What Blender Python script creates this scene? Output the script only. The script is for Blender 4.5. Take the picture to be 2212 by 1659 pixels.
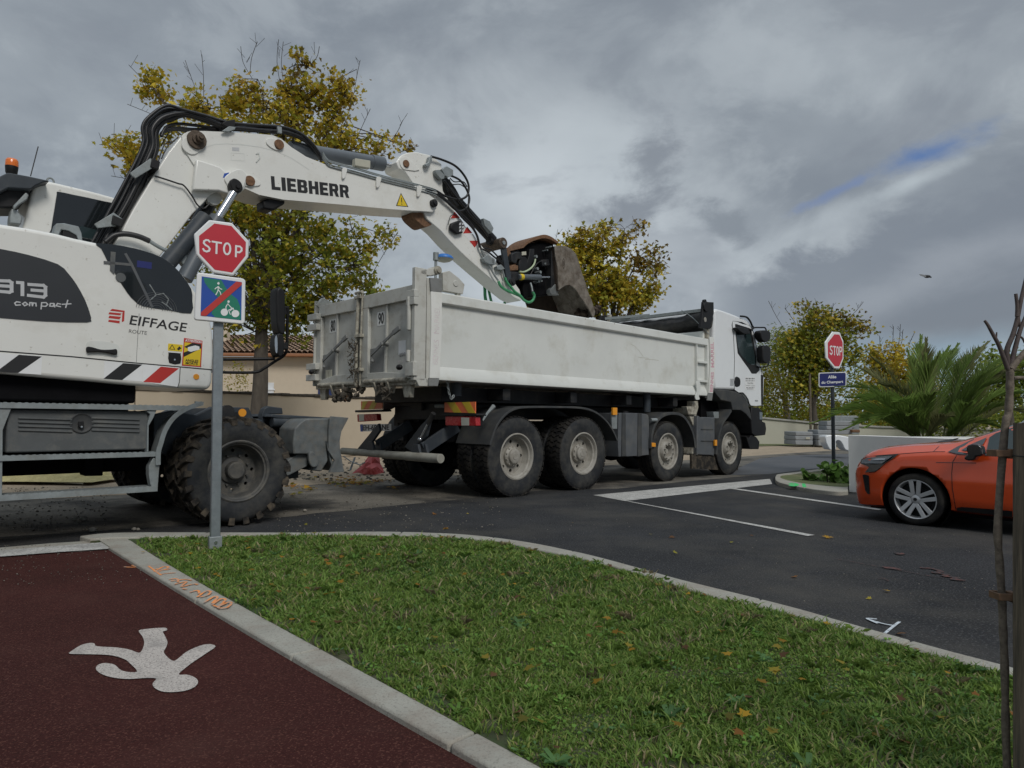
import bpy, math, random
import numpy as np
from mathutils import Vector, Matrix
R = math.radians
scene = bpy.context.scene
for _o in list(bpy.data.objects): bpy.data.objects.remove(_o)

# ---------------------------------------------------------------- camera
F = 1450.0; CAMH = 1.05; CX = 1106.0; CY = 829.5
ROLL = R(0.5); PITCH = math.atan(75.5 / F)
cam = bpy.data.cameras.new('camera')
cam.sensor_fit = 'HORIZONTAL'; cam.sensor_width = 36.0
cam.lens = 36.0 * F / 2212.0
cam.clip_start = 0.05; cam.clip_end = 3000
cam_ob = bpy.data.objects.new('camera', cam)
scene.collection.objects.link(cam_ob)
fw = Vector((0, math.cos(PITCH), math.sin(PITCH))); up = Vector((0, -math.sin(PITCH), math.cos(PITCH))); rt = Vector((1, 0, 0))
cr, sr = math.cos(ROLL), math.sin(ROLL)
RX = rt * cr + up * sr; UY = -rt * sr + up * cr
cam_ob.matrix_world = Matrix(((RX.x, UY.x, -fw.x, 0), (RX.y, UY.y, -fw.y, 0), (RX.z, UY.z, -fw.z, CAMH), (0, 0, 0, 1)))
scene.camera = cam_ob

# ---------------------------------------------------------------- sky
SUN_EL, SUN_AZ = 42.0, 150.0      # azimuth clockwise from +Y: behind the camera, to the right
world = bpy.data.worlds.new('World'); scene.world = world; world.use_nodes = True
wt = world.node_tree; wn = wt.nodes; wl = wt.links; wn.clear()
def wnode(t, **k):
    n = wn.new(t)
    for a, b in k.items(): setattr(n, a, b)
    return n
def wmath(op, a, b=None, c=None, clamp=False):
    n = wnode('ShaderNodeMath', operation=op); n.use_clamp = clamp
    for i, v in enumerate((a, b, c)):
        if v is None: continue
        if isinstance(v, (int, float)): n.inputs[i].default_value = v
        else: wl.new(v, n.inputs[i])
    return n.outputs[0]
def wstep(v, lo, hi):
    n = wnode('ShaderNodeMapRange', interpolation_type='SMOOTHSTEP'); wl.new(v, n.inputs['Value'])
    n.inputs['From Min'].default_value = lo; n.inputs['From Max'].default_value = hi
    return n.outputs['Result']
def wnoise(vec, sc, det=6, rough=.55, dist=0.0):
    n = wnode('ShaderNodeTexNoise'); wl.new(vec, n.inputs['Vector'])
    n.inputs['Scale'].default_value = sc; n.inputs['Detail'].default_value = det
    n.inputs['Roughness'].default_value = rough; n.inputs['Distortion'].default_value = dist
    return n.outputs['Fac']
def wmix(f, a, b):
    n = wnode('ShaderNodeMix', data_type='RGBA')
    if isinstance(f, (int, float)): n.inputs[0].default_value = f
    else: wl.new(f, n.inputs[0])
    for i, v in ((6, a), (7, b)):
        if isinstance(v, tuple): n.inputs[i].default_value = (*v, 1)
        else: wl.new(v, n.inputs[i])
    return n.outputs[2]
tc = wnode('ShaderNodeTexCoord'); sp = wnode('ShaderNodeSeparateXYZ'); wl.new(tc.outputs['Generated'], sp.inputs[0])
X_, Y_, Z_ = sp.outputs
AZ = wmath('ARCTAN2', X_, Y_); EL = wmath('ARCSINE', Z_)
# flattened cloud-deck coordinates
den = wmath('ADD', wmath('MAXIMUM', Z_, 0.0), 0.22)
cb = wnode('ShaderNodeCombineXYZ'); wl.new(wmath('DIVIDE', X_, den), cb.inputs[0]); wl.new(wmath('DIVIDE', Y_, den), cb.inputs[1])
cz = wnode('ShaderNodeCombineXYZ'); wl.new(AZ, cz.inputs[0]); wl.new(wmath('MULTIPLY', EL, 1.6), cz.inputs[1])
deck = wnoise(cb.outputs[0], 0.85, 5, .5, .3)
fine = wnoise(cz.outputs[0], 6.0, 8, .55, .4)
mid = wnoise(cz.outputs[0], 2.6, 5, .5, .3)
base = wmix(wstep(deck, .38, .62), (.20, .23, .268), (.345, .385, .42))
base = wmix(wmath('MULTIPLY', wstep(mid, .42, .68), .35), base, (.42, .46, .49))
# lighter belt low in the sky towards the middle
belt = wmath('MULTIPLY', wstep(EL, .62, .30), wstep(wmath('ABSOLUTE', wmath('SUBTRACT', AZ, .16)), .62, .05))
belt = wmath('MULTIPLY', belt, wstep(mid, .30, .62))
base = wmix(wmath('MULTIPLY', belt, .92), base, (.56, .61, .645))
def blob(az, el, ra, re, tilt=0.0):
    da = wmath('SUBTRACT', AZ, az); de = wmath('SUBTRACT', EL, el)
    ct, st = math.cos(tilt), math.sin(tilt)
    p = wmath('ADD', wmath('MULTIPLY', da, ct), wmath('MULTIPLY', de, st))
    q = wmath('SUBTRACT', wmath('MULTIPLY', de, ct), wmath('MULTIPLY', da, st))
    d = wmath('ADD', wmath('POWER', wmath('ABSOLUTE', wmath('DIVIDE', p, ra)), 2.0), wmath('POWER', wmath('ABSOLUTE', wmath('DIVIDE', q, re)), 2.0))
    return wmath('SUBTRACT', 1.0, wmath('SQRT', d))
def wisp(az, el, ra, re, tilt, col, amt, n0=.2, k=1.7, soft=.55, nz=None):
    global base
    m = wmath('ADD', blob(az, el, ra, re, tilt), wmath('MULTIPLY', wmath('SUBTRACT', nz or fine, .5), k))
    base = wmix(wmath('MULTIPLY', wstep(m, n0, n0 + soft), amt), base, col)
ragged = wnoise(cz.outputs[0], 9.0, 12, .64, .25)
billow = wnoise(cz.outputs[0], 4.2, 10, .60, .35)
base = wmix(wmath('MULTIPLY', wstep(billow, .50, .66), .34), base, (.50, .55, .58))
base = wmix(wmath('MULTIPLY', wstep(billow, .50, .36), .42), base, (.21, .235, .275))
wisp(.15, .37, .16, .13, 0, (.47, .52, .555), .7, .2, .9, .7, billow)
wisp(.205, .365, .085, .060, .95, (.225, .252, .288), .92, .10, 3.0, .9, ragged)
wisp(.175, .300, .105, .050, .15, (.225, .252, .288), .92, .10, 3.0, .9, ragged)
wisp(.315, .270, .085, .036, -.45, (.225, .255, .29), .9, .15, 2.4, .5, ragged)
wisp(-.10, .385, .09, .040, .35, (.30, .335, .37), .7, .2, 2.4, .6, ragged)
wisp(-.02, .40, .10, .045, -.15, (.33, .37, .40), .55, .3, 2.4, .6, ragged)
# bright rim of the bank and the blue gap above it
wisp(.40, .255, .24, .040, .36, (.47, .52, .555), .65, .25, 1.6, .8)
wisp(.545, .302, .11, .020, .26, (.48, .54, .575), .6, .25, 1.8, .7)
wisp(.55, .330, .105, .028, .20, (.10, .18, .38), .95, .18, 1.7, .85, ragged)
wisp(.46, .305, .10, .014, .34, (.16, .23, .42), .6, .3, 1.8, .6, ragged)
top_ = wstep(EL, .34, .60); base = wmix(wmath('MULTIPLY', top_, .45), base, wmix(wstep(billow, .4, .62), (.19, .22, .26), (.29, .325, .365)))
# dark bank climbing to the right, in three overlapping tiers
def tier(e0, slope, amp, lo, hi, col, amt, a0, a1, nz):
    global base
    ln = wmath('ADD', e0, wmath('MULTIPLY', wmath('SUBTRACT', AZ, .303), slope))
    m = wmath('ADD', wmath('SUBTRACT', ln, EL), wmath('MULTIPLY', wmath('SUBTRACT', nz, .5), amp))
    m = wmath('MULTIPLY', wstep(m, lo, hi), wstep(wmath('ADD', AZ, wmath('MULTIPLY', billow, .14)), a0, a1))
    base = wmix(wmath('MULTIPLY', m, amt), base, col)
tier(.205, .30, .16, -.01, .035, (.20, .228, .268), .92, .30, .42, ragged)
tier(.135, .34, .12, -.005, .045, (.30, .33, .37), .75, .34, .46, billow)
tier(.105, .33, .12, -.005, .06, (.17, .195, .232), .8, .42, .56, fine)
tier(.155, .05, .06, .0, .05, (.185, .21, .245), .5, .44, .60, billow)
low = wmath('MULTIPLY', wstep(wmath('ADD', EL, wmath('MULTIPLY', fine, .05)), .155, .10), wstep(AZ, .34, .50))
base = wmix(wmath('MULTIPLY', low, .75), base, wmix(wstep(billow, .4, .6), (.30, .42, .52), (.46, .54, .58)))
# an overcast deck is brighter overhead, where the camera does not look
zen = wmath('ADD', 1.0, wmath('MULTIPLY', wstep(EL, .62, 1.25), 1.7))
hsv = wnode('ShaderNodeVectorMath', operation='SCALE'); wl.new(base, hsv.inputs[0]); wl.new(zen, hsv.inputs['Scale'])
sky = wnode('ShaderNodeTexSky'); sky.sky_type = 'NISHITA'; sky.sun_disc = False
sky.sun_elevation = R(SUN_EL); sky.sun_rotation = R(SUN_AZ)
sb = wnode('ShaderNodeBackground'); wl.new(sky.outputs[0], sb.inputs[0]); sb.inputs[1].default_value = 0.05
cbk = wnode('ShaderNodeBackground'); wl.new(hsv.outputs[0], cbk.inputs[0]); cbk.inputs[1].default_value = 1.0
mx = wnode('ShaderNodeMixShader'); mx.inputs[0].default_value = 0.93
wl.new(sb.outputs[0], mx.inputs[1]); wl.new(cbk.outputs[0], mx.inputs[2])
wo = wnode('ShaderNodeOutputWorld'); wl.new(mx.outputs[0], wo.inputs[0])
sun = bpy.data.lights.new('sun', 'SUN'); sun.energy = 1.6; sun.angle = R(20); sun.color = (1, .965, .91)
sun_ob = bpy.data.objects.new('sun', sun); scene.collection.objects.link(sun_ob)
sdir = Vector((math.sin(R(SUN_AZ)) * math.cos(R(SUN_EL)), math.cos(R(SUN_AZ)) * math.cos(R(SUN_EL)), math.sin(R(SUN_EL))))
sun_ob.rotation_euler = sdir.to_track_quat('Z', 'Y').to_euler()
scene.view_settings.view_transform = 'Standard'; scene.view_settings.look = 'None'
scene.view_settings.exposure = 0.12; scene.view_settings.gamma = 1.0

# ---------------------------------------------------------------- measuring: photo position -> real place
ZK = dict(V=(0, 0, 1 / 1.1573), Z1=(0, 350, 2.765), Z2=(0, 800, 2.765), Z3=(200, 80, 2.4578), Z4=(1000, 350, 3.16), Z5=(740, 640, 4.424),
          Z6=(840, 950, 5.53), Z7=(1100, 950, 2.4578), Y1=(1450, 720, 4.424), Y2=(1850, 650, 3.0169), Y3=(2060, 980, 4.424),
          Y4=(0, 1300, 2.6757), Y5=(250, 1250, 2.4578), Y6=(1800, 1300, 2.6763), Y7=(1000, 1300, 2.67625), N1=(540, 820, 5.53),
          N2=(0, 1080, 5.53), N3=(650, 1100, 3.6867), N6=(1900, 1020, 7.542), N7=(2360, 680, 3.95), N8=(1180, 580, 6.9125))
CAM = Vector((0, 0, CAMH))
def ray(k, x, y):
    ox, oy, s = ZK[k]
    x = (ox + x / s) / 1.1573; y = (oy + y / s) / 1.1573
    u = (x - CX) / F; w = -(y - CY) / F
    return rt * (u * cr - w * sr) + fw + up * (u * sr + w * cr)
def G(k, x, y, z=0.0):
    d = ray(k, x, y); return CAM + d * ((z - CAMH) / d.z)
def GP(k, pts, z=0.0): return [G(k, x, y, z) for x, y in pts]
def D(k, x, y, dist):
    return CAM + ray(k, x, y) * (dist / ray(k, x, y).y)
class Plane:
    def __init__(s, p, n): s.p = Vector(p); s.n = Vector(n).normalized()
    def hit(s, k, x, y, off=0.0):
        d = ray(k, x, y); return CAM + d * (((s.p + s.n * off) - CAM).dot(s.n) / d.dot(s.n))
    def pts(s, k, pts, off=0.0): return [s.hit(k, x, y, off) for x, y in pts]
_d = ray('V', 2600, 918); TH = math.atan2(_d.x, _d.y)
AX = Vector((math.sin(TH), math.cos(TH), 0)); BX = Vector((-AX.y, AX.x, 0))
ORG = G('V', 1121, 1073)
FM = Matrix(((AX.x, BX.x, 0, ORG.x), (AX.y, BX.y, 0, ORG.y), (0, 0, 1, 0), (0, 0, 0, 1)))
def mf(p): q = Vector(p) - ORG; return Vector((q.dot(AX), q.dot(BX), p[2]))
def ab(k, x, y, b):                                    # photo point on a plane of constant b -> (a, z)
    q = mf(Plane(ORG + BX * b, BX).hit(k, x, y)); return (q.x, q.z)
def S(k, pts, b): return [ab(k, x, y, b) for x, y in pts]
def bz(k, x, y, a):                                    # photo point on a plane of constant a -> (b, z)
    q = mf(Plane(ORG + AX * a, AX).hit(k, x, y)); return (q.y, q.z)
def T(k, pts, a): return [bz(k, x, y, a) for x, y in pts]

# ---------------------------------------------------------------- mesh helpers
def spline(pts, n=6, closed=False):
    P = [Vector(p) for p in pts]; m = len(P); out = []
    rng = range(m if closed else m - 1)
    for i in rng:
        if closed: p0, p1, p2, p3 = P[i - 1], P[i], P[(i + 1) % m], P[(i + 2) % m]
        else: p0, p1, p2, p3 = P[max(i - 1, 0)], P[i], P[i + 1], P[min(i + 2, m - 1)]
        for j in range(n):
            t = j / n
            out.append(.5 * ((2 * p1) + (p2 - p0) * t + (2 * p0 - 5 * p1 + 4 * p2 - p3) * t * t + (3 * p1 - p0 - 3 * p2 + p3) * t ** 3))
    if not closed: out.append(P[-1])
    return out
def sp2(pts, n=5, closed=True): return [(p.x, p.y) for p in spline([(x, y, 0) for x, y in pts], n, closed)]
class MB:
    def __init__(s, M=None): s.v = []; s.f = []; s.mi = []; s.M = M; s.cur = 0; s.blk = []
    def add(s, vs, fs):
        o = len(s.v); s.v += [Vector(v) for v in vs]; s.blk.append((o, len(s.v), len(s.f), len(s.f) + len(fs)))
        for f in fs: s.f.append([i + o for i in f]); s.mi.append(s.cur)
        return s
    def prism(s, pts, vec):
        n = len(pts); vec = Vector(vec); P = [Vector(p) for p in pts]
        return s.add(P + [p + vec for p in P], [list(range(n))[::-1], list(range(n, 2 * n))] + [[i, (i + 1) % n, n + (i + 1) % n, n + i] for i in range(n)])
    def sheet(s, pts): return s.add(pts, [list(range(len(pts)))])
    def side(s, az, b0, b1): return s.prism([(a, b0, z) for a, z in az], (0, b1 - b0, 0))
    def rear(s, bzs, a0, a1): return s.prism([(a0, b, z) for b, z in bzs], (a1 - a0, 0, 0))
    def box(s, a0, a1, b0, b1, z0, z1):
        return s.prism([(a0, b0, z0), (a1, b0, z0), (a1, b1, z0), (a0, b1, z0)], (0, 0, z1 - z0))
    def beam(s, p, q, w, h, upv=(0, 0, 1)):            # rectangular bar from p to q
        p, q = Vector(p), Vector(q); d = (q - p).normalized(); u = Vector(upv)
        x = d.cross(u); x = x.normalized() if x.length > 1e-6 else Vector((1, 0, 0)); y = x.cross(d)
        x *= w / 2; y *= h / 2
        return s.prism([p - x - y, p + x - y, p + x + y, p - x + y], q - p)
    def cyl(s, p, q, r0, r1=None, n=16, cap=True):
        r1 = r0 if r1 is None else r1
        p, q = Vector(p), Vector(q); d = (q - p).normalized(); t = d.orthogonal().normalized(); w = d.cross(t)
        vs = [c + (t * math.cos(6.28318 * i / n) + w * math.sin(6.28318 * i / n)) * r for c, r in ((p, r0), (q, r1)) for i in range(n)]
        fs = [[i, (i + 1) % n, n + (i + 1) % n, n + i] for i in range(n)]
        if cap: fs += [list(range(n))[::-1], list(range(n, 2 * n))]
        return s.add(vs, fs)
    def tube(s, pts, r, n=8, cap=True):
        P = [Vector(p) for p in pts]; m = len(P); rr = r if isinstance(r, (list, tuple)) else [r] * m
        vs = []; t = None
        for i in range(m):
            d = (P[min(i + 1, m - 1)] - P[max(i - 1, 0)])
            d = d.normalized() if d.length > 1e-9 else Vector((0, 0, 1))
            t = d.orthogonal().normalized() if t is None else (t - d * t.dot(d))
            t = t.normalized() if t.length > 1e-6 else d.orthogonal().normalized()
            w = d.cross(t)
            vs += [P[i] + (t * math.cos(6.28318 * j / n) + w * math.sin(6.28318 * j / n)) * rr[i] for j in range(n)]
        fs = [[i * n + j, i * n + (j + 1) % n, (i + 1) * n + (j + 1) % n, (i + 1) * n + j] for i in range(m - 1) for j in range(n)]
        if cap: fs += [list(range(n))[::-1], list(range((m - 1) * n, m * n))]
        return s.add(vs, fs)
    def lathe(s, c, axis, prof, n=48, closed=False, cap=False):   # prof: (radius, distance along axis)
        c = Vector(c); d = Vector(axis).normalized(); t = d.orthogonal().normalized(); w = d.cross(t); m = len(prof)
        vs = [c + d * h + (t * math.cos(6.28318 * i / n) + w * math.sin(6.28318 * i / n)) * r for r, h in prof for i in range(n)]
        fs = [[k * n + i, k * n + (i + 1) % n, ((k + 1) % m) * n + (i + 1) % n, ((k + 1) % m) * n + i] for k in range(m if closed else m - 1) for i in range(n)]
        if not closed and cap:
            if prof[0][0] > 0: fs.append(list(range(n))[::-1])
            if prof[-1][0] > 0: fs.append(list(range((m - 1) * n, m * n)))
        return s.add(vs, fs)
    def ball(s, c, rx, ry=None, rz=None, n=14, m=9, jit=0.0, rnd=random):
        ry = rx if ry is None else ry; rz = rx if rz is None else rz; c = Vector(c); vs = []
        for i in range(m + 1):
            th = math.pi * i / m
            for j in range(n):
                k = 1 + (rnd.uniform(-jit, jit) if jit else 0)
                vs.append(c + Vector((rx * k * math.sin(th) * math.cos(6.28318 * j / n), ry * k * math.sin(th) * math.sin(6.28318 * j / n), rz * k * math.cos(th))))
        return s.add(vs, [[i * n + j, i * n + (j + 1) % n, (i + 1) * n + (j + 1) % n, (i + 1) * n + j] for i in range(m) for j in range(n)])
    def groups(s):
        """blocks that stand apart from one another: each becomes a part of its own"""
        k = len(s.blk)
        if k < 2 or k > 80: return None
        lo = np.array([np.min([tuple(v) for v in s.v[a:b]], axis=0) for a, b, _, _ in s.blk]); hi = np.array([np.max([tuple(v) for v in s.v[a:b]], axis=0) for a, b, _, _ in s.blk])
        size = (hi - lo).max(axis=1); par = list(range(k))
        def fd(i):
            while par[i] != i: i = par[i]
            return i
        for i in range(k):
            for j in range(i + 1, k):
                gap = np.maximum(0, np.maximum(lo[i] - hi[j], lo[j] - hi[i]))
                if math.sqrt((gap ** 2).sum()) <= max(.02, .5 * max(size[i], size[j])) * .9: par[fd(i)] = fd(j)
        g = {}
        for i in range(k): g.setdefault(fd(i), []).append(i)
        return list(g.values()) if len(g) > 1 else None
    def build(s, name, mats, parent=None, bev=0.0, seg=2, smooth=35, sub=0):
        if parent is not None and name not in ('bolt_hole', 'rib', 'louvre', 'debris', 'small_print', 'lettering', 'stripe', 'wheel', 'rim', 'coping', 'roof', 'chain', 'frond', 'wall', 'stalk'):
            gr = s.groups()
            if gr:
                first = None
                for g in gr:
                    q = MB(s.M)
                    for i in g:
                        a, b, fa, fb = s.blk[i]; q.cur = 0; q.add(s.v[a:b], [[v - a for v in f] for f in s.f[fa:fb]]); q.mi[-(fb - fa):] = s.mi[fa:fb] if fb > fa else []
                    o = q.build1(name, mats, parent, bev, seg, smooth, sub); first = first or o
                return first
        return s.build1(name, mats, parent, bev, seg, smooth, sub)
    def build1(s, name, mats, parent=None, bev=0.0, seg=2, smooth=35, sub=0):
        me = bpy.data.meshes.new(name)
        M = s.M if s.M is not None else Matrix()
        W = [M @ v for v in s.v]
        if parent is not None:
            Pi = WM[parent].inverted(); W = [Pi @ v for v in W]
        me.from_pydata([tuple(v) for v in W], [], s.f); me.update()
        import bmesh
        bm = bmesh.new(); bm.from_mesh(me)
        bmesh.ops.remove_doubles(bm, verts=bm.verts, dist=1e-5)
        bmesh.ops.recalc_face_normals(bm, faces=bm.faces); bm.to_mesh(me); bm.free()
        mats = mats if isinstance(mats, (list, tuple)) else [mats]
        for m in mats: me.materials.append(m)
        if len(mats) > 1 and len(me.polygons) == len(s.mi): me.polygons.foreach_set('material_index', s.mi)
        if smooth:
            me.polygons.foreach_set('use_smooth', [True] * len(me.polygons)); me.set_sharp_from_angle(angle=R(smooth))
        o = bpy.data.objects.new(name, me); scene.collection.objects.link(o)
        if parent is not None: o.parent = parent; WM[o] = WM[parent].copy()
        else: WM[o] = Matrix()
        if sub:
            q = o.modifiers.new('sub', 'SUBSURF'); q.levels = sub; q.render_levels = sub
        if bev:
            q = o.modifiers.new('bevel', 'BEVEL'); q.width = bev; q.segments = seg; q.limit_method = 'ANGLE'; q.angle_limit = R(35); q.harden_normals = False
        return o
WM = {}
def tag(o, label=None, cat=None, group=None, kind=None):
    if label: o['label'] = label
    if cat: o['category'] = cat
    if group: o['group'] = group
    if kind: o['kind'] = kind
    return o
def thing(name, M, label, cat, group=None):
    o = bpy.data.objects.new(name, None); scene.collection.objects.link(o); o.empty_display_size = .2
    o.matrix_world = M; WM[o] = M.copy(); tag(o, label, cat, group); return o
def at(p): return Matrix.Translation(Vector(p))
def struct(name, mb, mat, **k): return tag(mb.build(name, mat, **k), kind='structure')
def copy_tree(o, M, label=None):                       # copy a thing and its children, placed with matrix M
    c = o.copy(); scene.collection.objects.link(c); c.matrix_world = M; WM[c] = M.copy()
    if label: c['label'] = label
    for ch in list(o.children):
        d = ch.copy(); scene.collection.objects.link(d); d.parent = c; WM[d] = M.copy()
        for g in list(ch.children):
            e = g.copy(); scene.collection.objects.link(e); e.parent = d
    return c
def text2d(s, bold=0.0, space=1.0):
    cu = bpy.data.curves.new('t', 'FONT'); cu.body = s; cu.size = 1.0; cu.offset = bold; cu.space_character = space; cu.resolution_u = 4
    ob = bpy.data.objects.new('t', cu); scene.collection.objects.link(ob)
    dg = bpy.context.evaluated_depsgraph_get(); me = bpy.data.meshes.new_from_object(ob.evaluated_get(dg))
    V = [(v.co.x, v.co.y) for v in me.vertices]; Fs = [list(p.vertices) for p in me.polygons]
    bpy.data.objects.remove(ob); bpy.data.curves.remove(cu); bpy.data.meshes.remove(me)
    x0 = min(v[0] for v in V); x1 = max(v[0] for v in V); y0 = min(v[1] for v in V); y1 = max(v[1] for v in V)
    return [((x - x0) / (x1 - x0), (y - y0) / (y1 - y0)) for x, y in V], Fs
def text(mb, s, bl, br, tl, bold=0.02, space=1.0):      # bl, br, tl: 3D corners of the word's box
    V, Fs = text2d(s, bold, space); bl, br, tl = Vector(bl), Vector(br), Vector(tl)
    mb.add([bl + (br - bl) * x + (tl - bl) * y for x, y in V], Fs)

# ---------------------------------------------------------------- materials
def mat(name, col, rough=.6, metal=0.0, var=.12, vs=5.0, bump=0.0, bs=80.0, dirt=None, dt=(.5, .7), ds=3.0, damt=.8, coat=0.0,
        attr=None, speck=None, sps=300.0, spt=(.62, .7), stretch=None, trans=0.0, spec=None, dist=.006, spamt=.8):
    m = bpy.data.materials.new(name); m.use_nodes = True; t = m.node_tree; N = t.nodes; L = t.links
    p = N['Principled BSDF']; p.inputs['Roughness'].default_value = rough; p.inputs['Metallic'].default_value = metal
    if spec is not None: p.inputs['Specular IOR Level'].default_value = spec
    if coat: p.inputs['Coat Weight'].default_value = coat; p.inputs['Coat Roughness'].default_value = .08
    tcn = N.new('ShaderNodeTexCoord'); vec = tcn.outputs['Object']
    if stretch:
        mp = N.new('ShaderNodeMapping'); mp.inputs['Scale'].default_value = stretch; L.new(vec, mp.inputs[0]); vec = mp.outputs[0]
    def noise(sc, det=5, r=.6):
        n = N.new('ShaderNodeTexNoise'); n.inputs['Scale'].default_value = sc; n.inputs['Detail'].default_value = det; n.inputs['Roughness'].default_value = r
        L.new(vec, n.inputs['Vector']); return n.outputs['Fac']
    def rng(v, a, b, c=0.0, d=1.0):
        n = N.new('ShaderNodeMapRange'); n.inputs['From Min'].default_value = a; n.inputs['From Max'].default_value = b
        n.inputs['To Min'].default_value = c; n.inputs['To Max'].default_value = d; L.new(v, n.inputs['Value']); return n.outputs['Result']
    def mix(f, a, b):
        n = N.new('ShaderNodeMix'); n.data_type = 'RGBA'; L.new(f, n.inputs[0])
        for i, v in ((6, a), (7, b)):
            if isinstance(v, tuple): n.inputs[i].default_value = (*v, 1)
            else: L.new(v, n.inputs[i])
        return n.outputs[2]
    if attr:
        an = N.new('ShaderNodeVertexColor'); an.layer_name = attr; c = an.outputs['Color']
    else:
        c = mix(rng(noise(vs), .3, .7), tuple(x * (1 - var) for x in col), tuple(min(1, x * (1 + var)) for x in col))
    if speck:
        c = mix(rng(noise(sps, 2, .5), spt[0], spt[1], 0, spamt), c, speck); c = mix(rng(noise(sps * .43, 2, .5), .60, .50, 0, .30), tuple(x * .45 for x in speck), c) if False else c
        c = mix(rng(noise(sps * .55, 3, .6), .36, .44, .55, 0), c, tuple(x * .5 for x in col)) if max(col) < .6 else c
    if dirt: 
        f = rng(noise(ds, 8, .68), dt[0], dt[1], 0, damt); c = mix(f, c, dirt)
        L.new(rng(f, 0, 1, rough, min(1, rough + .35)), p.inputs['Roughness'])
    L.new(c, p.inputs['Base Color'])
    if bump:
        b = N.new('ShaderNodeBump'); b.inputs['Strength'].default_value = bump; b.inputs['Distance'].default_value = dist
        L.new(noise(bs, 4), b.inputs['Height']); L.new(b.outputs[0], p.inputs['Normal'])
    if trans: p.inputs['Transmission Weight'].default_value = trans
    return m
def leafmat(name):
    m = mat(name, (.1, .1, .1), rough=.55, attr='Col', spec=.25)
    N = m.node_tree.nodes; L = m.node_tree.links; p = N['Principled BSDF']
    tr = N.new('ShaderNodeBsdfTranslucent'); mx = N.new('ShaderNodeMixShader'); mx.inputs[0].default_value = .4
    L.new(p.inputs['Base Color'].links[0].from_socket, tr.inputs[0]); L.new(p.outputs[0], mx.inputs[1]); L.new(tr.outputs[0], mx.inputs[2])
    L.new(mx.outputs[0], N['Material Output'].inputs['Surface']); return m
MT = {}
def mm(k, *a, **kw): MT[k] = mat(k, *a, **kw)
mm('machine_white', (.74, .74, .70), .30, var=.03, vs=2, dirt=(.45, .42, .34), dt=(.53, .84), ds=2.2, damt=.5, coat=.25, speck=(.34, .31, .25), sps=26, spt=(.68, .76), spamt=.5)
mm('bed_white', (.66, .675, .64), .36, var=.05, vs=2, dirt=(.36, .33, .24), dt=(.52, .80), ds=2.3, damt=.5, coat=.15)
mm('gate_white', (.50, .50, .46), .55, var=.07, vs=4, dirt=(.24, .20, .14), dt=(.50, .78), ds=7, damt=.6)
mm('gate_grey', (.20, .205, .20), .6, var=.1, vs=5, dirt=(.12, .10, .08), dt=(.5, .7), ds=8, damt=.5)
mm('cab_white', (.74, .76, .77), .3, var=.02, coat=.4)
mm('grimy_white', (.42, .40, .33), .7, var=.15, vs=12, dirt=(.10, .08, .06), dt=(.42, .66), ds=14, damt=.8)
mm('rust', (.16, .085, .045), .85, var=.4, vs=30, bump=.4, bs=120)
mm('pin_steel', (.10, .075, .055), .6, metal=.5, var=.4, vs=40)
mm('black_plastic', (.011, .011, .012), .5, var=.15, spec=.3, dirt=(.07, .065, .055), dt=(.5, .8), ds=4, damt=.25)
mm('dark_metal', (.015, .016, .018), .55, var=.2, spec=.3, dirt=(.09, .08, .065), dt=(.5, .78), ds=5, damt=.5)
mm('under_black', (.006, .006, .007), .9, var=.3, spec=.1)
mm('slate_metal', (.035, .043, .052), .5, var=.15, spec=.35, dirt=(.12, .11, .09), dt=(.5, .8), ds=5, damt=.45)
mm('blade_steel', (.11, .12, .12), .6, var=.3, vs=9, dirt=(.17, .15, .12), dt=(.45, .7), ds=12, damt=.6, bump=.2, bs=60)
mm('galvanised', (.27, .30, .305), .5, metal=.35, var=.15, vs=12, dirt=(.16, .15, .125), dt=(.45, .78), ds=9, damt=.6)
mm('pole_metal', (.25, .28, .30), .42, metal=.55, var=.14, vs=14, dirt=(.16, .17, .17), dt=(.5, .75), ds=25, damt=.5)
mm('toolbox_grey', (.085, .092, .094), .65, var=.16, vs=4, dirt=(.26, .245, .21), dt=(.5, .85), ds=7, damt=.55, bump=.1, bs=40)
mm('fender_grey', (.048, .051, .053), .62, var=.15, vs=4, spec=.35, dirt=(.13, .12, .095), dt=(.46, .85), ds=4, damt=.6)
mm('tank_grey', (.085, .092, .10), .55, var=.12, dirt=(.22, .20, .16), dt=(.5, .85), ds=4, damt=.5)
mm('rubber', (.013, .013, .014), .75, spec=.2, var=.3, vs=6, dirt=(.065, .058, .046), dt=(.42, .74), ds=6, damt=.7, bump=.25, bs=70)
mm('mud_rubber', (.026, .024, .022), .85, spec=.2, var=.3, vs=8, dirt=(.13, .105, .075), dt=(.44, .70), ds=8, damt=.85, bump=.4, bs=60)
mm('sidewall', (.024, .026, .029), .75, spec=.2, var=.25, vs=5, dirt=(.10, .095, .082), dt=(.42, .78), ds=6, damt=.75, bump=.15, bs=50)
mm('rim_grey', (.31, .295, .26), .55, var=.12, vs=8, dirt=(.15, .13, .10), dt=(.45, .75), ds=12, damt=.7)
mm('rim_dark', (.055, .055, .053), .65, var=.2, vs=8, dirt=(.20, .18, .145), dt=(.42, .78), ds=9, damt=.7)
mm('alloy', (.55, .56, .57), .32, metal=.55, var=.05)
mm('hose', (.012, .012, .013), .42, var=.2, dirt=(.06, .055, .045), dt=(.55, .8), ds=9, damt=.4)
mm('green_hose', (.06, .30, .13), .5, var=.15, vs=14, dirt=(.05, .10, .06), dt=(.5, .75), ds=16, damt=.6)
mm('pale_hose', (.42, .50, .33), .5, var=.1)
mm('chrome', (.55, .57, .60), .2, metal=.9, var=.08)
mm('glass_dark', (.012, .015, .017), .06, var=.1, coat=.3, spec=.8)
mm('glass_tint', (.022, .036, .038), .08, var=.1, spec=.4)
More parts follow.
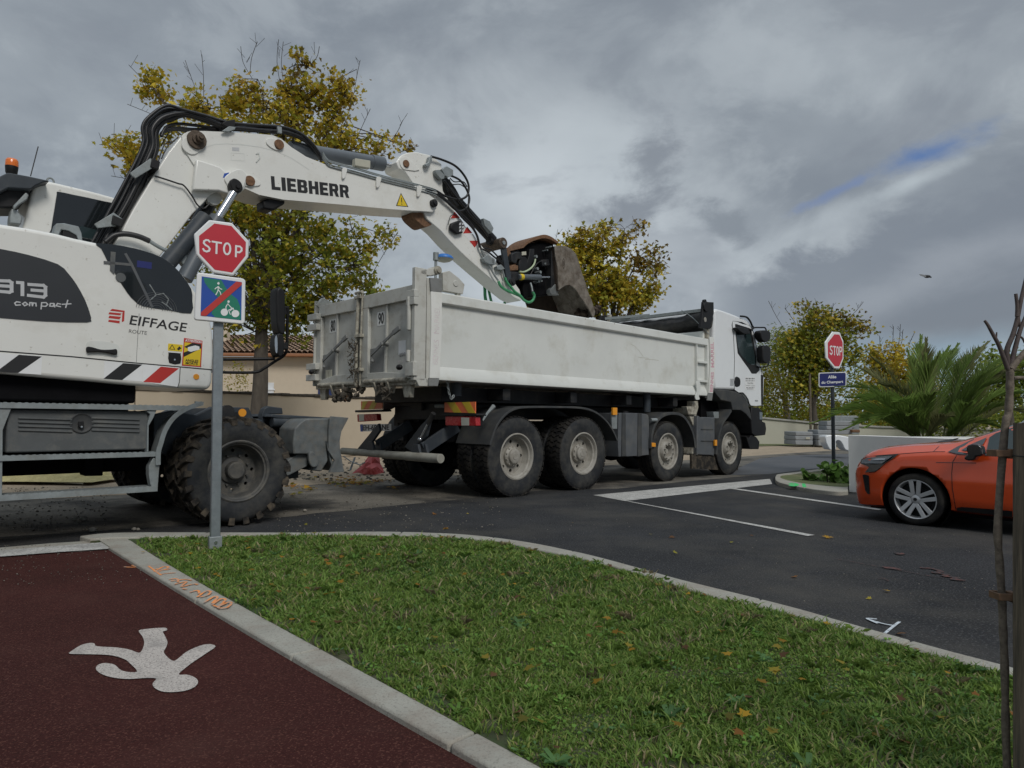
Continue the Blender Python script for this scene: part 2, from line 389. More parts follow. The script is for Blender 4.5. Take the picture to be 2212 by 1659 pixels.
mm('amber', (.75, .30, .02), .3, var=.05)
mm('beacon_orange', (.70, .16, .02), .22, var=.05, coat=.4)
mm('black_paint', (.014, .014, .015), .5, var=.1)
mm('grey_text', (.10, .10, .10), .6)
mm('dark_decal', (.022, .025, .03), .5, var=.06)
mm('silver_text', (.50, .51, .52), .4)
mm('red_paint', (.48, .035, .028), .42, var=.06, dirt=(.30, .05, .04), dt=(.55, .8), ds=7, damt=.4)
mm('faded_pink', (.62, .36, .42), .6)
mm('ghost_pink', (.66, .56, .58), .6, dirt=(.72, .72, .68), dt=(.42, .55), ds=30, damt=.9)
mm('sign_red', (.50, .018, .035), .38, var=.03)
mm('sign_white', (.76, .77, .77), .38, var=.03, dirt=(.50, .50, .46), dt=(.62, .85), ds=9, damt=.4)
mm('sign_blue', (.012, .07, .36), .4, var=.03)
mm('sign_green', (.01, .19, .12), .4, var=.03)
mm('navy', (.018, .025, .14), .4, var=.04)
mm('yellow_decal', (.72, .52, .02), .45, var=.04)
mm('orange_refl', (.80, .18, .06), .45, var=.08)
mm('yellow_refl', (.62, .45, .03), .45, var=.08)
mm('lamp_red', (.40, .02, .025), .25, var=.2, vs=14, dirt=(.22, .10, .08), dt=(.5, .75), ds=14, damt=.6)
mm('lamp_white', (.50, .50, .44), .3, var=.1)
mm('cyl_grey', (.10, .115, .13), .4, var=.08)
mm('bucket_steel', (.20, .175, .145), .65, metal=.15, var=.25, vs=9, dirt=(.075, .055, .038), dt=(.42, .66), ds=8, damt=.8, bump=.3, bs=60)
mm('bucket_inside', (.045, .03, .02), .9, var=.4, vs=9, bump=.5, bs=40)
mm('tarp', (.020, .020, .021), .55, var=.4, vs=5, dirt=(.10, .09, .075), dt=(.46, .75), ds=5, damt=.6, bump=.3, bs=14, dist=.03)
mm('car_orange', (.62, .068, .010), .26, metal=.15, var=.02, coat=.9, dirt=(.36, .08, .03), dt=(.66, .85), ds=60, damt=.3)
mm('car_black', (.010, .010, .011), .18, var=.05, coat=.5)
mm('car_lens', (.10, .12, .14), .1, var=.3, vs=30, spec=.8)
mm('blue_dome', (.03, .17, .52), .4, var=.05)
mm('cream_plastic', (.45, .44, .36), .5)
mm('stucco', (.50, .43, .33), .9, var=.06, vs=1.2, bump=.3, bs=160, dirt=(.30, .25, .19), dt=(.62, .80), ds=1.1, damt=.5)
mm('house_stucco', (.58, .50, .39), .9, var=.03, bump=.1, bs=80)
mm('wall_cap', (.06, .052, .042), .9, var=.5, vs=12, bump=.5, bs=30)
mm('white_wall', (.74, .74, .71), .85, var=.04, vs=2, bump=.2, bs=140, dirt=(.38, .37, .33), dt=(.58, .85), ds=1.5, damt=.4)
mm('cream_wall', (.47, .46, .38), .88, var=.05, vs=1, dirt=(.32, .31, .25), dt=(.5, .85), ds=1.0, damt=.5)
mm('roof_tile', (.36, .24, .16), .85, var=.35, vs=6, dirt=(.16, .11, .08), dt=(.45, .7), ds=4, damt=.6)
mm('gutter_brown', (.30, .13, .06), .5)
mm('shutter_white', (.70, .72, .74), .5)
mm('door_blue', (.015, .03, .12), .5)
mm('concrete', (.40, .395, .365), .88, var=.07, vs=4, bump=.35, bs=160, dirt=(.27, .26, .225), dt=(.46, .74), ds=5, damt=.6, speck=(.24, .23, .21), sps=110)
mm('kerb_concrete', (.33, .32, .275), .88, var=.10, vs=4, bump=.6, bs=120, dirt=(.21, .155, .12), dt=(.46, .72), ds=4.5, damt=.6, speck=(.22, .21, .19), sps=140, spt=(.56,.68), spamt=.5)
mm('block_concrete', (.25, .265, .275), .85, var=.12, vs=3)
mm('mark_white', (.50, .49, .46), .82, var=.06, dirt=(.17, .165, .155), dt=(.44, .74), ds=6, damt=.75, speck=(.12, .12, .115), sps=75, spt=(.54, .64))
mm('pict_white', (.47, .43, .39), .85, var=.06, dirt=(.22, .205, .19), dt=(.50, .72), ds=9, damt=.75, speck=(.14, .11, .105), sps=135, spt=(.55, .63), bump=.5, bs=150)
mm('spray_orange', (.78, .26, .06), .8, dirt=(.33, .30, .26), dt=(.46, .60), ds=32, damt=.9)
mm('spray_red', (.11, .042, .034), .85, dirt=(.03, .03, .032), dt=(.40, .54), ds=30, damt=.97)
mm('spray_white', (.55, .60, .64), .85, dirt=(.06, .06, .065), dt=(.52, .64), ds=60, damt=.9)
mm('spray_green', (.05, .50, .14), .8)
mm('asphalt_dark', (.027, .028, .030), .85, spec=.18, var=.3, vs=.9, bump=.8, bs=90, dirt=(.085, .080, .070), dt=(.46, .68), ds=.75, damt=.6, speck=(.12, .12, .12), sps=80, spt=(.56, .66), dist=.008, spamt=.65)
mm('asphalt_old', (.155, .142, .120), .9, spec=.15, var=.3, vs=.9, bump=.5, bs=50, dirt=(.050, .048, .046), dt=(.47, .60), ds=.8, damt=.9, speck=(.27, .25, .21), sps=48, spt=(.58, .68))
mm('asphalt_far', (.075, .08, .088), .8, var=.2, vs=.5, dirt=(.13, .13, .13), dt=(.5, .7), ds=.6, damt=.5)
mm('sand_ground', (.34, .27, .19), .95, var=.2, vs=1.5, bump=.6, bs=14, dirt=(.16, .125, .085), dt=(.5, .68), ds=2.5, damt=.7, dist=.03)
mm('red_path', (.046, .0135, .0115), .92, spec=.15, var=.22, vs=1.3, bump=1.0, bs=120, dirt=(.085, .040, .032), dt=(.50, .78), ds=1.7, damt=.45, speck=(.15, .065, .048), sps=125, spt=(.56, .66), dist=.007, spamt=.6)
mm('lawn_soil', (.055, .052, .026), .95, var=.4, vs=9, bump=.8, bs=60, dirt=(.03, .06, .014), dt=(.42, .6), ds=5, damt=.8)
mm('verge_green', (.10, .12, .045), .95, var=.3, vs=3, bump=.7, bs=12, dirt=(.28, .22, .14), dt=(.5, .7), ds=2, damt=.6, dist=.04)
mm('bark', (.085, .072, .058), .92, var=.35, vs=9, bump=.7, bs=35, dirt=(.17, .16, .13), dt=(.55, .75), ds=10, damt=.5, stretch=(1, 1, .35), dist=.02)
mm('twig', (.045, .035, .028), .9, var=.3)
mm('sapling_bark', (.16, .13, .10), .8, var=.3, vs=60, bump=.5, bs=200, dirt=(.07, .055, .045), dt=(.45, .65), ds=70, damt=.7, dist=.003)
mm('stub_bark', (.075, .055, .05), .7, var=.3, vs=60)
mm('stake_wood', (.17, .135, .095), .85, var=.35, vs=70, bump=.9, bs=110, dirt=(.07, .06, .047), dt=(.44, .60), ds=45, damt=.9, stretch=(1, 1, .07), dist=.006)
mm('strap_brown', (.14, .08, .045), .8, var=.3, vs=40)
mm('caked_mud', (.10, .085, .065), .9, var=.4, vs=30)
mm('bar_grey', (.30, .295, .255), .6, var=.12, vs=8, dirt=(.17, .155, .125), dt=(.45,.7), ds=7, damt=.6)
mm('stone', (.30, .28, .24), .9, var=.3, vs=20)
mm('sand_yellow', (.42, .37, .18), .95, var=.15, vs=10, bump=.8, bs=30, dist=.03)
mm('vest_red', (.46, .10, .10), .75, var=.2, dirt=(.36, .04, .035), dt=(.5, .6), ds=9)
mm('bird_dark', (.03, .033, .036), .7)
mm('bird_pale', (.20, .21, .22), .7)
MT['leaf'] = leafmat('leaf')
MT['grass'] = leafmat('grass')
random.seed(7); np.random.seed(7)
def ngon_mesh(name, V, Fidx, col, material, parent=None, smooth=False):
    """V (n,3) world, Fidx: list-like array (m,k), col per-vertex (n,3)"""
    me = bpy.data.meshes.new(name); V = np.asarray(V, dtype=np.float32); n = len(V); m, k = Fidx.shape
    if parent is not None:
        Mi = np.array(WM[parent].inverted()); V = (V @ Mi[:3, :3].T + Mi[:3, 3]).astype(np.float32)
    me.vertices.add(n); me.vertices.foreach_set('co', V.ravel())
    me.loops.add(m * k); me.loops.foreach_set('vertex_index', Fidx.astype(np.int32).ravel())
    me.polygons.add(m); me.polygons.foreach_set('loop_start', np.arange(0, m * k, k, dtype=np.int32)); me.polygons.foreach_set('loop_total', np.full(m, k, dtype=np.int32))
    me.update(); me.validate()
    a = me.color_attributes.new('Col', 'FLOAT_COLOR', 'POINT'); c4 = np.ones((n, 4), np.float32); c4[:, :3] = col; a.data.foreach_set('color', c4.ravel())
    me.materials.append(material)
    o = bpy.data.objects.new(name, me); scene.collection.objects.link(o)
    if parent is not None: o.parent = parent; WM[o] = WM[parent].copy()
    return o
# ================================================================ SETTING
def flat(name, pts, m, z=None, kind='structure', sub=None):
    mb = MB(); mb.sheet([(p[0], p[1], p[2] if z is None else z) for p in pts]); o = mb.build(name, MT[m], smooth=0); tag(o, kind=kind); return o
def slab(name, pts, m, z0, z1, bev=0.0):
    mb = MB(); mb.prism([(p[0], p[1], z0) for p in pts], (0, 0, z1 - z0)); return struct(name, mb, MT[m], bev=bev, smooth=30)
# terrain reaching the horizon
flat('ground', [(-900, -60, 0), (900, -60, 0), (900, 1800, 0), (-900, 1800, 0)], 'sand_ground', z=-.012)
# old dusty road under the truck and the excavator
flat('road', [tuple(ORG + AX * a + BX * b) for a, b in ((-30, -14), (18, -14), (60, -2), (60, 3.1), (12, 3.1), (-2, 3.25), (-6, 3.9), (-30, 4.2))], 'asphalt_old', z=-.006)
# fresh dark asphalt of the side street
da = GP('V', [(-700, 1195)]) + GP('N2', [(0, 1450), (1100, 1385), (2212, 1310)]) + GP('N3', [(0, 725), (330, 700), (520, 672), (760, 655), (1000, 628), (1300, 598), (1700, 562), (2100, 515)]) + \
     GP('V', [(1180, 1058), (1330, 1056), (1480, 1040), (1660, 1024), (1760, 1012)])
far = [Vector((14, 17, 0)), Vector((30, 12, 0)), Vector((30, -8, 0)), Vector((-14, -8, 0))]
flat('side_street', da + far, 'asphalt_dark', z=0.0)
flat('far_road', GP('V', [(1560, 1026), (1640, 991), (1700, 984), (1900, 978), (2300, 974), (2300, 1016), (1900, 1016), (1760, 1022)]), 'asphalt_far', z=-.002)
flat('grass_verge', GP('V', [(1500, 966), (1650, 963.5), (1720, 962), (1800, 965), (1900, 965), (2400, 966), (2400, 955), (1900, 950), (1500, 950)]), 'verge_green', z=.01)
flat('bare_verge', [tuple(ORG + AX * a + BX * b) for a, b in ((-30, 4.2), (-6, 3.9), (-2, 3.25), (12, 3.1), (14, 9), (-2, 8), (-30, 7))], 'sand_ground', z=-.002)

# kerbs of the grass island
K_out = [G('N2', 1100, 1440, .06), G('N2', 1750, 1390, .06)] + GP('N3', [(0, 862), (250, 853), (500, 850), (850, 845), (1250, 846), (1600, 856), (1900, 872), (2212, 905)], .06)[1:] + \
        GP('Y7', [(900, 156), (1100, 196), (1300, 240), (1600, 320), (1870, 395), (2141, 462)], .06) + \
        GP('Y6', [(280, 530), (560, 602), (830, 680), (1100, 755), (1500, 866), (1900, 970), (2300, 1080)], .06)
K_in = GP('N2', [(1250, 1480), (1780, 1455)], .06) + GP('N3', [(0, 880), (250, 873), (500, 874), (850, 872), (1250, 876), (1600, 886), (1900, 905), (2212, 935)], .06)[1:] + \
       GP('Y7', [(900, 193), (1100, 232), (1290, 275), (1580, 350), (1850, 440), (2120, 515)], .06) + \
       GP('Y6', [(270, 580), (550, 650), (820, 727), (1085, 800), (1480, 912), (1880, 1018), (2270, 1130)], .06)
K2_path = GP('Y5', [(60, 285), (180, 385), (400, 492), (560, 588), (730, 690), (1000, 850), (1250, 995), (1500, 1140), (1900, 1385), (2150, 1508)], .05) + GP('Y7', [(480, 1570), (640, 1659), (900, 1800)], .05)
K2_gr = GP('Y5', [(185, 245), (300, 325), (430, 385), (560, 478), (720, 572), (950, 690), (1150, 805), (1420, 955), (1700, 1085), (1990, 1255)], .05) + GP('Y7', [(400, 1350), (640, 1495), (1080, 1730)], .05)
def smooth_line(P, deg=3, n=14):
    t = np.array([0.0] + [(P[i + 1] - P[i]).length for i in range(len(P) - 1)]).cumsum(); t /= t[-1]; fx = np.polyfit(t, [p.x for p in P], deg); fy = np.polyfit(t, [p.y for p in P], deg)
    return [Vector((float(np.polyval(fx, u)), float(np.polyval(fy, u)), P[0].z)) for u in np.linspace(0, 1, n)]
K2_path = smooth_line(K2_path); K2_gr = smooth_line(K2_gr)
def strip(name, A, B, z0, z1, m, gap=.007, every=.8, bev=.010, joints=None):
    """kerb stones as one long kerb with joints cut between the stones"""
    mb = MB(); A = spline(A, 6); Bs = spline(B, 12); n = len(A); run = 0; i0 = 0; B = [min(Bs, key=lambda q: (q - a).length) for a in A]; B[0] = Bs[0]; B[-1] = Bs[-1]; cut = set()
    if joints: cut = {min(range(n), key=lambda i: (A[i] - j).length) for j in joints}
    def seg(i, j):
        pa, pb = A[i:j + 1], B[i:j + 1]
        if len(pa) < 2: return
        da = (pa[-1] - pa[-2]).normalized() * gap; db = (pb[-1] - pb[-2]).normalized() * gap
        pa = pa[:-1] + [pa[-1] - da]; pb = pb[:-1] + [pb[-1] - db]
        mb.prism([(p.x, p.y, z0) for p in pa + pb[::-1]], (0, 0, z1 - z0))
    for i in range(1, n):
        run += (A[i] - A[i - 1]).length
        if (run >= every and not joints) or i in cut or i == n - 1: seg(i0, i); i0 = i; run = 0
    o = struct(name, mb, MT[m], bev=bev, smooth=30); return o
strip('kerb', K_out, K_in, -.05, .062, 'kerb_concrete')
strip('kerb', K2_path, K2_gr, -.05, .052, 'kerb_concrete', joints=[G('Y7', 345, 1500, .05), G('Y5', 1180, 950, .05), G('Y5', 590, 610, .05)])
# flush concrete band and white bar across the mouth of the path
slab('kerb', GP('N2', [(-1500, 1665), (0, 1590), (700, 1530), (1360, 1490), (1560, 1600), (1100, 1640), (0, 1640), (-1500, 1700)], .034), 'kerb_concrete', -.05, .030)
slab('kerb', GP('N2', [(1372, 1485), (1760, 1452), (1830, 1580), (1700, 1640), (1560, 1600)], .05), 'kerb_concrete', -.05, .046)
slab('cycle_path', [*K2_path[::-1], *GP('N2', [(1500, 1575), (0, 1610), (-1500, 1690)], .03), Vector((-9, 3.2, 0)), Vector((-9, -3, 0)), Vector((0.6, -3, 0))], 'red_path', -.06, .026)
flat('road_marking', GP('Y4', [(-700, 262), (0, 205), (690, 150), (782, 190), (400, 215), (0, 246), (-700, 300)], .034), 'mark_white', z=.036)
PIC = [(928, 740), (990, 728), (1060, 722), (1110, 722), (1117, 738), (1090, 747), (1103, 775), (1120, 815), (1112, 850), (1095, 882), (1118, 915), (1155, 942), (1185, 932), (1250, 880), (1335, 842), (1400, 830),
       (1442, 846), (1390, 885), (1300, 945), (1240, 990), (1195, 1033), (1250, 1035), (1300, 1052), (1325, 1080), (1305, 1115), (1240, 1142), (1150, 1152), (1080, 1146), (1030, 1120), (1022, 1092), (1043, 1060),
       (960, 1058), (860, 1064), (760, 1055), (690, 1035), (650, 1010), (642, 985), (665, 965), (710, 957), (765, 968), (800, 998), (840, 1014), (918, 1015), (870, 960), (830, 930), (740, 905), (600, 898), (466, 895),
       (480, 876), (540, 838), (600, 823), (632, 827), (650, 845), (780, 853), (870, 868), (930, 889), (955, 860), (965, 815), (950, 775)]
pl = spline(GP('Y4', PIC, .03), 3, closed=True)
flat('road_marking', pl, 'pict_white', z=.0305)
# white give-way bar and parking lines on the side street
flat('road_marking', GP('V', [(1281, 1070), (1663, 1035), (1668, 1046), (1350, 1083)]), 'mark_white', z=.005)
flat('road_marking', GP('V', [(1350, 1083), (1362, 1084), (1760, 1157), (1745, 1159)]), 'mark_white', z=.006)
flat('road_marking', GP('V', [(1560, 1054), (1572, 1053), (1905, 1101), (1898, 1103)]), 'mark_white', z=.006)
def spray(k, lines, w, m, z, name='spray_marking'):
    mb = MB()
    for j, ln in enumerate(lines):
        P = spline(GP(k, ln, z), 5); zz = z + .0006 * j
        for i in range(len(P) - 1):
            d = (P[i + 1] - P[i]); d.z = 0
            if d.length < 1e-5: continue
            n = Vector((-d.y, d.x, 0)).normalized() * w / 2; e = d.normalized() * w * .3
            q = [P[i] - n - e, P[i + 1] - n + e, P[i + 1] + n + e, P[i] + n - e]; z2 = zz + .00001 * i
            mb.sheet([(p.x, p.y, z2) for p in q])
    return struct(name, mb, MT[m], smooth=0)
spray('Y6', [[(1200, 680), (1160, 710), (1105, 755)], [(1165, 707), (1080, 690), (988, 662)], [(1045, 663), (985, 660), (1050, 690)]], .015, 'spray_white', .006)
spray('Y6', [[(1095, 312), (1150, 318), (1205, 330)], [(1110, 320), (1170, 328)], [(1350, 320), (1420, 325), (1480, 345), (1430, 352), (1520, 362), (1500, 375), (1580, 385), (1560, 398), (1625, 402)], [(1180, 220), (1200, 230), (1225, 224)]], .035, 'spray_red', .006)
spray('Y6', [[(770, 258), (950, 290), (1200, 335), (1400, 372), (1500, 385)], [(1060, 390), (1095, 390), (1125, 405)]], .008, 'spray_red', .007)
spray('Y5', [[(150, 410), (215, 412), (290, 400), (250, 392), (200, 400), (240, 412)], [(230, 388), (335, 382)]], .016, 'spray_orange', .0285)
spray('Y5', [[(300, 405), (345, 440), (375, 460)], [(335, 440), (390, 410), (420, 415), (360, 440)], [(380, 455), (430, 450), (460, 448)], [(345, 425), (400, 430), (430, 425)],
             [(425, 490), (470, 485), (480, 505)], [(440, 500), (520, 490), (560, 495)], [(460, 520), (530, 505), (500, 535), (570, 520), (600, 522)], [(510, 548), (530, 552)],
             [(555, 570), (600, 560), (610, 580)], [(600, 600), (650, 565), (680, 570), (660, 590), (620, 600)], [(640, 635), (700, 600), (720, 605), (690, 640)], [(690, 650), (740, 615), (770, 620), (730, 660), (700, 655)],
             [(725, 665), (790, 635), (805, 645), (780, 668), (735, 672), (725, 665)]], .014, 'spray_orange', .0535)
# small planted bed with its own kerb, beside the far stop sign
bed_o = GP('N6', [(1660, 1560), (1440, 1570), (1000, 1525), (700, 1475), (480, 1430), (330, 1385), (285, 1330), (300, 1270), (350, 1245), (600, 1215), (1100, 1150), (1650, 1080)], .06)
bed_i = GP('N6', [(1660, 1490), (1420, 1480), (1000, 1440), (760, 1410), (560, 1370), (430, 1330), (375, 1295), (400, 1265), (450, 1255), (650, 1235), (1100, 1180), (1650, 1110)], .06)
strip('kerb', bed_o, bed_i, -.05, .06, 'kerb_concrete', every=.8)
spray('N6', [[(565, 1430), (620, 1415), (680, 1430), (690, 1455), (620, 1470), (580, 1455), (640, 1440)]], .06, 'spray_green', .0615)
spray('N6', [[(820, 1425), (840, 1490)]], .05, 'spray_green', .0615)
slab('planting_bed', bed_i, 'verge_green', -.02, .045)
# grass island
IS = [(v.x, v.y) for v in spline(K_in, 4)] + [(6.5, 1.6), (6.5, -2.2), (1.2, -2.2)] + [(v.x, v.y) for v in spline(K2_gr, 4)][::-1]
slab('lawn', [Vector((x, y, 0)) for x, y in IS], 'lawn_soil', -.06, .045)
def inpoly(px, py, poly):
    c = np.zeros(len(px), bool); n = len(poly); j = n - 1
    for i in range(n):
        xi, yi = poly[i]; xj, yj = poly[j]
        if yi != yj: c ^= ((yi > py) != (yj > py)) & (px < (xj - xi) * (py - yi) / (yj - yi) + xi)
        j = i
    return c
rs = np.random.RandomState(5)
_cx = sum(p[0] for p in IS) / len(IS); _cy = sum(p[1] for p in IS) / len(IS)
IS2 = [(v.x + .10, v.y - .03) for v in spline(K_in, 4)] + [(6.5, 1.6), (6.5, -2.2), (1.35, -2.2)] + [(v.x + .11, v.y + .03) for v in spline(K2_gr, 4)][::-1]
_ph = rs.rand(12, 4)
def patch(x, y, sc, k=0):
    s = 0
    for i in range(6):
        a = _ph[i + (k % 2) * 6]; f = sc * (.6 + i * .45); s = s + np.sin(x * f * math.cos(a[0] * 6.3 + k) + y * f * math.sin(a[0] * 6.3 + k) + a[1] * 6.3) * np.cos(y * f * .8 * (a[2] + .3) - x * f * .5 + a[3] * 6.3)
    return s / 2.2
def make_grass():
    N = 900000
    x = rs.uniform(-3, 4.0, N); y = rs.uniform(1.4, 6.3, N)
    keep = (rs.rand(N) < np.clip((2.6 / np.maximum(y, 1.9)) ** 1.5, 0, 1) * .95) & (np.abs(x) < y * .80 + .25)
    x, y = x[keep], y[keep]; k = inpoly(x, y, IS); x, y = x[k], y[k]
    p1 = patch(x, y, 3.1); p2 = patch(x, y, 9.0, 1); p3 = patch(x, y, 1.6, 3)
    dk = inpoly(x, y, IS2); bare = ((p2 + p1 * .6 > .72) & (rs.rand(len(x)) < .80)) | (~dk & (p2 > -.1) & (rs.rand(len(x)) < .75))
    x, y, p1, p2, p3 = [q[~bare] for q in (x, y, p1, p2, p3)]; n = len(x)
    dist = np.sqrt(x * x + y * y)
    h = (.014 + .030 * rs.rand(n) ** 1.8) * (1 + .45 * p1 + .40 * p2 + .2 * p3); h = np.clip(h, .007, .075); tall = rs.rand(n) < .02; h[tall] *= 1.5
    w = (.0022 + .0022 * rs.rand(n)) * (1 + .16 * (dist - 2.2)); an = rs.rand(n) * 6.283; lean = h * (.35 + 1.1 * rs.rand(n)); la = rs.rand(n) * 6.283 + p1
    z0 = np.full(n, .044); dx, dy = np.cos(an) * w, np.sin(an) * w; lx, ly = np.cos(la) * lean, np.sin(la) * lean
    V = np.empty((n, 5, 3), np.float32)
    V[:, 0] = np.stack([x - dx, y - dy, z0], 1); V[:, 1] = np.stack([x + dx, y + dy, z0], 1)
    V[:, 2] = np.stack([x + dx * .8 + lx * .4, y + dy * .8 + ly * .4, z0 + h * .6], 1); V[:, 3] = np.stack([x - dx * .8 + lx * .4, y - dy * .8 + ly * .4, z0 + h * .6], 1)
    V[:, 4] = np.stack([x + lx, y + ly, z0 + h * (1 - .25 * rs.rand(n))], 1)
    base = np.arange(n)[:, None] * 5
    tri = np.concatenate([base + np.array([[0, 1, 2]]), base + np.array([[0, 2, 3]]), base + np.array([[3, 2, 4]])])
    g1 = np.array([.105, .185, .034]); g2 = np.array([.195, .295, .062]); g3 = np.array([.060, .125, .032]); dry = np.array([.36, .30, .175]); yg = np.array([.30, .34, .10])
    t = rs.rand(n)[:, None]; col = g1 * (1 - t) + g2 * t
    m = (p3 + rs.randn(n) * .5 > .6)[:, None]; col = np.where(m, g3 * (1 - t) + g1 * t, col)
    m = (rs.rand(n) < np.clip(.10 + .26 * (p2 * .7 + p1 * .5 - .25), .05, .8))[:, None]; col = np.where(m, dry * (.55 + .7 * rs.rand(n))[:, None], col)
    m = (rs.rand(n) < .10)[:, None]; col = np.where(m, yg, col)
    o = ngon_mesh('grass', V.reshape(-1, 3), tri, np.repeat(col, 5, 0), MT['grass']); tag(o, 'short uneven autumn grass covering the kerbed island', 'grass', kind='stuff')
    # coarse tufts standing out of the turf
    Vt, Ft, Ct = [], [], []; c = 0
    for _ in range(650):
        x = rs.uniform(-3, 4.2); y = 1.5 + 4.4 * rs.rand() ** 1.2
        if abs(x) > y * .8 + .2 or not inpoly(np.array([x]), np.array([y]), IS2)[0]: continue
        k = rs.randint(14, 34); R0 = rs.uniform(.01, .045); tone = rs.rand(); cc = g2 * rs.uniform(.9, 1.3) if tone < .6 else (g1 * rs.uniform(1, 1.3) if tone < .8 else dry * rs.uniform(.7, 1.1))
        a0 = rs.rand() * 6.28
        for j in range(k):
            a = a0 + rs.randn() * 1.1 if tone > .3 else rs.rand() * 6.28; rr_ = R0 * rs.rand(); h_ = rs.uniform(.022, .048); l_ = h_ * rs.uniform(.4, 1.2); w_ = .0014 + .0004 * y; u = np.array([math.cos(a), math.sin(a), 0]); q = np.array([-u[1], u[0], 0]) * w_; o0 = np.array([x, y, .044]) + u * rr_
            Vt += [o0 - q, o0 + q, o0 + q * .8 + u * l_ * .45 + [0, 0, h_ * .7], o0 + u * l_ + [0, 0, h_ * (.95 - .5 * rs.rand())], o0 - q * .8 + u * l_ * .45 + [0, 0, h_ * .7]]; Ft.append([c, c + 1, c + 2, c + 3, c + 4]); c += 5; Ct += [cc * rs.uniform(.85, 1.15)] * 5
    o = ngon_mesh('grass', np.array(Vt), np.array(Ft), np.array(Ct), MT['grass']); tag(o, 'coarse longer grass tufts scattered over the island', 'grass', kind='stuff')
    # broad-leaved weeds: rosettes and clover patches
    Vs, Fs, Cs = [], [], []; cnt = 0
    for _ in range(3400):
        x = rs.uniform(-3, 4.2); y = 1.5 + 4.6 * rs.rand() ** 1.3
        if abs(x) > y * .8 + .2: continue
        if not inpoly(np.array([x]), np.array([y]), IS)[0]: continue
        small = rs.rand() < .95; k = rs.randint(3, 6) if small else rs.randint(6, 13)
        L = rs.uniform(.009, .019) if small else rs.uniform(.025, .060); W = L * (rs.uniform(.4, .5) if small else rs.uniform(.13, .2)); c = np.array([.13, .25, .045]) * rs.uniform(.8, 1.4) if rs.rand() < .7 else np.array([.10, .20, .07]) * rs.uniform(.8, 1.3)
        for j in range(k):
            a = j * 6.283 / k + rs.rand() * .7; u = np.array([math.cos(a), math.sin(a), 0]); s = np.array([-u[1], u[0], 0]); r = rs.uniform(.15, .75); o0 = np.array([x, y, .044 + (.022 * rs.rand() if small else 0)])
            if small: o0 = o0 + u * L * .6
            zz = L * r
            P = [o0, o0 + u * L * .35 + s * W + [0, 0, zz * .6], o0 + u * L * .75 + s * W * .9 + [0, 0, zz], o0 + u * L + [0, 0, zz * .85], o0 + u * L * .75 - s * W * .9 + [0, 0, zz], o0 + u * L * .35 - s * W + [0, 0, zz * .6]]
            Vs += P; Fs.append([cnt + i for i in range(6)]); cnt += 6; Cs += [c * rs.uniform(.85, 1.15)] * 6
    o = ngon_mesh('weeds', np.array(Vs), np.array(Fs), np.array(Cs), MT['grass']); tag(o, 'broad-leaved weeds and clover scattered through the island grass', 'weeds', kind='stuff')
make_grass()
# leaf shape used for maple leaves: five lobes
LOBE = [(0, 0), (.16, .06), (.50, .02), (.34, .26), (.56, .48), (.24, .52), (.0, 1.0), (-.24, .52), (-.56, .48), (-.34, .26), (-.50, .02), (-.16, .06)]
AUT = [(.42, .25, .02), (.36, .20, .02), (.30, .13, .03), (.22, .20, .03), (.16, .08, .035), (.38, .30, .04)]
def leaf_cloud(name, P, size, cols, parent=None, flatz=False, seedv=3, shape=None, mt='leaf', droop=.4):
    r = np.random.RandomState(seedv); n = len(P); sh = np.array(LOBE if shape is None else shape); k = len(sh)
    P = np.asarray(P); sz = size * r.uniform(.6, 1.25, n)
    an = r.rand(n) * 6.283
    if flatz: nz = np.stack([r.randn(n) * .22, r.randn(n) * .22, np.ones(n)], 1)
    else: nz = r.randn(n, 3); nz[:, 2] = np.abs(nz[:, 2]) * .8 + droop
    nz /= np.linalg.norm(nz, axis=1)[:, None]
    u = np.stack([np.cos(an), np.sin(an), np.zeros(n)], 1)
    if not flatz: u[:, 2] -= droop
    u -= nz * (u * nz).sum(1)[:, None]; u /= np.linalg.norm(u, axis=1)[:, None]; v = np.cross(nz, u)
    curl = (sh[:, 0] ** 2) * .35
    V = P[:, None, :] + sz[:, None, None] * (v[:, None, :] * sh[None, :, 0:1] + u[:, None, :] * sh[None, :, 1:2] + nz[:, None, :] * (curl[None, :, None] * r.uniform(-1, 1, n)[:, None, None]))
    Fi = np.arange(n * k).reshape(n, k)
    return ngon_mesh(name, V.reshape(-1, 3), Fi, np.repeat(cols, k, 0), MT[mt], parent)
# fallen leaves in the grass: too many to count
pts = []
while len(pts) < 210:
    x = rs.uniform(-2.6, 3.8); y = 1.6 + 4.3 * rs.rand()
    if abs(x) < y * .8 and inpoly(np.array([x]), np.array([y]), IS)[0]: pts.append((x, y, .07 + .015 * rs.rand()))
o = leaf_cloud('fallen_leaves', pts, .040, np.array([AUT[i] for i in rs.randint(0, 6, len(pts))]) * rs.uniform(.5, 1.1, (len(pts), 1)), flatz=True, seedv=8)
tag(o, 'fallen yellow and brown leaves strewn through the grass', 'fallen leaves', kind='stuff')
# drift of leaves between excavator and truck
pts = []; 
for cx, cy, n, sx in ((700, 400, 26, 60), (930, 400, 60, 60), (450, 460, 18, 60), (820, 370, 22, 90), (280, 420, 14, 30), (1080, 385, 14, 60), (1240, 455, 6, 30), (600, 370, 12, 80), (840, 430, 16, 80), (340, 505, 4, 30)):
    for _ in range(n):
        q = G('N3', cx + rs.randn() * sx, cy + rs.randn() * 10, 0); pts.append((q.x, q.y, .015 + .02 * rs.rand()))
o = leaf_cloud('leaf_drift', pts, .075, np.array([AUT[i] for i in rs.randint(0, 4, len(pts))]), flatz=True, seedv=9)
tag(o, 'drift of yellow leaves on the road behind the truck', 'fallen leaves', kind='stuff')
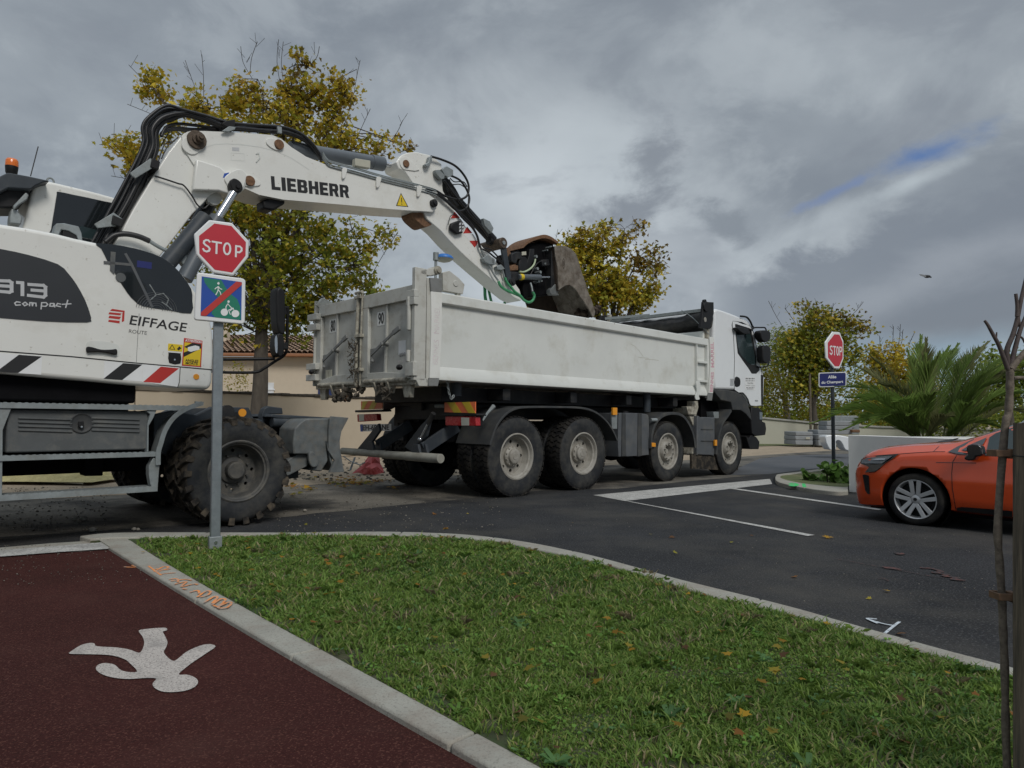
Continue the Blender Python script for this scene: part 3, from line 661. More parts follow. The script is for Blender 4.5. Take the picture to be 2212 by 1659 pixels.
# single leaves lying on the asphalt
LF = [('N3', 415, 770, 'green leaf lying on dark asphalt near the excavator wheel'), ('N3', 1915, 680, 'pale yellow leaf on the asphalt beside the rear truck wheels'), ('N3', 1725, 810, 'brown curled leaf on the asphalt just outside the island kerb'),
      ('N3', 2110, 618, 'yellow leaf on the asphalt next to the truck tyre'), ('N3', 1613, 676, 'small pale leaf on asphalt left of the yellow one'), ('Y7', 320, 50, 'orange leaf on the asphalt above the curve of the kerb'),
      ('Y7', 1160, 18, 'tan leaf on asphalt in front of the white bar'), ('Y7', 1670, 92, 'small yellow leaf in the middle of the side street'), ('Y7', 1833, 110, 'small greenish leaf beside the parking line end'),
      ('Y7', 1843, 222, 'pale green leaf alone on the dark street'), ('Y6', 515, 378, 'yellow leaf right of the kerb on open asphalt'), ('Y6', 730, 115, 'tan leaf past the end of the parking line'),
      ('Y6', 1135, 475, 'bright yellow leaf above the white arrow'), ('Y6', 1013, 520, 'thin brown leaf left of the bright yellow leaf'), ('Y6', 208, 98, 'tan leaf under the parking line'), ('Y6', 82, 150, 'yellow leaf at the lower side of the parking line'),
      ('Y6', 1218, 752, 'tiny yellow leaf right of the white arrow by the kerb'), ('Y3', 58, 1605, 'dry tan leaf in front of the car wheel'), ('Y5', 262, 315, 'crumpled yellow leaf on the corner of the path kerb'), ('N3', 500, 850, 'yellow leaf standing against the island kerb')]
for i, (k, x, y, lab) in enumerate(LF):
    z = .064 if i in (18, 19) else .012; q = G(k, x, y, z)
    o = leaf_cloud('fallen_leaf', [(q.x, q.y, z)], .036 + .009 * (i % 3), np.array([AUT[(i * 5) % 6 if i else 3]]) * (1.3 if i % 2 else 1.0), flatz=True, seedv=20 + i)
    tag(o, lab, 'leaf', 'single fallen leaves on the asphalt')
# gravel and crumbs
def crumbs(name, spots, col, label):
    V, Fs, Cs = [], [], []; c = 0
    for q, s in spots:
        b = np.array([[-1, -1, -.6], [1, -1, -.6], [1, 1, -.6], [-1, 1, -.6], [-.7, -.6, .6], [.7, -.7, .5], [.6, .7, .7], [-.6, .6, .5]]) * s * rs.uniform(.6, 1.3, (8, 3)); a = rs.rand() * 6.28
        ca, sa = math.cos(a), math.sin(a); b = b @ np.array([[ca, -sa, 0], [sa, ca, 0], [0, 0, 1]]); V += list(b + np.array([q.x, q.y, q.z + s * .4])); Cs += [np.array(col) * rs.uniform(.6, 1.5)] * 8
        for f in ([0, 3, 2, 1], [4, 5, 6, 7], [0, 1, 5, 4], [1, 2, 6, 5], [2, 3, 7, 6], [3, 0, 4, 7]): Fs.append([c + i for i in f])
        c += 8
    o = ngon_mesh(name, np.array(V), np.array(Fs), np.array(Cs), MT['grass']); tag(o, label, 'gravel', kind='stuff')
sp_ = []
for _ in range(900):
    k = rs.rand()
    if k < .35: q = G('N2', rs.uniform(0, 1500), 760 + 620 * rs.rand() ** 1.4, 0); s = rs.uniform(.003, .010)
    elif k < .75: q = G('N3', rs.uniform(0, 2212), rs.uniform(330, 840), 0); s = rs.uniform(.003, .009)
    else: q = G('V', rs.uniform(1100, 2150), rs.uniform(1080, 1300), 0); s = rs.uniform(.002, .0045)
    sp_.append((q, s))
for _ in range(260): q = G('Y4', rs.uniform(0, 1000), 170 + 260 * rs.rand() ** 2, .03); sp_.append((q, rs.uniform(.0015, .004)))
for _ in range(500): q = G('V', rs.uniform(490, 1110), rs.uniform(985, 1040), 0); sp_.append((q, rs.uniform(.005, .03)))
crumbs('gravel', sp_, (.20, .185, .155), 'loose gravel and crumbs of earth on the road')
# ---------------------------------------------------------------- left boundary wall and house
def wplane(k1, p1, d1, k2, p2, d2):
    A = D(k1, *p1, d1); B = D(k2, *p2, d2); dd = (B - A); dd.z = 0; dd.normalize(); return A, dd
A, dd = wplane('N1', (120, 885), 15.5, 'N1', (1880, 960), 18.6)
nn = Vector((dd.y, -dd.x, 0)); 
if nn.y > 0: nn = -nn
WPL = Plane(A, nn)
L0 = Vector((A.x, A.y, 0)) - dd * 7.0; L1 = Vector((A.x, A.y, 0)) + dd * 7.5
t = thing('boundary_wall', at(L0), 'long beige rendered garden wall with dark mossy coping behind the tree and excavator', 'wall')
mb = MB(); mb.prism([L0, L0 + dd * 5.0, L0 + dd * 5.0 - nn * .2, L0 - nn * .2], (0, 0, 1.66)); mb.prism([L0 + dd * 5.03, L1, L1 - nn * .2, L0 + dd * 5.03 - nn * .2], (0, 0, 1.58)); mb.build('wall_panel', MT['stucco'], t, bev=.01)
mb = MB(); rr = random.Random(4)
for i in range(58):
    p = L0 + dd * (i * .25) + Vector((0, 0, 1.585)) + nn * rr.uniform(.025, .05)
    if i * .25 < 5: p.z += .08
    mb.prism([p, p + dd * .25, p + dd * .25 - nn * .28, p - nn * .28], (0, 0, rr.uniform(.045, .075)))
mb.build('coping', MT['wall_cap'], t, bev=.01)
HP = Plane((0, 26, 0), (0, -1, 0))
hx0 = HP.hit('V', 400, 770).x; hx1 = HP.hit('V', 862, 770).x; ez = HP.hit('V', 580, 771).z
t = thing('house', at((hx0, 26, 0)), 'low beige bungalow with a terracotta pantile roof behind the garden wall', 'house')
def hp(k, pts, off=0.0): return HP.pts(k, pts, off)
arch = sp2([(0, 0)], 1) if 0 else None
mb = MB(); xa = HP.hit('N1', 1225, 750).x; xb = HP.hit('N1', 1318, 750).x; za = HP.hit('N1', 1270, 722).z
mb.prism([(hx0, 26, 0), (hx1, 26, 0), (hx1, 26, ez), (hx0, 26, ez)], (0, .35, 0))
mb.box(xa - .4, xb + .4, 26.36, 26.6, 0, ez - .02); mb.box(hx0, hx1, 29, 34.5, 0, ez); mb.box(hx0, hx0 + .3, 26.36, 29, 0, ez - .01)
mb.box(hx1 - .3, hx1, 26.36, 29, 0, ez - .01)
mb.build('wall', MT['house_stucco'], t)
q = hp('N1', [(600, 740), (800, 755), (805, 905), (598, 905)], .03); mb = MB(); mb.prism([(q[0].x, 25.97, q[3].z - .6), (q[1].x, 25.97, q[3].z - .6), (q[1].x, 25.97, q[1].z), (q[0].x, 25.97, q[1].z)], (0, .028, 0))
mb.box(q[0].x - .03, q[1].x + .05, 25.94, 25.968, q[1].z - .30, q[1].z - .24); mb.build('shutter', MT['shutter_white'], t)
q = hp('N1', [(1418, 820), (1637, 820)]); mb = MB(); mb.box(q[0].x, q[1].x, 25.95, 25.998, .3, q[0].z + .1); mb.build('door', MT['door_blue'], t)
mb = MB(); mb.box(hx0 - .3, hx1 + .3, 25.55, 25.68, ez - .02, ez + .10); mb.build('gutter', MT['gutter_brown'], t, bev=.03)
# pantile roof: corrugated courses
mb = MB(); nx = int((hx1 - hx0 + .6) / .22); ry = 31.2; rz = ez + 1.42
for i in range(nx):
    x = hx0 - .3 + i * .22
    for j in range(14):
        f0, f1 = j / 14, (j + 1.12) / 14
        P0 = Vector((x, 25.6 + (ry - 25.6) * f0, ez + .13 + (rz - ez - .1) * f0)); P1 = Vector((x, 25.6 + (ry - 25.6) * f1, ez + .10 + (rz - ez - .1) * f1))
        vs = []
        for P, rad in ((P0, .125), (P1, .10)):
            for a in range(6): an = math.pi * a / 5; vs.append(P + Vector((-math.cos(an) * rad, 0, math.sin(an) * rad * .75)))
        mb.add(vs, [[a, a + 1, 7 + a, 6 + a] for a in range(5)])
mb.sheet([(hx0 - .3, 25.6, ez + .10), (hx1 + .3, 25.6, ez + .10), (hx1 + .3, ry, rz), (hx0 - .3, ry, rz)])
mb.sheet([(hx0 - .3, ry, rz), (hx1 + .3, ry, rz), (hx1 + .3, 36, ez), (hx0 - .3, 36, ez)])
mb.build('roof', MT['roof_tile'], t, smooth=50)
p = D('N1', 130, 230, 29); mb = MB(); mb.box(p.x - .35, p.x + .12, 28.8, 29.2, ez + .6, p.z + 1.0); mb.build('chimney', MT['house_stucco'], t, bev=.02)

# ---------------------------------------------------------------- far cream wall, palm-bed wall
a0 = G('V', 1560, 958.5); a1 = G('V', 2330, 957.5); t0 = D('V', 1560, 897, a0.y).z; t1 = D('V', 1790, 918, a0.y).z
t = thing('boundary_wall', at(a0), 'long cream wall with stone coping at the far side of the junction, under the hedge', 'wall')
zt = [D('V', x, y, a0.y).z for x, y in ((1560, 896), (1650, 905), (1790, 918), (1900, 924), (2330, 934))]; xt = [D('V', x, 900, a0.y).x for x in (1560, 1650, 1790, 1900, 2330)]
mb = MB(); mb.prism([(xt[0], a0.y, 0), (xt[-1], a0.y, 0)] + [(x, a0.y, z) for x, z in list(zip(xt, zt))[::-1]], (0, .22, 0)); mb.build('wall_panel', MT['cream_wall'], t)
mb = MB()
for i in range(4): mb.beam((xt[i], a0.y + .1, zt[i] + .04), (xt[i + 1], a0.y + .1, zt[i + 1] + .04), .34, .08)
mb.build('coping', MT['concrete'], t, bev=.01)
C0 = G('V', 1834, 1063); C1 = G('V', 1862, 1065.5); hz = D('V', 1830, 940, C0.y).z
e1 = (C1 - C0).normalized(); far_ = G('V', 2100, 1040)
P2 = Plane((0, 0, hz), (0, 0, 1)); c1t = Vector((C1.x, C1.y, hz)); c2t = P2.hit('V', 2075, 948.0); e2 = (c2t - c1t); e2.z = 0; e2.normalize()
t = thing('garden_wall', at(C0), 'low white rendered wall behind the orange car, in front of the palm', 'wall')
bk = Vector((C0.x, C0.y, 0)); c1 = Vector((C1.x, C1.y, 0)); c2 = c1 + e2 * ((c2t - c1t).length + .35); inn = Vector((-e2.y, e2.x, 0)); inn = inn if inn.y > 0 else -inn
mb = MB(); mb.prism([bk, c1, c2, c2 + inn * .2, c1 + inn * .2 - (c1 - bk) * .0, bk + inn * .2], (0, 0, hz)); mb.build('wall_panel', MT['white_wall'], t, bev=.006)
mb = MB(); r_ = bk + inn * .21; mb.prism([r_, r_ + inn * 2.2, r_ + inn * 2.2 + e1 * .2, r_ + e1 * .2], (0, 0, hz - .02)); mb.build('side_return', MT['white_wall'], t)
# ================================================================ WHEELS
def tyre(mb, a, z, b0, w, r, ri, n=56, lug='block', dirn=1, seed=0):
    """tyre round the axis (0,1,0) through (a,z), outer face at b0, extending w inwards"""
    mb.cur = 0
    mb.lathe((a, b0, z), (0, dirn, 0), [(ri, .035), (ri + .01, .012), (ri + .03, .004), (ri + (r - ri) * .5, -.004), (r - .055, .004), (r - .028, .018)], n)
    mb.lathe((a, b0, z), (0, dirn, 0), [(ri, w - .035), (ri + .02, w - .01), (ri + (r - ri) * .5, w), (r - .055, w - .006), (r - .028, w - .018)], n)
    mb.cur = 1
    mb.lathe((a, b0, z), (0, dirn, 0), [(r - .028, .018), (r - .018, .03), (r - .018, w - .03), (r - .028, w - .018)], n)
    rows = [(0.012, .075, 0), (.082, .145, .5), (.152, .215, 0), (.222, w - .012, .5)] if lug == 'block' else [(.012, .06, 0), (.075, .135, .5), (.15, .21, 0), (.225, w - .012, .5)]
    m = 44 if lug == 'block' else 60
    for k, (u0, u1, ph) in enumerate(rows):
        for i in range(m):
            t0 = 6.28318 * (i + ph + .06) / m; t1 = 6.28318 * (i + ph + (.80 if lug == 'block' else .93)) / m; vs = []
            for uu, dt in ((u0, 0), (u1, .25 * 6.28318 / m * (1 if k % 2 else -1))):
                ed = (uu < .02 or uu > w - .02)
                for rr_ in (r - .03, r - (.010 if ed else 0)):
                    for t in (t0 + dt, (t0 + t1) / 2 + dt * 1.6, t1 + dt): vs.append((a + rr_ * math.cos(t), b0 + dirn * uu, z + rr_ * math.sin(t)))
            mb.add(vs, [[3, 4, 10, 9], [4, 5, 11, 10], [0, 1, 4, 3], [1, 2, 5, 4], [6, 9, 10, 7], [7, 10, 11, 8], [0, 3, 9, 6], [2, 8, 11, 5]])
def disc_holes(mb, c, axis, r0, r1, h, nh, rh, n=80, rm=None):
    """flat ring from r0 to r1 at height h with nh round-ish holes"""
    c = Vector(c); d = Vector(axis); t = Vector((1, 0, 0)); w = Vector((0, 0, 1)); rm = (r0 + r1) / 2 if rm is None else rm
    per = 8
    for i in range(nh):
        t0 = 6.28318 * (i - .5) / nh; t1 = 6.28318 * (i + .5) / nh; tm = (t0 + t1) / 2
        ctr = (rm * math.cos(tm), rm * math.sin(tm))
        outer, hole = [], []
        bnd = [(r1, t0 + (t1 - t0) * k / 4) for k in range(5)] + [(rm, t1), (r0, t1)] + [(r0, t1 - (t1 - t0) * k / 4) for k in range(1, 5)] + [(rm, t0)]
        for r, a in bnd:
            p = (r * math.cos(a), r * math.sin(a)); q = math.atan2(p[1] - ctr[1], p[0] - ctr[0])
            outer.append(p); hole.append((ctr[0] + rh * math.cos(q), ctr[1] + rh * math.sin(q)))
        m = len(outer); vs = [c + d * h + t * x + w * y for x, y in outer] + [c + d * h + t * x + w * y for x, y in hole] + [c + d * (h + .02) + t * x + w * y for x, y in hole]
        mb.add(vs, [[k, (k + 1) % m, m + (k + 1) % m, m + k] for k in range(m)] + [[m + k, m + (k + 1) % m, 2 * m + (k + 1) % m, 2 * m + k] for k in range(m)])
def rear_wheel(P, a, z, r, b0, dirn=1):
    mb = MB(FM)
    for o in (0, .345): tyre(mb, a, z, b0 + dirn * o, .30, r, .305, lug='block', dirn=dirn)
    w = mb.build('wheel', [MT['sidewall'], MT['rubber']], P, smooth=40)
    mb = MB(FM); c = (a, b0, z)
    mb.lathe(c, (0, dirn, 0), [(.318, .018), (.318, .006), (.300, .002), (.290, .012), (.282, .04), (.262, .052), (.255, .10), (.235, .135)], 48)
    disc_holes(mb, c, (0, dirn, 0), .135, .236, .137, 8, .026, rm=.198)
    mb.lathe(c, (0, dirn, 0), [(0, .03), (.045, .03), (.05, .036), (.085, .036), (.098, .045), (.105, .075), (.135, .10), (.137, .137)], 40)
    for i in range(10):
        t = 6.28318 * (i + .5) / 10; p = Vector((a + .123 * math.cos(t), b0 + dirn * .10, z + .123 * math.sin(t))); mb.cyl(p + Vector((0, dirn * .02, 0)), p + Vector((0, -dirn * .022, 0)), .012, n=6)
    mb.build('rim', MT['rim_grey'], w, smooth=35)
    mb = MB(FM); mb.cyl((a, b0 + dirn * .3, z), (a, b0 + dirn * .68, z), .2, n=20); mb.cyl((a, b0 + dirn * .16, z), (a, b0 + dirn * .3, z), .255, n=24); mb.build('brake_drum', MT['under_black'], w)
    return w
def front_wheel(P, a, z, r, b0, dirn=1):
    mb = MB(FM); tyre(mb, a, z, b0, .31, r, .305, lug='rib', dirn=dirn); w = mb.build('wheel', [MT['sidewall'], MT['rubber']], P, smooth=40)
    mb = MB(FM); c = (a, b0, z)
    mb.lathe(c, (0, dirn, 0), [(.318, .02), (.318, .004), (.300, .0), (.288, .01), (.280, .05), (.262, .06)], 48)
    disc_holes(mb, c, (0, dirn, 0), .18, .262, .06, 10, .020, rm=.235)
    mb.lathe(c, (0, dirn, 0), [(.18, .06), (.165, .012), (.155, .0), (.115, -.006), (.105, .01), (.095, .055), (.09, .09), (0, .09)], 40)
    for i in range(10):
        t = 6.28318 * (i + .5) / 10; p = Vector((a + .137 * math.cos(t), b0 + dirn * .02, z + .137 * math.sin(t))); mb.cyl(p, p + Vector((0, -dirn * .055, 0)), .016, .014, n=8)
    mb.cyl((a, b0 + dirn * .09, z), (a, b0 + dirn * .03, z), .05, .042, n=16)
    mb.build('rim', MT['rim_grey'], w, smooth=35)
    mb = MB(FM); mb.cyl((a, b0 + dirn * .1, z), (a, b0 + dirn * .35, z), .22, n=20); mb.build('brake_drum', MT['under_black'], w)
    return w

# ================================================================ TIPPER TRUCK
hubA = [ab('V', x, y, 0)[0] for x, y in ((1118, 984), (1262, 981), (1444, 977), (1577, 970))]
TW = 2.48
truck = thing('tipper_truck', FM @ Matrix.Translation((hubA[0], TW / 2, 0)), 'white four-axle tipper truck with a grimy tailgate being loaded by the excavator', 'truck')
B = lambda: MB(FM)
for i, h in enumerate(hubA):
    fn = rear_wheel if i < 2 else front_wheel; r = .555 if i < 2 else .525
    fn(truck, h, r - .012, r, 0.0, 1); fn(truck, h, r - .012, r, TW, -1)
# --- chassis
mb = B(); mb.box(hubA[0] - .68, hubA[3] + .9, .78, .88, .72, 1.02); mb.box(hubA[0] - .68, hubA[3] + .9, 1.60, 1.70, .72, 1.02)
for h in hubA: mb.box(h - .08, h + .08, .45, 2.03, .42, .62); mb.ball((h, 1.24, .53), .24, .28, .24)
for x in (hubA[0] - .66, hubA[1] + .8, hubA[2] + .8): mb.box(x, x + .1, .881, 1.599, .76, .98)
mb.box(hubA[0] - .5, hubA[1] + .5, .5, .77, .40, .50); mb.box(hubA[0] - .5, hubA[1] + .5, 1.71, 1.98, .40, .50)
mb.cyl((hubA[1] + .6, 1.24, .62), (hubA[3], 1.24, .66), .06); mb.build('chassis', MT['under_black'], truck, bev=.006)
mb = B(); mb.box(-.62, 4.75, .74, .92, 1.04, 1.26); mb.box(-.62, 4.75, 1.56, 1.74, 1.04, 1.26); mb.box(-1.0, 4.6, .45, 2.03, 1.27, 1.47)
for x in (-.2, 1.2, 2.6, 4.0): mb.box(x, x + .14, .12, .44, 1.30, 1.46)
mb.box(-.70, -.63, .45, 1.95, 1.03, 1.26)
mb.build('subframe', MT['dark_metal'], truck, bev=.006)
mb = B()
for k, x, y0, y1 in (('Z7', 1300, 80, 150),):
    p, z = ab(k, x, 60, .1); mb.cyl((p, .2, 1.19), (p, .2, 1.53), .065, n=16)
p_, z_ = ab('Z6', 1690, 100, .25); mb.cyl((p_, .3, ab('Z6', 1690, 225, .3)[1]), (p_, .3, 1.53), .08, n=16)
mb.build('support_post', MT['slate_metal'], truck)
# --- tipping body
E0 = -1.60; E1 = ab('Y1', 1427, 600, 0)[0]; ZT = 2.60; ZB = 1.515
zt0 = ab('Z5', 1612, 470, 0); print('bed', E0, E1, ab('Z5', 1610, 420, 0), ab('Y1', 1427, 560, 0), ab('Z5', 1590, 1340, 0), ab('Y1', 1270, 1170, 0))
AF = ab('Y1', 1300, 800, 0)[0]
body = B()
body.box(E0 + .1, E1, .055, .085, ZB + .1, ZT - .1); body.box(E0 + .1, E1, TW - .085, TW - .055, ZB + .1, ZT - .1)
for s in (0, 1):
    f = (lambda b: b) if s == 0 else (lambda b: TW - b)
    body.rear([(f(.0), ZT - .13), (f(.0), ZT - .01), (f(.02), ZT), (f(.13), ZT), (f(.13), ZT - .09), (f(.056), ZT - .15)], E0 + .1, E1)
    body.rear([(f(.0), ZB), (f(.0), ZB + .055), (f(.054), ZB + .17), (f(.11), ZB + .17), (f(.11), ZB)], E0 + .1, E1)
body.box(E0 + .1, E1, .112, TW - .112, ZB, ZB + .08)
body.box(E1 - .06, E1, .09, TW - .09, ZB + .09, ZT + .15)
bd = body.build('tipping_body', MT['bed_white'], truck, bev=.008)
mb = B()                                             # front pocket with ribs
mb.box(AF - .012, AF + .012, .004, .054, ZB + .06, ZT - .14)
for x0, y0, x1, y1 in ((1335, 815, 1425, 830), (1335, 1022, 1430, 1040)):
    z = ab('Y1', 1380, (y0 + y1) / 2, 0)[1]; mb.box(AF + .013, E1, -.004, .054, z - .02, z + .02)
mb.box(E1 - .07, E1, -.006, .05, ZB - .04, ZT - .02)
mb.build('side_rib', MT['bed_white'], bd, bev=.004)
mb = B(); q = sp2(S('Y1', [(1283, 1050), (1300, 1030), (1325, 1050), (1325, 1130), (1310, 1190), (1318, 1230), (1280, 1235), (1272, 1200), (1290, 1140)], -.02), 3); mb.side(q, -.03, -.012); mb.build('latch_arm', MT['bed_white'], bd, bev=.002)
fp = S('Y1', [(1432, 540), (1476, 545), (1496, 760), (1487, 960), (1468, 1165), (1424, 1160), (1436, 980), (1446, 760)], -.03)
mb = B(); mb.side(fp, -.035, -.01); fs = mb.build('marker_strip', MT['machine_white'], bd, bev=.003)
mb = B(); mb.side(S('Y1', [(1424, 1163), (1468, 1168), (1458, 1245), (1408, 1242)], -.03), -.034, -.01); mb.build('marker_foot', MT['gate_grey'], bd, bev=.003)
def stext(P, s, k, bl, br, tl, b, m, name, bold=.02, space=1.0):
    mb = B(); c = [Vector((ab(k, *q, b)[0], b, ab(k, *q, b)[1])) for q in (bl, br, tl)]; text(mb, s, c[0], c[1], c[2], bold, space)
    return mb.build(name, MT[m], P, smooth=0)
def vtext(P, s, k, pts, b, m, name, bold=.03):       # word running up a strip: pts = bottom-left start, top end, width direction point
    mb = B(); c = [Vector((ab(k, *q, b)[0], b, ab(k, *q, b)[1])) for q in pts]; text(mb, s, c[0], c[1], c[2], bold); return mb.build(name, MT[m], P, smooth=0)
vtext(fs, 'BENNES', 'Y1', [(1468, 1150), (1482, 930), (1436, 1148)], -.0365, 'faded_pink', 'lettering')
vtext(fs, 'MARREL', 'Y1', [(1484, 880), (1478, 600), (1450, 878)], -.0365, 'faded_pink', 'lettering')
rp = S('Z5', [(1492, 392), (1610, 405), (1608, 850), (1600, 1030), (1582, 1352), (1472, 1350), (1488, 1000), (1494, 700)], -.02)
mb = B(); mb.side(rp, -.03, .01); rs_ = mb.build('marker_strip', MT['machine_white'], bd, bev=.004)
mb = B(); mb.side(S('Z5', [(1480, 240), (1603, 250), (1609, 403), (1491, 390)], -.02), -.029, .01); mb.side(S('Z5', [(1472, 1352), (1581, 1354), (1565, 1440), (1464, 1436)], -.02), -.029, .01); mb.build('reflector', MT['gate_grey'], bd, bev=.003)
vtext(rs_, 'BENNES', 'Z5', [(1570, 1200), (1584, 930), (1510, 1195)], -.0315, 'ghost_pink', 'lettering', .0)
vtext(rs_, 'MARREL', 'Z5', [(1582, 860), (1592, 560), (1525, 855)], -.0315, 'ghost_pink', 'lettering', .0)
mb = B(); e0 = ab('Z5', 1460, 800, 0)[0]; mb.box(e0 - .02, E0 + .12, .0, .11, ZB - .05, ab('Z5', 1470, 240, 0)[1]); mb.box(e0 - .02, E0 + .12, TW - .11, TW, ZB - .05, ZT + .1)
mb.side(S('Z5', [(1310, 1350), (1462, 1358), (1560, 1442), (1350, 1440)], .02), .0, .08)
mb.build('corner_post', MT['gate_white'], bd, bev=.006)
mb = B(); mb.side(S('Z5', [(1608, 185), (1680, 165), (1790, 250), (1850, 320), (1830, 425), (1780, 415), (1610, 385)], .06), .03, .12); mb.cyl((ab('Z5', 1782, 300, 0)[0], .02, ab('Z5', 1782, 300, 0)[1]), (ab('Z5', 1782, 300, 0)[0], .14, ab('Z5', 1782, 300, 0)[1]), .04)
zc, = [ab('Z5', 1795, 425, .06)]; mb.box(zc[0] - .03, zc[0] + .03, .05, .1, ZT - .02, zc[1] + .03)
mb.build('hinge_bracket', MT['gate_white'], bd, bev=.005)
mb = B(); pz = ab('Z5', 1560, 160, 0); mb.cyl((pz[0], -.03, pz[1]), (pz[0], .14, pz[1]), .052, n=20); mb.cyl((pz[0], -.05, pz[1]), (pz[0], -.03, pz[1]), .035, n=16); mb.build('hinge_pin', MT['grimy_white'], bd)
for nm_, lines, w_, m_ in (('scuff', [[(640, 765), (700, 772), (760, 778)], [(720, 790), (800, 792), (870, 800)], [(560, 620), (600, 640), (650, 690), (700, 760)]], .010, 'cream_plastic'), ('rust_streak', [[(-260, 200), (-255, 215)], [(60, 335), (62, 350)], [(595, 425), (600, 445)], [(380, 385), (384, 400)], [(150, 360), (152, 372)]], .010, 'rust')):
    mb = B()
    for j, ln in enumerate(lines):
        bq = .0535 if nm_ == 'scuff' else -.0012
        L = [Vector((ab('Y1', x, y, bq)[0], bq - .00005 * j, ab('Y1', x, y, bq)[1])) for x, y in ln]
        for i in range(len(L) - 1):
            n_ = Vector((-(L[i + 1] - L[i]).z, 0, (L[i + 1] - L[i]).x)).normalized() * w_ / 2; mb.sheet([L[i] - n_ * .3, L[i + 1] - n_, L[i + 1] + n_ * .4, L[i] + n_])
    mb.blk = [(0, len(mb.v), 0, len(mb.f))]; mb.build(nm_, MT[m_], bd, smooth=0)
# folded tarp over the headboard
ta0, ta1 = E1 - .05, E1 + .62
mb = B(); z0 = ab('Y1', 1300, 440, .1)[1]; z1 = ab('Y1', 1250, 170, .1)[1]; rr = random.Random(3); nn_ = 22; prof = []
cx = E1 + .25
rows = []
for i in range(nn_ + 1):
    b = .06 + (TW - .12) * i / nn_; row = []
    sag = .05 * math.sin(math.pi * i / nn_)
    for j in range(12):
        t = 6.28318 * j / 12; rx, rz = .26, (z1 - z0) / 2 * .92
        k = 1 + rr.uniform(-.17, .17)
        row.append(Vector((cx + rx * k * math.cos(t), b, (z0 + z1) / 2 - sag + rz * k * math.sin(t) * (.8 if math.sin(t) > 0 and i > 4 else 1))))
    rows.append(row)
vs = [v for r_ in rows for v in r_]; mb.add(vs, [[i * 12 + j, i * 12 + (j + 1) % 12, (i + 1) * 12 + (j + 1) % 12, (i + 1) * 12 + j] for i in range(nn_) for j in range(12)] + [list(range(12)), list(range(nn_ * 12, nn_ * 12 + 12))])
tp = mb.build('rolled_tarp', MT['tarp'], truck, smooth=70, sub=1)
mb = B(); e = [ab('Y1', x, y, .04) for x, y in ((1345, 155), (1458, 160), (1460, 280), (1418, 455), (1310, 440), (1330, 330))]; mb.side(e, .0, .05); mb.cyl((ab('Y1', 1385, 210, 0)[0], -.03, ab('Y1', 1385, 210, 0)[1]), (ab('Y1', 1385, 210, 0)[0], .0, ab('Y1', 1385, 210, 0)[1]), .09, n=20)
q = ab('Y1', 1385, 210, 0); mb.cyl((q[0] + .02, -.0, q[1] + .11), (q[0] + .02, .06, q[1] + .11), .04, n=12)
mb.side([(e[0][0], e[0][1]), (e[1][0], e[1][1]), (e[3][0], e[3][1]), (e[4][0], e[4][1])], TW - .05, TW)
tb = mb.build('tarp_bracket', MT['black_plastic'], truck, bev=.006)
q = ab('Y1', 1382, 350, 0); mb = B(); mb.cyl((q[0], -.008, q[1]), (q[0], -.001, q[1]), .045, n=20); mb.build('disc', MT['rim_grey'], tb)
mb = B(); mb.tube(spline([(E1 + .02, .02, ab('Y1', 1280, 480, 0)[1]), (E1 - .05, .3, z0 + .22), (E1 + .05, .62, z1 - .02)], 6), .008, 6); mb.build('rope', MT['galvanised'], tp)
mb = B(); mb.box(E1 + .02, E1 + .10, .06, TW - .06, z1 - .10, z1 - .04); mb.beam((cx, 1.5, z1 - .0), (cx - .5, TW - .2, z1 - .05), .06, .05); mb.build('tarp_rail', MT['galvanised'], tp)
mb = B(); mb.box(E1 + .005, E1 + .09, .04, .12, ZB, z1 + .08); mb.box(E1 + .005, E1 + .09, TW - .12, TW - .04, ZB, z1 + .08); mb.box(E1 + .03, E1 + .09, .121, TW - .121, ZB + .1, z0 - .05); mb.build('headboard', MT['grimy_white'], truck, bev=.005)
# --- tailgate (plane of constant a)
AG = E0 - .10
gt = B()
def ty(pts, a=AG, k='Z5'): return T(k, pts, a)
bl, zl = zip(*ty([(205, 1340), (1370, 1300), (1340, 290), (270, 510)])); print('gate b,z', ty([(205, 1340), (1370, 1300), (1340, 290), (270, 510), (720, 500)]))
gb0 = min(bl[1], bl[2]) ; gb1 = (bl[0] + bl[3]) / 2; GB0, GB1 = .03, TW - .02
sc = (GB1 - GB0) / (gb1 - gb0)
def gmap(pts, k='Z5'):                                # photo point on the gate -> (b, z), fitted to the body width
    out = []
    for x, y in pts:
        b, z = bz(k, x, y, AG); f = (b - gb0) / (gb1 - gb0)
        zt = (bz(k, 1340, 290, AG)[1]) * (1 - f) + bz(k, 270, 510, AG)[1] * f; zb = bz(k, 1370, 1300, AG)[1] * (1 - f) + bz(k, 205, 1340, AG)[1] * f
        out.append((GB0 + (b - gb0) * sc, 1.53 + (z - zb) / (zt - zb) * (2.66 - 1.53)))
    return out
gt.box(AG + .02, AG + .07, GB0, GB1, 1.53, 2.66)
gate = gt.build('tailgate', MT['gate_white'], truck, bev=.004)
def gprism(mb, pts, d0, d1): mb.rear(gmap(pts), AG + .02 - d1, AG + .02 - d0); return mb
mb = B()
gprism(mb, [(270, 510), (1340, 290), (1345, 380), (1280, 455), (835, 535), (670, 562), (295, 622), (262, 630)], 0, .05)
gprism(mb, [(205, 600), (295, 632), (275, 1300), (205, 1340)], 0, .05)
gprism(mb, [(672, 575), (690, 570), (690, 1300), (640, 1300)], 0, .05)
gprism(mb, [(752, 550), (830, 538), (822, 1285), (740, 1290)], 0, .05)
gprism(mb, [(1283, 470), (1365, 440), (1365, 1300), (1280, 1260)], 0, .05)
gprism(mb, [(205, 1344), (1370, 1303), (1370, 1255), (1000, 1230), (440, 1250), (275, 1302), (205, 1310)], .001, .045)
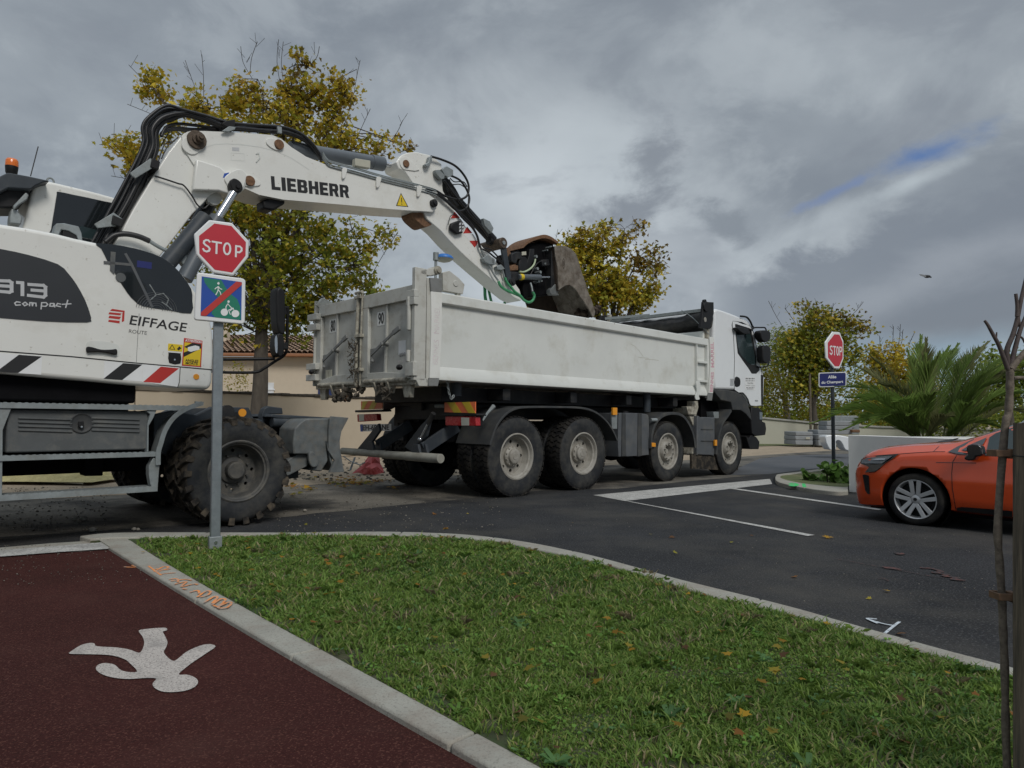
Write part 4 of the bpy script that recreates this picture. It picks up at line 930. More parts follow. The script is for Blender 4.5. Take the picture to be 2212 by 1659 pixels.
mb.build('gate_frame', MT['gate_white'], gate, bev=.006)
mb = B(); gprism(mb, [(455, 600), (466, 598), (448, 1250), (430, 1250)], 0, .03); gprism(mb, [(1022, 505), (1036, 503), (1010, 1240), (990, 1240)], 0, .03); mb.build('door_edge', MT['gate_white'], gate, bev=.003)
mb = B(); gprism(mb, [(825, 975), (960, 955), (1000, 920), (985, 1262), (820, 1270)], 0, .012); gprism(mb, [(288, 1030), (385, 1015), (440, 975), (425, 1290), (275, 1300)], 0, .012); mb.build('repair_plate', MT['gate_grey'], gate, bev=.002)
mb = B(); gprism(mb, [(322, 1190), (350, 1190), (350, 1278), (322, 1278)], .012, .02); gprism(mb, [(358, 1188), (390, 1188), (388, 1276), (358, 1276)], .012, .02); mb.build('patch', MT['cream_plastic'], gate)
def gbar(mb, p, q, w, d): (a1, z1), (a2, z2) = gmap([p])[0], gmap([q])[0]; mb.beam((AG - .03 - d, a1, z1), (AG - .03 - d, a2, z2), w, w * .5, (1, 0, 0)); return mb
for p, q, e, f in (((885, 1045), (1140, 815), (1220, 755), (895, 1110)), ((335, 1095), (560, 885), (612, 840), (342, 1160))):
    mb = B(); gbar(mb, p, q, .038, .03); gbar(mb, q, e, .058, .03); P1 = gmap([p])[0]; P2 = gmap([f])[0]; mb.tube(spline([(AG - .06, *P1), (AG - .05, P1[0] - .01, (P1[1] + P2[1]) / 2), (AG - .05, *P2)], 4), .013, 6)
    m1 = gmap([((p[0] + q[0]) // 2 + 10, (p[1] + q[1]) // 2)])[0]; mb.cyl((AG - .09, *m1), (AG + .02, *m1), .022, n=10); mb.ball((AG - .05, *P2), .024)
    mb.build('gate_lever', MT['gate_grey'], gate, bev=.003)
mb = B(); P = [(AG - .06, *gmap([(x, y)])[0]) for x, y in ((742, 385), (728, 700), (718, 1000), (712, 1370))]; mb.tube(P, .024, 10); mb.tube([(p[0] + .01, p[1] - .085, p[2]) for p in P], .013, 8); mb.cyl((P[0][0], P[0][1] + .07, P[0][2] + .01), (P[0][0], P[0][1] - .10, P[0][2] + .01), .022)
for y in (430, 840, 1200): p = gmap([(725, y)])[0]; mb.box(AG - .09, AG - .0, p[0] - .12, p[0] + .03, p[1] - .02, p[1] + .02)
mb.build('centre_bolt', MT['grimy_white'], gate, bev=.003)
mb = B(); P = gmap([(1420, 165), (1420, 1340)]); bb = .05; mb.box(AG - .07, AG + .10, bb - .05, bb + .015, 1.50, ab('Z5', 1420, 150, .05)[1]); mb.side(S('Z5', [(1365, 165), (1480, 135), (1545, 130), (1540, 205), (1470, 225), (1365, 200)], .03), .0, .07)
for y in (390, 470, 1170, 1240): z = gmap([(1400, y)])[0][1]; mb.box(AG - .095, AG - .03, -.02, .15, z - .045, z + .045)
mb.cyl((AG - .08, .10, 2.1), (AG - .08, .10, 2.5), .028, n=10); mb.cyl((AG - .08, .10, 1.72), (AG - .08, .10, 1.86), .028, n=10)
mb.build('hinge_post', MT['gate_white'], gate, bev=.006)
mb = B(); mb.box(AG - .06, AG + .10, GB1 + .005, GB1 + .03, 1.50, 2.74); mb.side([(AG - .05, 2.68), (AG + .05, 2.8), (AG + .35, 2.7), (AG + .4, 2.64), (AG, 2.64)], GB1 - .02, GB1 + .05)
for z in (1.62, 1.78, 2.35, 2.5): mb.box(AG - .10, AG - .03, GB1 - .12, GB1 + .16, z - .045, z + .045)
mb.build('hinge_post', MT['gate_white'], gate, bev=.006)
mb = B(); p = ty([(1292, 1210)])[0]; mb.ball((AG - .11, .24, 1.66), .035, .05, .035); mb.ball((AG - .11, GB1 - .02, 1.70), .035, .05, .035); mb.build('marker_lamp', MT['black_plastic'], gate)
def gtext(s, bl_, br_, tl_, m='black_paint', off=.03, bold=.03, name='lettering'):
    mb = B(); c = [Vector((AG + .02 - off, *gmap([q])[0])) for q in (bl_, br_, tl_)]; text(mb, s, *c, bold); mb.build(name, MT[m], gate, smooth=0)
mb = B(); gprism(mb, [(356, 655), (430, 640), (430, 785), (354, 795)], .002, .0035); gprism(mb, [(900, 580), (985, 568), (985, 718), (900, 728)], .002, .0035); mb.build('decal', MT['machine_white'], gate)
gtext('80', (368, 785), (420, 775), (370, 662), off=.006); gtext('90', (912, 715), (975, 705), (914, 588), off=.006)
mb = B(); gprism(mb, [(1142, 892), (1225, 885), (1225, 1040), (1142, 1045)], .0005, .002); mb.build('sticker', MT['sign_white'], gate)
gtext('ANGLES', (1155, 1045), (1222, 1035), (1155, 1028), 'grey_text', .004, .01); gtext('MORTS', (1158, 1068), (1218, 1060), (1158, 1050), 'grey_text', .004, .01); gtext('MARREL', (1140, 1140), (1245, 1118), (1140, 1105), 'ghost_pink', .004, 0)
# grime, chain and weeds caught round the centre bolt
rr = random.Random(11); mb = B(); c0 = gmap([(735, 1100)])[0]
for i in range(60):
    b = c0[0] - .03 + rr.uniform(-.09, .10); z = c0[1] + rr.uniform(-.26, .24); d = Vector((rr.uniform(-.05, .0), rr.uniform(-.06, .06), rr.uniform(-.08, .08)))
    p = Vector((AG - .10 - rr.random() * .05, b, z)); mb.tube(spline([p, p + d * .5 + Vector((0, .02, 0)), p + d], 3), .006, 4)
mb.build('debris', MT['caked_mud'], gate, smooth=0)
mb = B(); mb.cyl((AG - .03, .2, 1.515), (AG - .03, 1.15, 1.515), .032, n=12); mb.cyl((AG - .03, 1.3, 1.505), (AG - .03, GB1 - .1, 1.505), .030, n=12); mb.box(AG - .02, AG + .1, GB0, GB1, 1.45, 1.50)
for b in (.55, .85, 1.62, 1.95):
    mb.side([(AG - .08, 1.50), (AG - .02, 1.36), (AG + .04, 1.36), (AG + .08, 1.50)], b, b + .045)
for b in (.15, GB1 - .25): mb.rear([(b, 1.5), (b + .2, 1.5), (b + .14, 1.30), (b + .02, 1.30)], AG, AG + .06)
mb.build('sill_bar', MT['grimy_white'], gate, bev=.004)
rr = random.Random(12); mb = B()
for c in ((.72, 1.40), (.62, 1.34), (1.75, 1.36), (1.55, 1.36), (1.3, 1.40)):
    mb = MB(FM)
    for i in range(9): p = Vector((AG + rr.uniform(-.09, .03), c[0] + rr.uniform(-.09, .09), c[1] + rr.uniform(-.07, .07))); mb.ball(p, rr.uniform(.02, .05), jit=.25, n=7, m=5, rnd=rr)
    p = Vector((AG - .05, c[0], c[1])); mb.tube(spline([p, p + Vector((-.03, rr.uniform(-.15, .15), -.07)), p + Vector((0, rr.uniform(-.2, .2), .03))], 5), .01, 6)
    mb.build('debris', MT['caked_mud'], gate, smooth=0)
def chain(P, pts, m='galvanised', lk=.045, r=.006, name='chain'):
    sp_ = spline(pts, 24); mb = B(); d = 0; flip = 0; last = sp_[0]
    for q in sp_[1:]:
        if (q - last).length >= lk * .72:
            ax = (q - last).normalized(); s = Vector((0, 1, 0)) if flip else Vector((1, 0, 0)); s = (s - ax * s.dot(ax)).normalized(); c = (q + last) / 2
            mb.tube([c + ax * lk * .5 * math.cos(t) + s * lk * .28 * math.sin(t) for t in [6.28318 * i / 10 for i in range(11)]], r, 5, cap=False); flip ^= 1; last = q
    return mb.build(name, MT[m], P)
q1 = ab('Z6', 1540, 0, .1); q2 = ab('Z6', 1560, 170, .1); q3 = ab('Z6', 1600, 265, .1); q4 = ab('Z6', 1650, 190, .1)
chain(truck, [(q1[0], .1, 1.52), (q2[0], .1, q2[1]), (q3[0], .1, q3[1]), (q4[0], .12, q4[1])])
g_ = [gmap([p])[0] for p in ((570, 1400), (580, 1470), (600, 1530), (610, 1470))]; chain(truck, [(AG - .05, *p) for p in g_], 'rust')
# --- rear end: lights, boards, plate, under-run bar
AR = hubA[0] - .88
def rz(k, pts, a=AR): return T(k, pts, a)
print('rear', AR, rz('Z6', [(1500, 310), (1925, 300), (1930, 440), (345, 290), (640, 280), (290, 460), (1940, 630)]))
def rprism(mb, k, pts, a0, a1): mb.rear(T(k, pts, a0), a0, a1); return mb
for pts, flip in (([(1498, 312), (1925, 300), (1925, 458), (1498, 445)], 0), ([(345, 295), (640, 280), (642, 400), (345, 410)], 1)):
    mb = B(); rprism(mb, 'Z6', pts, AR, AR + .012); hz_ = mb.build('hazard_board', MT['orange_refl'], truck)
    (x0, y0), (x1, y1), (x2, y2), (x3, y3) = pts; mb = B()
    for i in range(2 if not flip else 2):
        f = .08 + i * .48 ; g = f + .25; sk = .22 if not flip else -.22
        cl = lambda v: min(1, max(0, v))
        tp_ = lambda f: (x0 + (x1 - x0) * cl(f), y0 + (y1 - y0) * cl(f)); bt_ = lambda f: (x3 + (x2 - x3) * cl(f), y3 + (y2 - y3) * cl(f))
        rprism(mb, 'Z6', [tp_(f), tp_(g), bt_(g + sk), bt_(f + sk)], AR - .003, AR - .001)
    mb.build('stripe', MT['yellow_refl'], hz_)
mb = B(); rprism(mb, 'Z6', [(1440, 455), (1925, 462), (1950, 480), (1945, 495), (1430, 490)], AR - .06, AR + .1); rprism(mb, 'Z6', [(262, 418), (640, 405), (640, 435), (262, 448)], AR - .06, AR + .1)
p = T('Z6', [(1940, 480), (1950, 640)], AR); mb.box(AR - .03, AR + .1, p[0][0] - .012, p[0][0] - .0, p[1][1], p[0][1]); mb.build('lamp_bracket', MT['black_plastic'], truck, bev=.004)
for pts, wp in (([(1508, 500), (1930, 505), (1935, 635), (1510, 630)], [(1730, 518), (1838, 520), (1838, 628), (1732, 628)]), ([(290, 475), (560, 465), (570, 560), (295, 578)], [(315, 478), (385, 472), (388, 562), (320, 566)])):
    mb = B(); rprism(mb, 'Z6', pts, AR - .05, AR + .03); lp = mb.build('tail_lamp', MT['lamp_red'], truck, bev=.008); mb = B(); rprism(mb, 'Z6', wp, AR - .054, AR - .051); mb.build('reversing_lens', MT['lamp_white'], lp)
mb = B(); rprism(mb, 'Z6', [(332, 612), (760, 605), (760, 700), (338, 714)], AR + .0, AR + .008); pt = mb.build('number_plate', MT['sign_white'], truck)
mb = B(); rprism(mb, 'Z6', [(333, 614), (366, 613), (370, 712), (339, 713)], AR - .003, AR - .001); mb.build('blue_band', MT['sign_blue'], pt)
mb = B(); c = [Vector((AR - .003, *bz('Z6', x, y, AR))) for x, y in ((372, 700), (740, 690), (370, 624))]; text(mb, 'EH-685-NE', *c, .03); mb.build('lettering', MT['black_paint'], pt, smooth=0)
# cross-member with maker's lettering and holes
mb = B(); rprism(mb, 'Z6', [(650, 250), (1180, 235), (1180, 420), (1060, 385), (1000, 360), (800, 365), (740, 400), (650, 420)], AR + .15, AR + .2)
rprism(mb, 'Z6', [(800, 478), (1160, 470), (1130, 640), (800, 635)], AR + .3, AR + .34); cm = mb.build('cross_member', MT['dark_metal'], truck, bev=.004)
mb = B(); c = [Vector((AR + .148, *bz('Z6', x, y, AR + .148))) for x, y in ((725, 342), (1040, 332), (725, 315))]; text(mb, 'BENNES MARREL', *c, .03); mb.build('lettering', MT['black_paint'], cm, smooth=0)
mb = B()
for x in (860, 935, 995, 1060, 1120):
    for y in (515, 588 if x > 900 else 605): p = bz('Z6', x, y, AR + .29); mb.cyl((AR + .285, *p), (AR + .302, *p), .012, n=8)
mb.build('bolt_hole', MT['under_black'], cm)
AU = hubA[0] - 1.32
mb = B(); L = [bz('Z6', x, y, AU) for x, y in ((1445, 1080), (800, 1065), (400, 1070), (85, 1005))]
ub = lambda f: (AU, *f)
pA, pB = ub(bz('Z6', 1450, 1082, AU)), ub(bz('Z6', 90, 1002, AU)); print('bar', pA, pB); bz_ = .5 * (pA[2] + pB[2])
pA = (AU, pA[1], .56); pB = (AU, min(pB[1], 2.44), .56); 
pA = (AU, pA[1], pA[2]); mb.cyl(pA, (AU, pA[1] + .72, .56), .058, n=20); mb.cyl((AU, pA[1] + .70, .56), (AU, pA[1] + 1.2, .555), .052, n=20); mb.cyl((AU, pA[1] + 1.18, .56), pB, .050, n=20)
mb.build('underrun_bar', MT['bar_grey'], truck, bev=.004)
mb = B()
for k, pts in (('Z6', [(960, 925), (1190, 625), (1340, 470), (1260, 780), (1100, 930), (1080, 1000)]), ('Z6', [(290, 975), (600, 600), (620, 700), (440, 960)])): mb.rear(T(k, pts, AU + .10), AU + .08, AU + .12)
b1 = pA[1] + .50; b2 = pA[1] + 1.55
for b in (b1, b2): mb.rear([(b - .10, .58), (b + .10, .58), (b + .05, .72), (b - .05, .72)], AU - .02, AU + .02); mb.rear([(b - .10, .58), (b + .10, .58), (b + .05, .72), (b - .05, .72)], AU + .10, AU + .14); mb.beam((AU + .1, b, .66), (hubA[0] - .7, b - .05, .95), .05, .16)
ar = mb.build('underrun_arm', MT['slate_metal'], truck, bev=.005)
mb = B(); p = [bz('Z6', x, y, AU + .05) for x, y in ((1350, 460), (1275, 600), (1160, 820))]; mb.cyl((AU + .05, *p[0]), (AU + .05, *p[1]), .032); mb.build('cylinder', MT['dark_metal'], ar)
mb = B(); mb.cyl((AU + .05, *p[1]), (AU + .05, *p[2]), .014); mb.ball((AU + .05, *p[2]), .03); mb.build('rod', MT['chrome'], ar)
# --- mudguards
def mud(near, b0, b1, P=truck, lip=.03, m='fender_grey', name='mudguard'):
    mb = B(); pts = [Vector((a, 0, z)) for a, z in near]; sp_ = spline(pts, 4); n = len(sp_); v1, v2 = [], []
    for i, p in enumerate(sp_):
        d = (sp_[min(i + 1, n - 1)] - sp_[max(i - 1, 0)]).normalized(); nr = Vector((-d.z, 0, d.x)); v1.append((p.x, p.z)); v2.append((p.x - nr.x * .012, p.z - nr.z * .012))
    mb.side(v1 + v2[::-1], b0, b1)
    out = []
    for i, p in enumerate(sp_):
        d = (sp_[min(i + 1, n - 1)] - sp_[max(i - 1, 0)]).normalized(); nr = Vector((-d.z, 0, d.x)); out.append((p.x - nr.x * lip, p.z - nr.z * lip))
    mb.side(v1 + out[::-1], b0 - .012, b0); return mb.build(name, MT[m], P, bev=.004, smooth=50)
m1 = mud(S('Z7', [(300, 398), (322, 330), (350, 265), (400, 205), (460, 170), (540, 160), (700, 160), (860, 165), (950, 190), (1020, 245), (1065, 310), (1092, 372)], -.02), -.02, .66)
mud([(a, z) for a, z in S('Z7', [(300, 398), (322, 330), (350, 265), (400, 205), (460, 170), (540, 160), (700, 160), (860, 165), (950, 190), (1020, 245), (1065, 310), (1092, 372)], -.02)], TW - .66, TW)
q = S('Z7', [(320, 170)], .1)[0]
mb = B(); mb.cyl((AR + .1, .12, q[1] + .02), (AR + .1, .8, q[1] + .02), .03); mb.tube([(ab('Z7', 330, 160, -.03)[0], -.03, ab('Z7', 330, 160, -.03)[1]), (ab('Z7', 290, 205, -.03)[0], -.03, ab('Z7', 290, 205, -.03)[1]), (ab('Z7', 262, 250, -.03)[0], -.03, ab('Z7', 262, 250, -.03)[1])], [.03, .018, .012]); mb.build('bracket', MT['galvanised'], m1)
ax2 = S('Z7', [(1292, 420), (1296, 340), (1320, 262), (1365, 212), (1430, 196), (1490, 212), (1532, 265), (1560, 335), (1572, 415)], -.01)
mud(ax2, -.01, .5, lip=.05); mud(ax2, TW - .5, TW, lip=.05)
ax1 = S('Z7', [(1692, 455), (1706, 350), (1730, 265), (1765, 212), (1785, 180)], .0)
mud(ax1, .0, .5, lip=.05)
mb = B(); mb.side(S('Z7', [(1545, 452), (1690, 458), (1710, 552), (1548, 545)], .05), .05, .09); mb.side(S('Z7', [(1800, 460), (1840, 440), (1830, 560), (1790, 560)], .5), .5, .52); mb.build('mud_flap', MT['mud_rubber'], truck)
# --- tank, boxes, lamps
tk = sp2(S('Z7', [(1100, 215), (1120, 202), (1260, 208), (1282, 232), (1285, 300), (1283, 440), (1270, 462), (1120, 470), (1098, 455), (1096, 300)], .03), 3)
mb = B(); mb.side(tk, .03, .62); tnk = mb.build('fuel_tank', MT['tank_grey'], truck, bev=.03, seg=4, smooth=50)
mb = B()
for x0, x1 in ((1120, 1140), (1218, 1238)): mb.side(S('Z7', [(x0, 203), (x1, 204), (x1 + 2, 466), (x0 - 4, 470)], .02), .014, .635)
q = ab('Z7', 1135, 200, .3); mb.build('tank_strap', MT['fender_grey'], tnk, bev=.004); mb = B(); mb.cyl((ab('Z7', 1135, 200, .2)[0], .2, ab('Z7', 1135, 205, .2)[1] - .02), (ab('Z7', 1135, 200, .2)[0], .2, ab('Z7', 1135, 190, .2)[1]), .06, n=16); mb.build('filler_cap', MT['black_plastic'], tnk)
bx = sp2(S('Z7', [(1582, 235), (1600, 228), (1680, 232), (1688, 245), (1686, 450), (1670, 462), (1590, 458), (1580, 445)], .02), 2)
mb = B(); mb.side(bx, .02, .4); tb_ = mb.build('storage_box', MT['tank_grey'], truck, bev=.015, seg=3)
mb = B()
for y in (300, 372): mb.side(S('Z7', [(1604, y), (1678, y + 1), (1678, y + 6), (1604, y + 5)], .015), .010, .0195)
mb.build('rib', MT['fender_grey'], tb_)
mb = B(); mb.side(S('Z7', [(1535, 225), (1578, 225), (1578, 455), (1550, 455), (1565, 300)], .1), .1, .45); mb.box(ab('Z7', 1545, 180, .1)[0], ab('Z7', 1590, 180, .1)[0], .15, .5, ab('Z7', 1540, 225, .1)[1], ab('Z7', 1540, 170, .1)[1]); mb.side(S('Y1', [(1245, 1250), (1305, 1250), (1310, 1320), (1290, 1400), (1200, 1400), (1180, 1310), (1245, 1310)], .08), .08, .2); mb.build('lock_bracket', MT['grimy_white'], truck, bev=.006)
mb = B()
for pts in ([(1062, 170), (1088, 170), (1088, 215), (1062, 215)], [(1302, 385), (1324, 387), (1324, 411), (1302, 410)], [(1689, 368), (1702, 368), (1702, 404), (1689, 404)]): mb.side(S('Z7', pts, -.03), -.035, .0)
mb.build('side_marker', MT['amber'], truck, bev=.004)
mb = B(); mb.side(S('Z7', [(1055, 200), (1075, 170), (1092, 172), (1090, 300), (1060, 300)], .0), .005, .03); mb.cyl((ab('Z7', 1305, 245, 0)[0] - .05, .0, ab('Z7', 1305, 245, 0)[1]), (ab('Z7', 1305, 245, 0)[0] + .08, -.03, ab('Z7', 1305, 245, 0)[1]), .03); mb.side(S('Z7', [(1680, 195), (1712, 195), (1714, 235), (1685, 235)], .05), .05, .2); mb.build('fittings', MT['galvanised'], truck, bev=.003)
# --- cab
CB = .04
cab_o = S('Y1', [(1492, 1122), (1478, 1000), (1478, 560), (1490, 240), (1515, 228), (1580, 245), (1700, 290), (1800, 330), (1870, 370), (1905, 425), (1945, 560), (1975, 720), (2000, 880), (2030, 940), (2042, 1000), (2036, 1200), (2030, 1285), (1990, 1312), (1885, 1312), (1858, 1240), (1800, 1160), (1700, 1128)], CB)
mb = B(); mb.side(cab_o, CB, TW - .06); cab = mb.build('cab', MT['cab_white'], truck, bev=.05, seg=4, smooth=50)
def cp(mb, pts, d, k='Y1', th=None): mb.side(S(k, pts, CB - d), CB - d, CB - d + (th or d + .01)); return mb
mb = B(); cp(mb, sp2([(1692, 368), (1800, 400), (1893, 432), (1945, 620), (1990, 860), (2010, 960), (2012, 1200), (2008, 1285), (1990, 1300), (1890, 1300), (1865, 1235), (1805, 1155), (1712, 1125), (1714, 800), (1700, 500)], 2), .006); dr = mb.build('door', MT['cab_white'], cab, bev=.003)
mb = B(); cp(mb, sp2([(1690, 363), (1896, 428), (1950, 620), (1994, 858), (2016, 960), (2018, 1285), (2014, 1304), (1888, 1306), (1862, 1240), (1803, 1161), (1707, 1130), (1708, 800), (1694, 500)], 2), .0025); mb.build('door_gap', MT['black_paint'], cab)
mb = B(); cp(mb, [(1716, 400), (1730, 398), (1850, 435), (1893, 452), (1922, 600), (1950, 760), (1952, 852), (1985, 872), (1984, 910), (1950, 948), (1900, 946), (1865, 890), (1800, 800), (1745, 720), (1728, 560)], .010, th=.008); wf = mb.build('window_frame', MT['black_plastic'], dr, bev=.002)
mb = B(); cp(mb, sp2([(1730, 470), (1760, 452), (1872, 480), (1900, 600), (1935, 760), (1938, 842), (1880, 842), (1815, 780), (1765, 715), (1742, 620)], 2), .013, th=.004); mb.build('window', MT['glass_tint'], dr)
mb = B(); cp(mb, sp2([(1716, 990), (1750, 985), (1772, 1010), (1774, 1060), (1760, 1088), (1716, 1088)], 2), .012, th=.008); mb.build('handle', MT['black_plastic'], dr, bev=.003)
mb = B(); cp(mb, [(1826, 980), (1940, 985), (1938, 1132), (1824, 1122)], .0085, th=.002); dn = mb.build('notice', MT['sign_white'], dr)
for s, p in (('Travaux Publics', [(1850, 1060), (1915, 1062), (1850, 1040)]), ('Transports - Location', [(1830, 1085), (1936, 1090), (1830, 1070)])): stext(dn, s, 'Y1', *p, CB - .0095, 'grey_text', 'lettering', .0)
mb = B()
for y, x0, x1, h in ((994, 1832, 1935, 16), (1022, 1832, 1932, 9), (1098, 1840, 1930, 9), (1113, 1850, 1918, 7)): 
    n = 16
    for i in range(n):
        if i % 5 == 4: continue
        xa = x0 + (x1 - x0) * i / n; mb.side(S('Y1', [(xa, y), (xa + (x1 - x0) / n * .7, y), (xa + (x1 - x0) / n * .7, y + h), (xa, y + h)], CB - .0095), CB - .0095, CB - .0092)
mb.build('small_print', MT['grey_text'], dn, smooth=0)
stext(dr, '450', 'Y1', (1932, 1255), (1968, 1256), (1934, 1238), CB - .0085, 'grey_text', 'lettering', .02)
mb = B(); cp(mb, [(2000, 960), (2028, 962), (2024, 1280), (2004, 1290)], .008, th=.1); mb.build('corner_grille', MT['black_plastic'], cab, bev=.004)
# louvres, wheel-arch cladding, bumper
mb = B()
for i in range(9): y = 1005 + i * 9; cp(mb, [(1662, y), (1700, y + 1), (1700, y + 4), (1662, y + 3)], .004)
mb.build('louvre', MT['tank_grey'], cab, smooth=0)
cl = S('Y1', [(1470, 1122), (1640, 1130), (1720, 1145), (1790, 1180), (1845, 1255), (1885, 1370), (1902, 1465), (1875, 1440), (1835, 1390), (1780, 1352), (1690, 1350), (1672, 1262), (1560, 1240), (1510, 1180)], CB - .04)
mb = B(); mb.side(cl, CB - .04, .5); mb.side(cl, TW - .5, TW); mb.build('arch_cladding', MT['fender_grey'], truck, bev=.015, seg=3)
mb = B(); mb.side(S('Z7', [(1915, 165), (1960, 170), (1980, 190), (1982, 255), (2000, 262), (2006, 300), (2000, 338), (1940, 345), (1918, 330), (1912, 250)], CB - .01), CB - .01, TW - .03); mb.side(S('Z7', [(1882, 345), (1900, 360), (1915, 335), (1945, 350), (1965, 380), (1960, 425), (1905, 425)], .06), .06, .35)
mb.box(hubA[3] + .45, hubA[3] + .75, .3, TW - .3, .55, 1.05); mb.build('bumper', MT['black_plastic'], truck, bev=.015)
mb = B(); mb.side(S('Z7', [(1965, 195), (1984, 198), (1984, 245), (1966, 245)], CB - .02), CB - .015, .3); mb.build('headlight', MT['car_lens'], truck, bev=.01)
mb = B(); mb.box(E1 + .2, hubA[3] + .3, .3, TW - .3, 1.1, 1.45); mb.build('cab_floor', MT['under_black'], truck)
def mirror(pts, k='Y1', b=-.16, th=.14, name='mirror', gl=None):
    mb = B(); mb.side(sp2(S(k, pts, b), 3), b, b + th); return mb.build(name, MT['black_plastic'], truck, bev=.02, seg=3, smooth=60)
mr = mirror([(2000, 478), (2030, 466), (2090, 472), (2108, 500), (2106, 560), (2085, 590), (2045, 598), (2015, 570), (2000, 520)])
mirror([(2028, 650), (2060, 632), (2100, 650), (2112, 700), (2108, 790), (2090, 828), (2050, 830), (2028, 800), (2024, 720)])
def stube(k, pts, b0, b1, r, m, name, P, n=8, sm=5):
    m_ = len(pts); L = [Vector((ab(k, x, y, b0 + (b1 - b0) * i / max(1, m_ - 1))[0], b0 + (b1 - b0) * i / max(1, m_ - 1), ab(k, x, y, b0 + (b1 - b0) * i / max(1, m_ - 1))[1])) for i, (x, y) in enumerate(pts)]
    mb = B(); mb.tube(spline(L, sm), r, n); return mb.build(name, MT[m], P, smooth=60)
stube('Y1', [(1900, 470), (1925, 440), (2000, 437), (2045, 440), (2060, 470)], .02, -.10, .016, 'black_plastic', 'mirror_arm', truck)
stube('Y1', [(1960, 872), (2000, 875), (2060, 868), (2082, 845), (2085, 820)], .02, -.10, .014, 'black_plastic', 'mirror_arm', truck)
stube('Y1', [(1775, 312), (1840, 322), (1880, 365), (1905, 420), (1918, 440), (1890, 470)], .02, .0, .02, 'black_plastic', 'grab_rail', truck)
mb = B(); mb.side(sp2(S('Y1', [(1728, 440), (1780, 434), (1850, 455), (1878, 490), (1870, 508), (1820, 512), (1765, 480)], -.06), 3), -.07, .03); mb.build('kerb_mirror', MT['black_plastic'], truck, bev=.015, seg=3, smooth=60)
# satellite receiver on a rod above the rear corner
t = thing('survey_antenna', FM @ Matrix.Translation((AG + .55, .95, 1.6)), 'blue and cream dome antenna on a metal rod rising above the truck corner', 'antenna')
c = Vector((ab('Z4', 347, 932, .95)[0], .95, ab('Z4', 347, 932, .95)[1])); rad = abs(ab('Z4', 430, 932, .95)[0] - ab('Z4', 265, 932, .95)[0]) * .36
mb = MB(FM); mb.lathe(c, (0, 0, 1), [(0, rad * .42), (rad * .5, rad * .36), (rad * .85, rad * .20), (rad, .0), (rad * .98, -rad * .12)], 32); mb.build('dome', MT['blue_dome'], t, smooth=60)
mb = MB(FM); mb.lathe(c, (0, 0, 1), [(rad * .97, -rad * .12), (rad * .7, -rad * .32), (rad * .3, -rad * .44), (0, -rad * .46)], 32); mb.build('base', MT['cream_plastic'], t, smooth=60)
cr_ = Vector((ab('Z4', 283, 960, .95)[0], .95, 0)); mb = MB(FM); mb.cyl((cr_.x, .95, 1.6), (cr_.x, .95, c.z - .02), .02); mb.cyl((cr_.x, .95, c.z - .06), (cr_.x, .95, c.z + .05), .04); mb.build('rod', MT['galvanised'], t)
# ================================================================ WHEELED EXCAVATOR
wc = mf(G('V', 515, 1137)); EB = wc.y; EW = 2.5; print('exc', wc)
hz0 = .525
exc = thing('wheeled_excavator', FM @ Matrix.Translation((wc.x - 1.25, EB + EW / 2, 0)), 'large white wheeled excavator reaching its boom over the truck to load it', 'excavator')
BP = EB + 1.02; BQ = EB + 1.46                           # near and far face of the boom
# wheels: twin tyres with lugs
def ag_tyre(mb, a, z, b0, w, r, ri, dirn, ph=0.0):
    mb.cur = 0
    mb.lathe((a, b0, z), (0, dirn, 0), [(ri, .05), (ri + .012, .018), (ri + .03, .01), (ri + .07, -.004), (r - .09, -.002), (r - .05, .018)], 60)
    mb.lathe((a, b0, z), (0, dirn, 0), [(ri, w - .05), (ri + .03, w - .01), (ri + .07, w), (r - .09, w), (r - .05, w - .018)], 60)
    mb.cur = 1
    mb.lathe((a, b0, z), (0, dirn, 0), [(r - .05, .018), (r - .035, .05), (r - .028, w / 2), (r - .035, w - .05), (r - .05, w - .018)], 60)
    m = 22
    for sd in (0, 1):
        for i in range(m):
            t0 = 6.28318 * (i + .5 * sd + ph) / m; wd = .40 * 6.28318 / m; sw = .62 * 6.28318 / m; vs = []
            for f in (0, .5, 1):
                u = f * w * .56; uu = u if sd == 0 else w - u; t = t0 + sw * f; ww = wd * (1 - .35 * f)
                rin = r - (.085 if f == 0 else .04); rout = r - (.016 if f == 0 else .002)
                if f == 0: uu = -.006 if sd == 0 else w + .006
                for rr_ in (rin, rout):
                    for tt in (t - ww / 2, t + ww / 2): vs.append((a + rr_ * math.cos(tt), b0 + dirn * uu, z + rr_ * math.sin(tt)))
            mb.add(vs, [[2, 3, 7, 6], [6, 7, 11, 10], [0, 2, 6, 4], [4, 6, 10, 8], [1, 5, 7, 3], [5, 9, 11, 7], [0, 1, 3, 2], [8, 10, 11, 9]])
